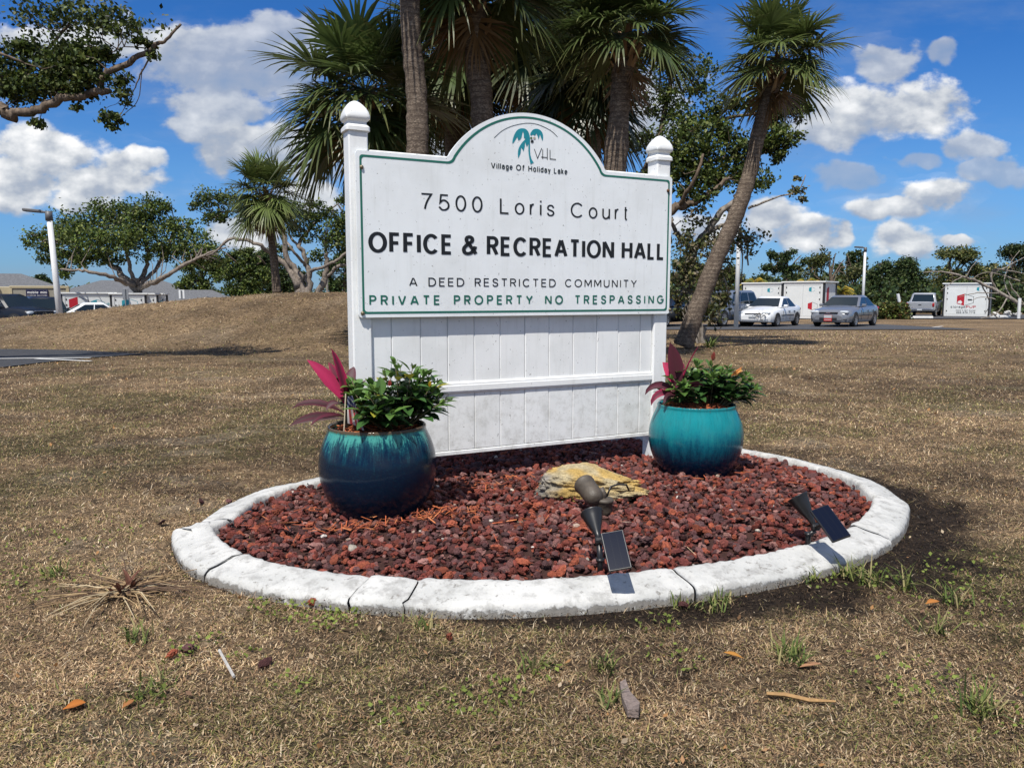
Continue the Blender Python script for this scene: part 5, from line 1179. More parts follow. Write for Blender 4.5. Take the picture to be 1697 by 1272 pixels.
# --- live oaks
tree('oak_tree', 'oak whose bare limb reaches in over the upper left corner', 12.5, -330, [[(-330, 600, 0, 40), (-300, 420, 0, 36), (-220, 290, 0, 30), (-110, 190, 0, 22), (-40, 165, 0, 17), (0, 182, 0, 12.5), (20, 190, 0, 12), (70, 178, 0, 11), (110, 163, 0, 10), (165, 152, 0, 8.5), (180, 150, 0, 7)], [(165, 153, 0, 8.5), (168, 132, 0, 8.5), (185, 118, 0, 8), (225, 98, 0, 6.5), (258, 76, 0, 5), (275, 66, 0, 3.5), (300, 40, 0, 2.5)],
   [(-110, 190, 0, 14), (-40, 140, .5, 9), (0, 126, .5, 7), (40, 120, .5, 6), (65, 95, .5, 5), (90, 70, .5, 4), (120, 30, .5, 3)], [(35, 123, .5, 4.5), (65, 124, .3, 4), (85, 100, .4, 3), (125, 84, .4, 2)], [(0, 88, -.4, 3), (40, 105, -.3, 2.4)], [(250, 92, 0, 2.2), (232, 125, 0, 1.8), (222, 150, 0, 1.2), (200, 190, 0, .8), (190, 212, 0, .6)], [(235, 115, .1, 1.2), (229, 165, .1, .9), (210, 185, 0, .8), (195, 200, 0, .6)], [(215, 118, 0, 1), (205, 150, .1, .8), (196, 170, .1, .6), (178, 178, 0, .5), (170, 190, 0, .5)], [(70, 180, 0, 1), (66, 200, 0, .8)], [(240, 80, 0, 1.6), (205, 78, 0, 1.1), (185, 88, 0, .7)]],
   [(110, 105, 50, 32, 46, .3), (140, 95, 42, 24, 30, .2), (95, 130, 36, 26, 26, .2), (55, 80, 32, 14, 14, .4), (15, 100, 24, 24, 12, .4), (20, 145, 28, 20, 22, .3), (60, 148, 40, 18, 20, .3), (125, 148, 34, 14, 14, .1), (150, 130, 22, 16, 12), (180, 92, 14, 10, 5), (235, 74, 18, 8, 6), (66, 207, 11, 6, 4), (124, 180, 7, 5, 2), (200, 130, 14, 14, 4), (192, 195, 8, 10, 4), (172, 194, 6, 6, 2), (188, 210, 5, 5, 2), (206, 165, 14, 20, 4), (255, 92, 8, 6, 2), (100, 30, 90, 30, 30, .4), (-60, 110, 60, 60, 40, .4), (200, 30, 60, 24, 14)], .046, 44, OAK_PAL * .62, OAKBARK, 31, k=10, sigk=.34, rk=.66)
tree('oak_tree', 'broad spreading oak behind the white containers at left', 47, 225, [[(225, 492, 0, 11), (224, 470, 0, 9)], [(224, 474, 0, 9), (200, 455, 0, 7), (180, 435, 1, 5), (150, 415, 1, 3), (120, 400, 0, 2)], [(224, 474, 0, 7), (195, 462, -2, 5), (160, 452, -3, 4), (130, 448, -3, 3), (100, 446, -3, 2)], [(228, 474, 0, 7), (240, 450, 1, 5), (245, 420, 1, 4), (235, 385, 1, 2.5)], [(230, 478, 0, 7), (255, 468, -1, 6), (280, 456, -2, 5), (310, 436, -2, 4), (345, 420, -2, 2.5), (375, 410, -2, 1.5)], [(226, 470, 0, 6), (215, 440, 0, 4), (205, 400, 0, 3), (190, 370, 0, 2)], [(235, 470, 0, 5), (262, 440, 2, 4), (280, 405, 2, 3), (290, 375, 2, 2)]],
   [(85, 395, 34, 26, 24), (120, 375, 40, 26, 30), (165, 360, 44, 24, 30), (205, 352, 34, 20, 22, 1), (245, 345, 34, 18, 20), (262, 338, 22, 10, 8), (150, 400, 50, 28, 36, -1), (200, 395, 46, 28, 34, -1), (250, 385, 44, 28, 32), (100, 425, 36, 16, 18), (60, 402, 20, 12, 8), (135, 430, 30, 14, 16), (290, 395, 40, 26, 26), (320, 410, 36, 26, 24), (345, 425, 30, 22, 18), (180, 425, 32, 14, 14), (265, 420, 36, 16, 18), (110, 450, 18, 10, 8), (300, 372, 20, 12, 7), (230, 365, 30, 16, 16)], .105, 58, OAK_PAL, PALEBARK, 32, sigk=.27, rk=.72)
tree('oak_tree', 'open crowned oak with pale twisting limbs behind the palm on the mound', 40, 505, [[(498, 494, 0, 10), (492, 470, 0, 8), (478, 445, 0, 6), (455, 425, 0, 5), (432, 408, -1, 4), (405, 397, -1, 3.5), (378, 398, -1, 3), (360, 415, -1, 2.2), (342, 424, -1, 1.4)], [(505, 494, 0, 10), (500, 465, 0, 8), (478, 430, 0, 6), (470, 390, 0, 5), (462, 360, 0, 4), (455, 345, 0, 3)], [(510, 494, 0, 9), (510, 455, 0, 7), (505, 425, 0, 5), (495, 405, 0, 4), (508, 385, 1, 3.5), (530, 362, 1, 2.5), (550, 345, 1, 1.6), (572, 328, 1, 1)], [(522, 494, 0, 8), (534, 470, 0, 7), (541, 440, 0, 5), (540, 415, 0, 4), (538, 400, 0, 3)], [(512, 450, 0, 4), (540, 440, -1, 3.4), (562, 428, -1, 3), (590, 405, -1, 2.5)], [(455, 350, 0, 3), (425, 352, 0, 2.4), (395, 350, 0, 2), (370, 352, 0, 1.4), (355, 362, 0, 1)], [(535, 465, 0, 4), (560, 442, 0, 3.4), (590, 438, 0, 3)], [(500, 415, 0, 3), (483, 395, 0, 2.6), (478, 380, 0, 2)], [(505, 440, 0, 3.5), (488, 418, -1, 2.8), (476, 402, -1, 2), (474, 388, -1, 1.4)]],
   [(345, 330, 22, 16, 12), (372, 335, 26, 18, 16), (400, 345, 22, 14, 10), (330, 342, 14, 8, 4), (355, 362, 22, 12, 10), (475, 345, 22, 18, 14), (500, 355, 26, 20, 18), (520, 365, 22, 16, 12), (490, 375, 22, 14, 12), (525, 340, 16, 10, 6), (550, 355, 22, 10, 7), (568, 330, 14, 8, 4), (560, 372, 24, 20, 18), (548, 395, 22, 18, 14), (570, 400, 20, 24, 16), (510, 395, 14, 8, 4), (430, 375, 18, 8, 5), (365, 358, 12, 7, 4), (590, 375, 24, 30, 16), (470, 412, 14, 8, 5), (520, 425, 16, 10, 6)], .090, 48, OAK_PAL * .85, PALEBARK, 33, rk=.78)
tree('oak_tree', 'tall oak behind the sign whose branches show right of its post', 20.5, 1030, [[(1032, 620, 0, 26), (1030, 480, 0, 22), (1036, 380, 0, 20), (1022, 290, 0, 16), (1004, 235, 0, 11), (985, 180, 0, 8)], [(1036, 400, 0, 15), (1085, 362, -.5, 10), (1120, 345, -.5, 7.5), (1150, 335, -.5, 6), (1180, 318, -.5, 4.5), (1205, 296, -.5, 3)], [(1036, 370, 0, 14), (1070, 300, .5, 9), (1105, 255, .5, 7), (1140, 220, .5, 5), (1180, 200, .5, 4), (1215, 170, .5, 2.5)], [(1060, 310, .5, 7), (1090, 230, 1, 5), (1108, 160, 1, 4), (1120, 100, 1, 2.5)], [(1105, 255, .5, 5), (1160, 270, 0, 3.5), (1200, 262, 0, 2.5), (1250, 260, 0, 2), (1290, 240, 0, 1.4)], [(1180, 200, .5, 3), (1240, 190, .5, 2.4), (1300, 185, .5, 1.6), (1330, 160, .5, 1)], [(1120, 345, -.5, 4), (1150, 300, -1, 3), (1165, 255, -1, 2)]],
   [(1150, 295, 44, 30, 34), (1120, 270, 32, 28, 24), (1190, 285, 34, 24, 22), (1170, 245, 34, 22, 20), (1140, 205, 34, 28, 18, .5), (1110, 170, 26, 34, 16, 1), (1190, 215, 30, 20, 14), (1225, 250, 26, 18, 14), (1270, 240, 26, 16, 14), (1292, 262, 22, 10, 8), (1285, 200, 26, 14, 10, .5), (1312, 172, 26, 12, 10, .5), (1330, 178, 12, 8, 4, .5), (1222, 175, 20, 12, 8), (1150, 150, 20, 20, 8, 1), (1120, 110, 20, 26, 8, 1), (1090, 300, 26, 30, 16), (1155, 325, 36, 14, 14, -.5), (1060, 235, 26, 22, 12), (735, 210, 40, 40, 26, 1), (760, 160, 34, 36, 18, 1), (960, 240, 26, 30, 14, 0), (690, 130, 40, 50, 14, 1.5), (1075, 170, 22, 30, 8, 1), (1240, 295, 36, 24, 26), (1290, 228, 34, 20, 24), (1215, 245, 36, 30, 18), (1305, 185, 36, 18, 22, .5), (1265, 165, 30, 24, 16, .5), (1130, 240, 44, 44, 40), (1185, 180, 34, 26, 14, .5), (1160, 120, 30, 30, 12, 1), (860, 140, 90, 60, 50, 1), (960, 110, 80, 60, 44, 1), (730, 110, 50, 70, 34, 1.5), (1075, 110, 50, 50, 22, 1), (820, 60, 90, 50, 30, 2), (1000, 40, 100, 40, 30, 2)], .062, 44, OAK_PAL * .8, OAKBARK, 34, sigk=.27)
# snapped tree with hanging broken branches, and its stump
tree('broken_tree', 'storm broken tree with a splintered stump and hanging withered branches', 20.0, 1160, [[(1152, 575, 0, 16), (1154, 548, 0, 12), (1146, 520, .2, 10), (1140, 460, .3, 9), (1150, 420, .3, 8), (1175, 380, .2, 6), (1205, 340, 0, 5), (1235, 325, 0, 3)], [(1150, 420, .3, 5), (1135, 400, .3, 4), (1120, 385, .3, 3.5), (1112, 360, .3, 3)], [(1175, 385, .2, 4), (1200, 372, .1, 3), (1220, 380, 0, 2.6), (1236, 400, 0, 2), (1240, 440, 0, 1.2)], [(1150, 440, .2, 3), (1165, 470, 0, 2), (1180, 500, -.1, 1.5), (1192, 535, -.1, 1)], [(1140, 470, .3, 4), (1128, 490, .1, 3), (1120, 520, .1, 2)], [(1160, 420, 0, 2), (1190, 440, 0, 1.6), (1205, 480, 0, 1.2), (1210, 525, 0, .8)], [(1240, 345, 0, 2.2), (1285, 328, 0, 1.5), (1322, 316, 0, 1), (1335, 290, 0, .7)], [(1205, 345, 0, 2), (1220, 372, 0, 1.5), (1230, 420, -.1, 1.2), (1228, 470, -.1, .8)]],
   [(1140, 400, 26, 26, 14), (1175, 400, 30, 28, 16), (1215, 385, 26, 24, 14), (1240, 400, 20, 22, 8), (1130, 450, 18, 36, 16), (1160, 460, 24, 36, 18), (1190, 470, 16, 30, 12), (1125, 500, 12, 24, 10), (1178, 515, 20, 24, 20, -.3), (1195, 505, 14, 20, 10, -.3), (1160, 355, 30, 18, 8), (1322, 318, 12, 9, 4), (1318, 298, 5, 4, 1), (1330, 330, 6, 5, 2), (1200, 420, 20, 30, 10)], .062, 26, np.vstack([OLIVE_PAL, [(.22, .18, .11), (.16, .14, .08)]]), DEADWOOD, 35)
b = MB(); sp0 = at(1160, 575, 19.6)
for q in range(26):
    a = rng.random() * 6.28; r_ = .16 * math.sqrt(rng.random()); p0 = np.array((sp0[0] + r_ * math.cos(a), 19.6 + r_ * math.sin(a), hz1(sp0[0], 19.6) - .03)); p1 = p0 + np.array((-.25 + rng.normal(0, .08), rng.normal(0, .05), .45 + .6 * rng.random())); b.tube([p0, (p0 + p1) / 2 + rng.normal(0, .03, 3), p1], [.05, .04, .012], 5)
tag(b.build('splintered_stump', DEADWOOD, org=(sp0[0], 19.6, hz1(sp0[0], 19.6))), 'splintered grey stump slab leaning against the base of the leaning palm', 'stump')
# fallen bare tree at the right edge
tree('fallen_tree', 'fallen leafless tree lying across the right edge beside the container', 52, 1690, [[(1760, 545, 0, 8), (1697, 506, 0, 5.5), (1655, 484, 0, 4.6), (1625, 468, 0, 4), (1595, 458, -.5, 3), (1560, 450, -.5, 2), (1530, 452, -.5, 1)], [(1655, 484, 0, 3), (1643, 462, 0, 2.4), (1650, 446, 0, 2), (1680, 450, 0, 1.6), (1705, 455, 0, 1)], [(1697, 506, 0, 3), (1680, 480, 0, 2), (1672, 466, 0, 1.2)], [(1700, 540, 0, 3), (1660, 528, -.5, 2), (1640, 518, -.5, 1.2)], [(1640, 455, 0, 2), (1668, 442, 0, 1.6), (1700, 425, 0, 1)], [(1650, 496, -1, 1.6), (1625, 492, -1, 1), (1610, 498, -1, .6)], [(1600, 460, -.5, 1.6), (1612, 440, -.5, 1), (1622, 430, -.5, .6)], [(1625, 468, 0, 2), (1640, 500, .6, 1.3), (1632, 520, .8, .8)], [(1670, 492, 0, 2), (1650, 520, -.6, 1.5), (1610, 530, -.9, 1)], [(1680, 498, 0, 2), (1665, 470, .5, 1.4), (1672, 440, .8, 1), (1690, 415, 1, .7)], [(1595, 458, -.5, 1.5), (1575, 470, -.8, 1), (1560, 480, -.9, .6)], [(1660, 486, 0, 1.6), (1620, 485, -.8, 1.2), (1590, 492, -1, .7)], [(1700, 470, 0, 2), (1660, 455, .5, 1.6), (1630, 452, .8, 1), (1612, 462, .9, .6)]],
   [(1690, 470, 26, 14, 5), (1650, 440, 16, 8, 3), (1700, 500, 14, 14, 4)], .15, 12, np.vstack([OLIVE_PAL, [(.30, .26, .10)]]), DEADWOOD, 36, rk=.6)

# --- tree line behind the car park (each its own tree)
def bg_tree(name, label, px, Y, top, wd, kind, seed, pal=None, group='trees along the far edge of the car park', bot=520):
    rg = np.random.default_rng(seed); pal = (DARK_PAL if pal is None else pal) * (.75 + .6 * rg.random()); h = bot - top; limbs = [[(px, bot + 8, 0, max(2.0, wd * .05)), (px + rg.normal(0, 2), bot - h * .35, 0, max(1.6, wd * .045)), (px + rg.normal(0, 4), top + h * .28, 0, 1.6), (px + rg.normal(0, 4), top + h * .08, 0, .8)]]; cl = []
    n = 19 if kind == 'pine' else 36
    for q in range(n):
        a = rg.random() * 2 - 1; f = rg.random()
        if kind == 'pine': yy = top + h * (.06 + .42 * f); w = wd * .5 * (.45 + .55 * math.sin(math.pi * min(1, .25 + f * .7))); cl.append((px + a * w, yy, wd * .13, h * .05, 6))
        else: f = f ** .8; yy = top + h * (.09 + .80 * f); w = wd * .5 * min(1, math.sqrt(f / .42)) * (1 if f < .6 else 1 - 1.0 * (f - .6)); cl.append((px + a * w, yy, wd * .15, h * .085, 8))
    for q in range(4):
        a = rg.random() * 2 - 1; limbs.append([(px, bot - h * (.3 + .1 * q), 0, 1.6), (px + a * wd * .25, bot - h * (.5 + .1 * q), a, 1.1), (px + a * wd * .42, bot - h * (.6 + .1 * q), a, .6)])
    return tree(name, label, Y, px, limbs, cl, .14 * Y / 75, 42, DARK_PAL if pal is None else pal, OAKBARK, seed, group=group, k=6, sigk=.36)
BG = [('pine_tree', 'tall thin pine standing left of the broad crowned far tree', 1302, 80, 412, 62, 'pine', None), ('oak_tree', 'dense tree left of the right lamp post', 1378, 78, 408, 92, 'oak', OLIVE_PAL), ('oak_tree', 'dark tree just right of the right lamp post', 1462, 78, 428, 62, 'oak', DARK_PAL), ('oak_tree', 'dark tree behind the clipped hedge', 1500, 76, 424, 56, 'oak', DARK_PAL), ('oak_tree', 'broad domed tree above the silver pickup and the single container', 1580, 80, 405, 132, 'oak', OLIVE_PAL),
      ('oak_tree', 'dark tree at the right edge behind the fallen tree', 1685, 74, 402, 84, 'oak', DARK_PAL), ('oak_tree', 'tree beyond the right edge of the picture', 1775, 76, 415, 90, 'oak', OLIVE_PAL), ('oak_tree', 'low dark tree behind the white sedan', 1268, 78, 455, 66, 'oak', DARK_PAL), ('oak_tree', 'scrubby tree behind the broken tree', 1215, 76, 436, 62, 'oak', OLIVE_PAL), ('pine_tree', 'spindly pine close to the right lamp post', 1412, 84, 410, 46, 'pine', DARK_PAL), ('oak_tree', 'dark tree seen between the leaning palm and the sign', 1145, 74, 420, 80, 'oak', DARK_PAL), ('oak_tree', 'low scrub tree between the pickup and the hedge', 1545, 84, 472, 60, 'oak', DARK_PAL),
      ('oak_tree', 'low bushy tree behind the two containers', 1335, 84, 468, 60, 'oak', DARK_PAL), ('oak_tree', 'scrubby tree behind the single container', 1632, 86, 458, 70, 'oak', DARK_PAL)]
for q, (nm, lb, px, Y, top, wd, kind, pal) in enumerate(BG): bg_tree(nm, lb, px, Y, top, wd, kind, 60 + q, pal)
BL = [('oak_tree', 'dense low tree behind the grey roofs, left of the palm on the mound', 335, 66, 418, 80, 'oak', OAK_PAL), ('oak_tree', 'bushy tree just left of the palm on the mound', 400, 64, 405, 84, 'oak', OAK_PAL), ('oak_tree', 'bushy tree directly behind the palm on the mound', 448, 68, 412, 70, 'oak', DARK_PAL), ('oak_tree', 'dark tree beside the left sign post', 572, 62, 408, 66, 'oak', DARK_PAL), ('oak_tree', 'shrubby tree behind the beige trailer', 62, 66, 452, 40, 'oak', DARK_PAL), ('oak_tree', 'low dark tree at the trunks of the pale limbed oak', 480, 72, 440, 60, 'oak', DARK_PAL), ('oak_tree', 'tree hidden mostly behind the sign board', 640, 60, 395, 80, 'oak', DARK_PAL), ('oak_tree', 'tree far behind the middle of the sign', 780, 62, 400, 110, 'oak', DARK_PAL), ('oak_tree', 'tree beyond the left edge of the picture', -70, 70, 430, 80, 'oak', OAK_PAL)]
for q, (nm, lb, px, Y, top, wd, kind, pal) in enumerate(BL): bg_tree(nm, lb, px, Y, top, wd, kind, 90 + q, pal, 'trees behind the buildings at left', 500)
# far wood closing the horizon
rg = np.random.default_rng(77); b = MB(); n = 1500; a = rg.uniform(-1.15, 1.15, n); Rr = 105 + 30 * rg.random(n); x = Rr * np.sin(a); y = Rr * np.cos(a); z = hz(x, y) + rg.random(n) * (2.4 + 2.0 * sstep(0, .2, a) + 1.9 * fbm(a * 9, a * 0, 3)); scatter(b, np.stack([x, y, z], 1), 26, np.full(n, .7), .42, DARK_PAL * 1.1, rg)
tag(b.build('far_woodland', LEAF_M), kind='stuff')
# low undergrowth under the tree line
b = MB(); n = 420; px = rg.uniform(1110, 1760, n); Y = rg.uniform(68, 90, n); c = np.array([at(p_, 500, y_) for p_, y_ in zip(px, Y)]); c[:, 2] = hz(c[:, 0], c[:, 1]) + rg.random(n) * 2.8; scatter(b, c, 26, np.full(n, .5), .26, DARK_PAL * 1.1, rg); tag(b.build('undergrowth', LEAF_M), kind='stuff')
# clipped hedge, yellowing low palms, small weed by the stump
hb_ = base_at(1480, 51); hd = thing('hedge', hb_, 'clipped brownish green hedge right of the silver sedan', 'hedge'); b = MB(); n = 260; x = np.array([at(p_, 500, 51)[0] for p_ in rg.uniform(1456, 1501, n)]); y = rg.uniform(50.3, 52, n); z = hz(x, y) + rg.random(n) * 1.0; scatter(b, np.stack([x, y, z], 1), 24, np.full(n, .11), .11, np.vstack([OAK_PAL, OLIVE_PAL, [(.16, .085, .03)]]), rg); b.build('foliage', LEAF_M, hd); b = MB(); xs = np.linspace(x.min(), x.max(), 9); 
for q in xs: b.tube([(q, 51.1, hz1(q, 51.1)), (q + .1, 51.1, hz1(q, 51.1) + .9)], [.03, .01], 5)
b.build('stems', OAKBARK, hd)
def feather_palm(label, px, py, Y, R, seed):
    rg = np.random.default_rng(seed); bp = base_at(px, Y); o = thing('feather_palm', bp, label, 'palm tree', 'yellowing palms behind the containers'); P = at(px, py, Y); b = MB(); b.tube([bp, P], [.16, .11], 8); b.build('trunk', PALMBARK, o); b = MB()
    for q in range(20):
        az = q * 2.4; el = math.radians(75 - 80 * (q / 20)); h = np.array((math.cos(az), math.sin(az), 0)); tt = np.linspace(0, 1, 11)[:, None]; pts = P + (h * math.cos(el) + np.array((0, 0, math.sin(el)))) * R * tt - np.array((0, 0, 1)) * R * .65 * tt ** 2; s = np.array((-h[1], h[0], 0)); col = np.array([(.30, .24, .03), (.14, .16, .03), (.42, .30, .04)][rg.integers(0, 3)]); b.tube(pts, .018, 4, col, cap=False)
        for w in range(1, 11):
            for sg in (-1, 1): p = pts[w]; e = p + s * sg * R * .28 + h * R * .12 - np.array((0, 0, R * .14)); b.add([p - h * .05, p + h * .05, e], [[[0, 1, 2]]], col * (.8 + .4 * rg.random()))
    b.build('crown', FROND_M, o)
feather_palm('yellow green feather palm behind the right one of the two containers', 1338, 474, 58, 1.7, 1); feather_palm('small yellow palm between that container and the silver sedan', 1395, 484, 58, 1.3, 2); feather_palm('dim small feather palm behind the left one of the two containers', 1252, 472, 62, 1.6, 3)
g = on_ground(1176, 577); o = thing('weed_plant', g, 'small leafy weed growing from the lawn below the silver van', 'plant'); b = MB()
for q in range(26): blade_leaf(b, g + rng.normal(0, .03, 3) * (1, 1, 0), rng.random() * 6.28, .4 + .9 * rng.random(), .22 + .15 * rng.random(), .045, .7, np.array((.09, .12, .03)) * (.7 + .8 * rng.random()), n=5)
b.build('leaves', LEAF_M, o)

# ------------------------------------------------------------------ vehicles
GLASS = material('car glass', (.012, .018, .020), .05, spec=.6); TYRE = material('tyre rubber', (.015, .015, .016), .8); RIM = material('alloy wheel', (.42, .43, .45), .35, metal=.6); DARKP = material('dark trim', (.018, .018, .020), .5); LAMPG = material('headlamp glass', (.50, .53, .55), .08, spec=.9, coat=.4); REDG = material('tail lamp', (.30, .012, .012), .2); CHROME = material('chrome', (.55, .56, .58), .18, metal=.9); AMBER = material('amber lamp', (.55, .20, .03), .25); PLATE = material('number plate', (.45, .47, .48), .5); REDP = material('red plate', (.45, .03, .02), .5)
def paint(name, c, metal=.0): return material(name, c, .28, metal=metal, coat=.7, var=.04, vscale=2)
def loft(b, st, k=9):
    """body shell: stations (y, half width, z bottom, z shoulder, z crown)"""
    rows = []
    for (y, w, z0, z1, z2) in st:
        h = z1 - z0; half = [(0, z0), (.80 * w, z0), (.95 * w, z0 + .06 * h), (.995 * w, z0 + .28 * h), (1.0 * w, z0 + .55 * h), (.975 * w, z0 + .85 * h), (.90 * w, z1), (.72 * w, z1 + .55 * (z2 - z1)), (.4 * w, z1 + .92 * (z2 - z1)), (0, z2)]
        ring = [(x, y, z) for x, z in half] + [(-x, y, z) for x, z in half[-2:0:-1]]; rows.append(ring)
    n = len(rows[0]); m = len(rows); v = np.array(rows).reshape(-1, 3); i = np.arange(m - 1)[:, None] * n; j = np.arange(n)[None]; j2 = (j + 1) % n
    b.add(v, [np.stack([i + j, i + j2, i + n + j2, i + n + j], -1).reshape(-1, 4), [list(range(n))], [[(m - 1) * n + q for q in range(n)][::-1]]])
def interp_st(st, n):
    st = np.array(st, float); t_ = np.linspace(0, 1, n); yy = st[:, 0]; u = np.interp(t_, np.linspace(0, 1, len(st)), yy); u = np.unique(np.concatenate([u, yy])); return np.stack([u] + [np.interp(u, yy, st[:, q]) for q in range(1, 5)], 1)
def car(name, label, cat, loc, rz, spec, col_m, group='cars parked by the lawn'):
    o = thing(name, loc, label, cat, group, rz); S = spec; L = lambda b, n, m, p=o, sm=False: b.build(n, m, p, smooth=sm, local=True)
    b = MB(); loft(b, interp_st(S['body'], 26)); body = L(b, 'body', col_m, sm=True); mm = body.modifiers.new('edge', 'EDGE_SPLIT'); mm.split_angle = math.radians(48)
    # cabin: roof ring and belt ring
    (yf, yr, wb, zb), (rf, rr_, wt, zt) = S['belt'], S['roof']
    def ringpts(f):   # f 0 belt .. 1 roof
        e = lambda a, c: a * (1 - f) + c * f; w, a, c, z = e(wb, wt), e(yf, rf), e(yr, rr_), e(zb, zt); bw = .10 * (1 if f < 1 else 1.4)
        return [(-w + bw, a, z), (w - bw, a, z), (w, a + bw * 1.6, z), (w, c - bw, z), (w - bw, c, z), (-w + bw, c, z), (-w, c - bw, z), (-w, a + bw * 1.6, z)]
    rows = [ringpts(0), ringpts(.5), ringpts(.93), ringpts(1.0)]; v = np.array(rows).reshape(-1, 3); v[24:, 2] += .0; v[24:, :2] = (v[24:, :2] - [0, (rf + rr_) / 2]) * .90 + [0, (rf + rr_) / 2]; v[24:, 2] = zt + .035
    i = np.arange(3)[:, None] * 8; j = np.arange(8)[None]; j2 = (j + 1) % 8
    b = MB(); b.add(v, [np.stack([i + j, i + j2, i + 8 + j2, i + 8 + j], -1).reshape(-1, 4), [list(range(24, 32))]]); cab = L(b, 'cabin', col_m, sm=True); mm = cab.modifiers.new('edge', 'EDGE_SPLIT'); mm.split_angle = math.radians(30)
    A, Bm = np.array(ringpts(.05)), np.array(ringpts(.90))
    def pane(nm, p0, p1, q1, q0, off, a0=.0, a1=1.0):
        P = np.array([p0, p1, q1, q0], float); 
        def at2(u, w_): return (P[0] * (1 - u) + P[1] * u) * (1 - w_) + (P[3] * (1 - u) + P[2] * u) * w_
        Q = np.array([at2(a0, .03), at2(a1, .03), at2(a1, .97), at2(a0, .97)]); nn = nrm(np.cross(Q[1] - Q[0], Q[3] - Q[0])); cen = np.array((0, (yf + yr) / 2, zb)); nn = nn if np.dot(nn, Q.mean(0) - cen) > 0 else -nn
        b = MB(); b.add(np.vstack([Q + nn * off, Q - nn * .02]), [[[0, 1, 2, 3]], [[0, 1, 5, 4], [1, 2, 6, 5], [2, 3, 7, 6], [3, 0, 4, 7]]]); return L(b, nm, GLASS)
    pane('windshield', A[0], A[1], Bm[1], Bm[0], .012, -.03, 1.03); pane('rear_window', A[5], A[4], Bm[4], Bm[5], .012, .02, .98)
    for s, (a, c) in ((1, (2, 3)), (-1, (7, 6))):
        n_ = S.get('sidewin', 2); 
        for q in range(n_): pane('side_window', A[a], A[c], Bm[c], Bm[a], .008, (.04 + .94 * q / n_) + .015, (.04 + .94 * (q + 1) / n_) - .02)
    W2 = max(q[1] for q in S['body']); R = S['wr']
    for y_ in S['axles']:
        for s in (-1, 1):
            X = lambda v: np.stack([s * v[:, 2], y_ + v[:, 0], R + v[:, 1]], 1)
            b = MB(); a = np.linspace(-.12, math.pi + .12, 22); r1 = R * 1.17; P = np.column_stack([r1 * np.cos(a), r1 * np.sin(a) - .02 * R, np.full(22, W2 + .004)]); P2 = P.copy(); P2[:, 2] -= .30; jj = np.arange(21); b.add(X(np.vstack([P, P2])), [[list(range(22))], np.stack([jj, jj + 1, 23 + jj, 22 + jj], -1)]); L(b, 'wheel_arch', DARKP)
            b = MB(); b.lathe([(R * .62, W2 + .006), (R * .66, W2 + .012), (R * .92, W2 + .012), (R, W2 - .02), (R, W2 - .19), (R * .9, W2 - .215), (R * .3, W2 - .215)], 26, M=X); w = L(b, 'wheel', TYRE, sm=True)
            b = MB(); b.lathe([(0, W2 + .004), (R * .16, W2 + .006), (R * .20, W2 - .006), (R * .52, W2 - .012), (R * .60, W2 + .008), (R * .645, W2 + .010)], 26, M=X)
            for q in range(7): aa = q * math.pi * 2 / 7; c_, s_ = math.cos(aa), math.sin(aa); b.add(X(np.array([(c_ * R * .15 - s_ * .03, s_ * R * .15 + c_ * .03, W2 + .008), (c_ * R * .15 + s_ * .03, s_ * R * .15 - c_ * .03, W2 + .008), (c_ * R * .60 + s_ * .025, s_ * R * .60 - c_ * .025, W2 + .009), (c_ * R * .60 - s_ * .025, s_ * R * .60 + c_ * .025, W2 + .009)])), [[[0, 1, 2, 3]]])
            b.build('rim', RIM, w, local=True)
    yF = S['body'][0][0]; yB = S['body'][-1][0]
    def blob(nm, c, r, m, p=o, sx=None, e=.65):
        v = np.sign(IV2) * np.abs(IV2) ** e * np.array(r) + np.array(c); b = MB(); b.add(v, [IF2]); return L(b, nm, m, p, True)
    for s in (-1, 1):
        hx, hy, hz_, hw, hd, hh = S['head']; blob('headlight', (s * hx, yF + hy, hz_), (hw, hd, hh), LAMPG)
        tx, tz, tw, th_ = S['tail']; blob('tail_light', (s * tx, yB - .06, tz), (tw, .10, th_), REDG)
        b = MB(); mz = zb + .06; b.bbox((s * (wb + .03) if s > 0 else s * (wb + .22), yf + .42, mz - .06), (s * (wb + .22) if s > 0 else s * (wb + .03), yf + .55, mz + .07), .03); L(b, 'mirror', S.get('mirror_m', col_m))
        for y_ in S['seams']: b = MB(); b.box((s * (W2 - .02) if s > 0 else s * (W2 + .002), y_, S['body'][3][2] + .14), (s * (W2 + .002) if s > 0 else s * (W2 - .02), y_ + .012, S['belt'][3] - .16)); L(b, 'door_seam', DARKP)
        for y_ in S['handles']: b = MB(); b.bbox((s * (W2 - .03) if s > 0 else s * (W2 + .014), y_, zb - .20), (s * (W2 + .014) if s > 0 else s * (W2 - .03), y_ + .16, zb - .165), .008); L(b, 'door_handle', S.get('handle_m', col_m))
        b = MB(); b.bbox((s * (W2 - .03) if s > 0 else s * (W2 + .010), S['axles'][0] + .45, .52), (s * (W2 + .010) if s > 0 else s * (W2 - .03), S['axles'][1] - .45, .555), .006); L(b, 'side_moulding', S.get('mould_m', col_m))
        if 'fog' in S: blob('bumper_slot', (s * S['fog'][0], yF + .10, S['fog'][1]), (S['fog'][2], .08, .028), DARKP)
    for nm, (w, z0, z1, d), m in S['front']: b = MB(); b.bbox((-w, yF - .012 + d, z0), (w, yF + .12 + d, z1), .014); L(b, nm, m)
    if S.get('plate'): w, z0, z1, m = S['plate']; b = MB(); b.bbox((-w, yF - .035, z0), (w, yF + .02, z1), .006); L(b, 'number_plate', m)
    if S.get('extra'): S['extra'](o, L, W2)
    return o
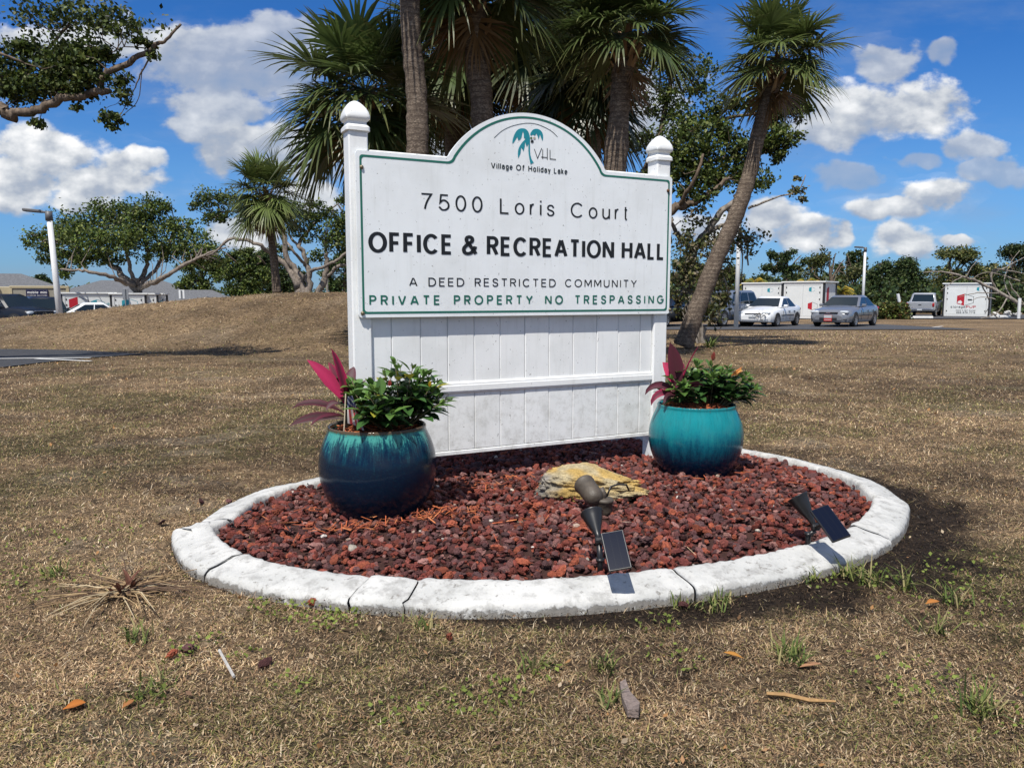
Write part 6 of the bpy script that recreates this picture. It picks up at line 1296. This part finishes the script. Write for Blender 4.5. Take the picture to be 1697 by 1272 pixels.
SEDAN = dict(body=[(-2.20, .56, .34, .50, .56), (-2.16, .70, .26, .58, .66), (-2.02, .80, .22, .66, .75), (-1.75, .85, .20, .73, .82), (-1.2, .865, .20, .82, .92), (-.85, .87, .20, .88, .97), (0, .872, .20, .91, .95), (1.0, .87, .20, .94, .98), (1.45, .86, .22, .97, 1.04), (1.9, .82, .26, .96, 1.05), (2.10, .74, .32, .88, .99), (2.17, .60, .36, .74, .84)], belt=(-.98, 1.52, .80, .90), roof=(-.12, .78, .60, 1.385), wr=.31, axles=(-1.32, 1.29), head=(.60, .17, .655, .17, .12, .062), tail=(.62, .80, .13, .08), seams=(-.62, .30, .98), handles=(.08, .78), fog=(.0, .40, .50),
    front=[('grille', (.38, .60, .645, -.0), DARKP), ('lower_grille', (.55, .345, .395, .02), DARKP)], plate=(.17, .44, .54, PLATE), handle_m=DARKP, mould_m=DARKP)
IMPALA = dict(body=[(-2.50, .62, .34, .52, .58), (-2.45, .76, .24, .62, .69), (-2.28, .87, .21, .72, .80), (-1.9, .915, .20, .80, .89), (-1.3, .925, .20, .87, .97), (-.95, .93, .20, .92, 1.01), (0, .93, .20, .95, .98), (1.1, .925, .20, .97, 1.01), (1.6, .91, .23, .98, 1.06), (2.1, .87, .26, .97, 1.06), (2.42, .80, .32, .90, 1.0), (2.52, .62, .36, .78, .86)], belt=(-1.08, 1.70, .86, .94), roof=(-.16, .85, .66, 1.44), wr=.33, axles=(-1.48, 1.40), head=(.66, .18, .70, .20, .14, .072), tail=(.66, .84, .15, .08), seams=(-.68, .36, 1.15), handles=(.12, .90), fog=(.66, .36, .15),
    front=[('grille', (.42, .635, .70, -.01), DARKP), ('badge_bar', (.10, .655, .685, -.022), CHROME), ('lower_grille', (.40, .33, .45, .0), DARKP)], plate=(.18, .28, .56, REDP), mould_m=None)
IMPALA['mould_m'] = DARKP
def plate_mark(o, L, W2):
    b = MB(); b.box((-.175, -2.541, .43), (.175, -2.536, .555)); L(b, 'plate_panel', PLATE); b = MB(); b.box((-.15, -2.541, .335), (.15, -2.536, .362)); L(b, 'plate_stripe', PLATE)
IMPALA['extra'] = plate_mark
SUVB = [(-2.30, .62, .42, .74, .80), (-2.25, .80, .34, .84, .90), (-2.05, .90, .30, .92, .99), (-1.6, .93, .28, 1.00, 1.07), (-1.05, .94, .28, 1.05, 1.12), (0, .94, .28, 1.06, 1.10), (1.4, .94, .28, 1.07, 1.10), (2.1, .92, .32, 1.07, 1.10), (2.30, .86, .38, 1.02, 1.06), (2.36, .78, .44, .80, .88)]
SUV = dict(body=SUVB, belt=(-1.05, 2.28, .88, 1.03), roof=(-.35, 1.95, .72, 1.68), wr=.37, axles=(-1.42, 1.36), head=(.68, .14, .80, .17, .12, .09), tail=(.80, 1.05, .09, .18), seams=(-.70, .30, 1.10), handles=(.05, .90), sidewin=3, fog=(.62, .46, .12), front=[('grille', (.44, .66, .86, -.01), DARKP), ('lower_grille', (.5, .40, .50, .0), DARKP)], plate=(.17, .50, .60, PLATE), mould_m=DARKP)
def suv_trim(o, L, W2):
    b = MB(); b.bbox((-.52, -2.335, .66), (.52, -2.20, .70), .01); b.bbox((-.52, -2.335, .865), (.52, -2.18, .90), .01); L(b, 'grille_bar', CHROME)
    b = MB(); P = [(-.16, .78), (.16, .78)]; letter_line(b, 'KIA'.replace('K', 'H') if False else 'LHL', .07, .014, .5, lambda x, y, o_: np.stack([x - .12, np.full_like(x, -2.345) - o_, y + .745], 1), 0, .24); L(b, 'front_letters', CHROME)
DSUV = dict(SUV); DSUV['extra'] = suv_trim; DSUV['front'] = [('grille', (.50, .66, .90, -.01), DARKP), ('lower_grille', (.55, .40, .54, .0), DARKP)]
TRUCK = dict(body=[(-2.75, .70, .45, .80, .86), (-2.68, .88, .36, .92, .98), (-2.3, .95, .32, 1.00, 1.08), (-1.2, .96, .30, 1.06, 1.14), (0, .96, .30, 1.06, 1.10), (1.0, .96, .30, 1.06, 1.08), (2.60, .95, .42, 1.08, 1.10), (2.70, .92, .46, 1.06, 1.09), (2.72, .86, .50, .98, 1.02)], belt=(-1.25, 1.05, .90, 1.03), roof=(-.55, .75, .74, 1.70), wr=.38, axles=(-1.75, 1.72), head=(.72, .14, .84, .18, .12, .10), tail=(.86, .86, .08, .16), seams=(-.8, .15), handles=(-.1, .8), front=[('grille', (.5, .68, .92, -.01), DARKP)], mould_m=DARKP)
def truck_back(o, L, W2):
    b = MB(); b.bbox((-.72, 2.71, .62), (.72, 2.745, 1.04), .02); t_ = L(b, 'tailgate', M_TRUCK); b = MB(); b.bbox((-.10, 2.742, .83), (.10, 2.76, .89), .01); b.build('handle', DARKP, t_, local=True)
    b = MB(); b.bbox((-.90, 2.66, .42), (.90, 2.84, .58), .03); L(b, 'rear_bumper', CHROME)
    b = MB(); b.bbox((-.16, 2.83, .46), (.16, 2.85, .56), .004); L(b, 'number_plate', PLATE)
TRUCK['extra'] = truck_back
M_WHITE = paint('white car paint', (.72, .73, .73)); M_SILVER = paint('silver car paint', (.21, .22, .24), .3); M_BLUE = paint('grey blue van paint', (.15, .18, .23), .25); M_NAVY = material('dark blue car paint', (.008, .010, .016), .35, coat=.15, spec=.3); M_BLACK = paint('black car paint', (.008, .008, .009)); M_TRUCK = paint('silver truck paint', (.40, .41, .43), .35)
D = math.radians
def put(px, Y, dz=.035): p = base_at(px, Y); p[2] += dz; return p
white = car('parked_car', 'white sedan with dented front corner beside the left of the two containers', 'car', put(1277, 37.6), D(-39), SEDAN, M_WHITE)
b = MB(); rg = np.random.default_rng(3)
chips(b, np.array((.34, -2.20, .56)) + rg.normal(0, 1, (60, 3)) * (.17, .05, .12), .16, .035, rg, [(.55, .52, .45), (.2, .19, .17), (.5, .42, .3), (.06, .06, .06)]); b.build('damaged_bumper', CHIP_M, white, local=True)
car('parked_car', 'silver sedan with a red front plate', 'car', put(1403, 37.6), D(-41), IMPALA, M_SILVER)
car('parked_van', 'grey blue sport utility vehicle half hidden by the leaning palm and hanging branches', 'van', put(1196, 37.8), D(-44), SUV, M_BLUE)
car('parked_car', 'dark car glimpsed between the sign and the base of the leaning palm', 'car', put(1098, 37.5), D(-36), IMPALA, M_BLACK)
car('pickup_truck', 'silver pickup truck seen from behind near the single container', 'pickup truck', put(1532, 58.5, .055), D(146), TRUCK, M_TRUCK, group='vehicles in the far lot')
car('parked_van', 'dark blue sport utility vehicle with a wide grille at the left edge behind the mound', 'van', put(12, 38.6, .17), D(74), DSUV, M_NAVY)
car('parked_van', 'black vehicle just behind the dark blue one, by the left lamp post', 'van', put(74, 40.3), D(40), SUV, M_BLACK)
car('parked_car', 'white car showing only its roof and windows above the mound beside the left lamp post', 'car', put(140, 36.2), D(-58), SEDAN, M_WHITE)
car('parked_car', 'white car roof just peeking over the crest, right of the palm on the mound', 'car', put(503, 33.0, .42), D(-75), SEDAN, M_WHITE)

# ------------------------------------------------------------------ storage containers
CW = material('container panel', (.66, .68, .67), .45, var=.06, vscale=2); CEDGE = material('container dark edge', (.020, .021, .023), .5); CTRIM = material('container frame', (.62, .63, .62), .4); RED = material('red decal', (.42, .010, .022), .5); LOGO = material('dark decal line', (.05, .055, .06), .5); LTEAL = material('teal decal', (.02, .26, .33), .5)
def container(loc, rz, W, Dp, H, label, face=1, side=True):
    o = thing('storage_container', loc, label, 'container', 'white storage containers', rz); B = lambda b, n, m, p=o: b.build(n, m, p, local=True)
    b = MB(); b.bbox((-W / 2 + .06, .04, .10), (W / 2 - .06, Dp - .04, H - .10), .01); box = B(b, 'wall_panels', CW)
    b = MB(); b.bbox((-W / 2 - .07, -.07, H - .10), (W / 2 + .07, Dp + .07, H), .02); B(b, 'roof', CTRIM)
    b = MB(); 
    for x in (-W / 2, W / 2 - .12):
        b.bbox((x, 0.02, .02), (x + .12, .16, H - .102), .008); b.bbox((x, Dp - .16, .02), (x + .12, Dp - .02, H - .102), .008)
    B(b, 'corner_frame', CEDGE); b = MB(); b.bbox((-W / 2 + .13, -.02, 0), (W / 2 - .13, .08, .14), .01); b.bbox((-W / 2 + .02, .17, 0), (-W / 2 + .1, Dp - .17, .14), .01); b.bbox((W / 2 - .1, .17, 0), (W / 2 - .02, Dp - .17, .14), .01); B(b, 'base_rail', CTRIM)
    b = MB(); b.bbox((-W / 2 + .12, -.012, .15), (-W / 2 + .24, .03, H - .11), .004); b.bbox((W / 2 - .24, -.012, .15), (W / 2 - .12, .03, H - .11), .004); b.bbox((-W / 2 + .243, -.011, H - .26), (W / 2 - .243, .03, H - .11), .004); B(b, 'door_frame', CTRIM)
    for s in (-1, 1):
        b = MB(); x0, x1 = (-W / 2 + .26, -.008) if s < 0 else (.008, W / 2 - .26); b.bbox((x0, .0, .16), (x1, .036, H - .28), .005); d = B(b, 'door', CW)
        b = MB(); 
        for z in (.35, H * .5, H * .68, H - .45): b.bbox((s * (W / 2 - .30) - .03, -.02, z), (s * (W / 2 - .30) + .03, .0, z + .10), .006)
        b.build('hinges', CEDGE, d, local=True)
    return o, B
fp = lambda x, y, o_: np.stack([x, np.full_like(x, -.006) - o_, y], 1)
def hex_mark(B, s, x, z, red=RED, y=-.004):
    b = MB(); b.add([(x - .5 * s, y, z - .30 * s), (x, y, z - .46 * s), (x, y, z + .46 * s), (x - .5 * s, y, z + .30 * s)], [[[0, 1, 2, 3]]]); B(b, 'red_panel_mark' if red is RED else 'teal_mark', red)
    b = MB(); v, f = ribbon([(x, z + .46 * s), (x + .62 * s, z + .22 * s), (x + .62 * s, z - .24 * s), (x, z - .46 * s)], .03 * s); b.add(np.column_stack([v[:, 0], np.full(len(v), y), v[:, 1]]), [f]); B(b, 'outline_mark', LOGO if red is RED else LTEAL)
def words(B, text, x, z, H, fit, mat, sw=.14, track=.16, y=-.006):
    b = MB(); letter_line(b, text, H, sw * H, track, lambda p, q, o_: np.stack([x + p, np.full_like(p, y) - o_ * 3, z + q], 1), .0, fit); B(b, 'lettering', mat)
o, B = container(put(1601, 57.0, .055), D(-34), 3.05, 2.5, 2.45, 'single white container with red mark and printed name beside the fallen tree')
hex_mark(B, .95, -.12, 1.22); b = MB(); b.add([(-.56, -.0065, .98), (-.32, -.0065, .90), (-.24, -.0065, 1.05), (-.36, -.0065, 1.18), (-.52, -.0065, 1.10)], [[[0, 1, 2, 3, 4]]]); B(b, 'white_mark', CW)
b = MB(); b.box((.10, -.0075, 1.16), (.36, -.002, 1.27)); B(b, 'label_plate', LOGO)
words(B, 'storage', -.98, .60, .19, .95, LOGO, .13); words(B, 'PUP', .02, .60, .19, .62, RED, .16); words(B, 'Mobile & Self Storage', -.62, .40, .085, 1.25, LOGO, .15); words(B, '888-878-7718', -.58, .22, .12, 1.2, LOGO, .16); hex_mark(B, .32, .78, 2.0, LTEAL)
def pod(px, Y, rz, W, Dp, H, label, marks=True, dz=.05):
    o, B = container(put(px, Y, dz), rz, W, Dp, H, label)
    hex_mark(B, .34, .55, H * .78, LTEAL); 
    if marks:
        hex_mark(B, .55, .62, H * .34); S_b = MB(); x = W / 2 - .058; 
        S_b.add([(x, .6, H * .42), (x, 1.05, H * .34), (x, 1.05, H * .86), (x, .6, H * .80)], [[[0, 1, 2, 3]]]); B(S_b, 'side_mark', RED)
    return o
pod(1330, 50.5, D(-40), 2.75, 2.5, 2.42, 'right one of the two white containers behind the parked sedans'); pod(1262, 53.5, D(-38), 2.9, 2.3, 2.40, 'left one of the two white containers, behind the white sedan')
for q, (px, Y, rz, W, lb) in enumerate([(147, 45.0, 27, 2.85, 'white container with red mark nearest the left lamp post'), (213, 45.6, 26, 1.95, 'white container behind the left road sign plate'), (247, 46.2, 24, 1.05, 'narrow white container third in the row at left'), (266, 46.6, 24, .85, 'narrow container with teal mark at the right end of the row')]):
    o, B = container(put(px, Y, .0), D(rz), W, 2.4, 2.42, lb)
    if q == 0: hex_mark(B, .9, -.55, 1.75); hex_mark(B, .62, .42, 1.72, LTEAL); words(B, 'cubes', .78, 1.68, .16, .5, LTEAL)
    if q == 1: hex_mark(B, .75, .02, 1.75, LTEAL)
    if q == 3: hex_mark(B, .6, .1, 1.72, LTEAL)

# ------------------------------------------------------------------ buildings at left
ROOF = material('grey shingles', (.115, .118, .125), .9, var=.45, vscale=9, bump=.4, bscale=14); BEIGE = material('beige siding', (.44, .38, .25), .7, var=.08, vscale=2); TRAIL = material('trailer wall', (.30, .28, .23), .7, var=.08, vscale=2); BWHITE = material('white wall', (.62, .63, .62), .7, var=.05, vscale=2); NAVYS = material('navy sign', (.010, .010, .055), .5); WTXT = material('white letters', (.75, .75, .75), .6)
def house(label, px, Y, W, Dp, zw, zr, wall, rz=0, name='house', inset=None):
    p = base_at(px, Y); o = thing(name, p, label, 'building', None, rz); B = lambda b, n, m, q=o: b.build(n, m, q, local=True)
    b = MB(); b.box((-W / 2, 0, -.3), (W / 2, Dp, zw)); B(b, 'wall', wall); e = .45; i_ = inset if inset is not None else Dp / 2 + e
    b = MB(); v = [(-W / 2 - e, -e, zw + .02), (W / 2 + e, -e, zw + .02), (W / 2 + e, Dp + e, zw + .02), (-W / 2 - e, Dp + e, zw + .02), (-W / 2 - e + i_, Dp / 2, zr), (W / 2 + e - i_, Dp / 2, zr)]; b.add(v, [[[0, 1, 5, 4], [2, 3, 4, 5]], [[1, 2, 5], [3, 0, 4]]]); rf = B(b, 'roof', ROOF)
    b = MB(); b.box((-W / 2 - e - .03, -e - .03, zw - .12), (W / 2 + e + .03, -e + .05, zw + .05)); b.build('eaves_board', BWHITE, rf, local=True); return o, B
house('house with a grey hipped roof at the left edge', 5, 60, 11.5, 9, 2.1, 4.15, BEIGE, D(28), inset=5.2)
o, B = house('long low building with a grey shingle roof behind the left containers', 215, 66, 13.0, 8, 2.15, 3.75, BWHITE, D(22))
for x in (-4.5, -1.5, 1.5, 4.5):
    b = MB(); b.bbox((x - .6, -.05, .9), (x + .6, .05, 1.8), .02); w = B(b, 'window', CTRIM); b = MB(); b.box((x - .52, -.06, .97), (x + .52, -.052, 1.73)); b.build('pane', GLASS, w, local=True)
o, B = house('white low building with a small gable and grey roof right of the containers', 325, 56, 5.6, 6, 1.75, 2.75, BWHITE, D(20), inset=2.2)
b = MB(); b.add([(-.2, -.47, 1.8), (1.8, -.47, 1.8), (.8, -.47, 2.25), (-.2, 1.4, 1.82), (1.8, 1.4, 1.82), (.8, 1.4, 2.27)], [[[0, 1, 2]], [[0, 2, 5, 3], [1, 4, 5, 2]]]); B(b, 'gable', ROOF); b = MB(); b.add([(-.12, -.48, 1.76), (1.72, -.48, 1.76), (.8, -.48, 2.17)], [[[0, 1, 2]]]); B(b, 'gable_front', BWHITE)
b = MB(); b.bbox((-.55, -.06, 1.05), (.25, .05, 1.62), .02); B(b, 'window', CEDGE)
p = put(52, 49.0, 0); o = thing('office_trailer', p, 'beige office trailer carrying a navy sign behind the dark vehicles', 'trailer', None, D(27)); B = lambda b, n, m, q=o: b.build(n, m, q, local=True)
b = MB(); b.bbox((-1.05, 0, 0), (2.05, 2.4, 2.86), .03); B(b, 'wall', TRAIL); b = MB(); b.bbox((-4.6, .6, 0), (-1.06, 3.0, 2.84), .03); B(b, 'side_wall', BEIGE)
b = MB(); b.bbox((-1.12, -.05, 2.74), (2.12, .06, 2.90), .02); b.bbox((-1.12, -.05, 0), (-.98, .05, 2.73), .01); b.bbox((1.95, -.05, 0), (2.12, .05, 2.73), .01); B(b, 'trim', BEIGE)
b = MB(); b.bbox((-.25, -.07, 2.20), (.95, -.004, 2.66), .008); sg = B(b, 'sign_plate', NAVYS); b = MB(); letter_line(b, 'mobile mini', .17, .030, .12, lambda x, y, o_: np.stack([-.18 + x, np.full_like(x, -.074) - o_ * 4, 2.41 + y], 1), 0, 1.06); letter_line(b, 'STORAGE SOLUTIONS', .055, .012, .2, lambda x, y, o_: np.stack([-.18 + x, np.full_like(x, -.074) - o_ * 4, 2.27 + y], 1), 0, 1.06); b.build('lettering', WTXT, sg, local=True)
b = MB(); b.tube([(-2.0, .4, 1.2), (-2.0, .4, 3.0)], .05, 6); b.bbox((-2.25, .33, 2.98), (-1.85, .47, 3.14), .02); B(b, 'flood_lamp_mast', BWHITE); b = MB()
for q in range(7): b.bbox((-3.1 + q * .12, .56, 2.05), (-3.03 + q * .12, .598, 2.28), .005)
B(b, 'vent', CEDGE)

# ------------------------------------------------------------------ lamp posts, road signs, poles, wheel stops
POLE = material('white painted pole', (.66, .67, .67), .5, var=.1, vscale=3); LHEAD = material('lamp head grey', (.10, .10, .105), .5)
def lamp(label, px, Y, py_top, r, arm, lean=0.0, head=True, dz=0):
    p = base_at(px, Y); o = thing('street_lamp', p, label, 'street lamp', 'white parking lot lamp posts'); t_ = at(px, py_top, Y)[2]; top = np.array((p[0] + lean, Y, t_))
    b = MB(); b.tube([p - (0, 0, .2), top], [r, r * .8], 14); b.build('pole', POLE, o, smooth=True)
    b = MB(); b.tube([top - (0, 0, .28), top + (0, 0, .06)], r * 1.05, 12); b.build('collar', LHEAD, o, smooth=True)
    b = MB(); d = nrm(np.array(arm)); s = np.array((-d[1], d[0], 0)); M = lambda v: top + v[:, :1] * d + v[:, 1:2] * s + v[:, 2:] * np.array((0, 0, 1)); b.bbox((0, -.05, -.02), (.35, .05, .06), .02, M=M); b.bbox((.25, -.17, -.02), (.85, .17, .09), .04, M=M); b.build('lamp_head', LHEAD, o); return o
lamp('white lamp post at left with its head turned left, standing by the dark vehicles', 99.5, 29.0, 353, .118, (-1, -.15, .08), -.20); lamp('white lamp post half hidden behind the leaning palm', 1221, 34.5, 322, .105, (.1, 1, 0)); lamp('slim white lamp post rising behind the silver sedan', 1430, 61, 411, .115, (-1, -.1, .05), -.02)
STEEL = material('galvanised sign back', (.26, .27, .28), .5, metal=.4, var=.15, vscale=6)
for lb, px, Y, y0, w, h in [('back of a tall road sign in front of the second left container', 208, 33.5, 479, .26, .46), ('back of a pale road sign in front of the white low building', 301, 32.5, 481, .24, .34)]:
    p = base_at(px, Y); o = thing('road_sign', p, lb, 'road sign', 'road signs seen from behind'); zt = at(px, y0, Y)[2]; b = MB(); b.tube([p - (0, 0, .2), (p[0], Y, zt)], .028, 8); b.build('post', STEEL, o); b = MB(); b.bbox((p[0] - w / 2, Y + .03, zt - h), (p[0] + w / 2, Y + .045, zt + .02), .004); b.build('sign_plate', STEEL if px < 250 else POLE, o)
p = base_at(542, 46); b = MB(); b.tube([p, at(542, 462, 46)], [.09, .07], 8); tag(b.build('utility_pole', material('weathered pole', (.25, .23, .2), .8, var=.3, vscale=5), org=p), 'short grey pole beside the left post of the sign', 'pole')
STOP = material('white concrete stop', (.62, .62, .60), .8, var=.15, vscale=5)
for lb, x0, x1, py, Y in [('long white concrete kerb stop in front of the clipped hedge', 1463, 1499, 522, 53.0), ('white concrete kerb stop under the silver pickup', 1501, 1549, 524.5, 50.9), ('white concrete kerb stop right of the single container', 1643, 1678, 521.5, 53.5)]:
    a = base_at(x0, Y); c = base_at(x1, Y); b = MB(); b.bbox((a[0], Y, a[2] + .02), (c[0], Y + .18, a[2] + .20), .05); tag(b.build('kerb_stop', STOP, org=a), lb, 'kerb stop', 'white kerb stops')
p = base_at(1489, 57); b = MB(); b.tube([at(1493, 513, 57), at(1488, 487, 57)], .11, 8); tag(b.build('leaning_post', POLE, org=p), 'short white post leaning left behind the hedge', 'post')
p = base_at(1690, 50.8); b = MB(); b.tube([p, at(1690, 494, 50.8)], .10, 8); tag(b.build('marker_post', POLE, org=p), 'white marker post at the fallen tree', 'post')
p = base_at(1682, 56); b = MB(); rockset(b, p + np.array((.1, 0, .15)) + np.random.default_rng(2).normal(0, 1, (9, 3)) * (.45, .25, .08), np.full(9, .5), 2, [(.42, .41, .39), (.35, .34, .32), (.5, .49, .46)], np.random.default_rng(4), .6); tag(b.build('rubble', CHIP_M, org=p), 'low heap of pale concrete rubble behind the fallen tree', 'rubble')
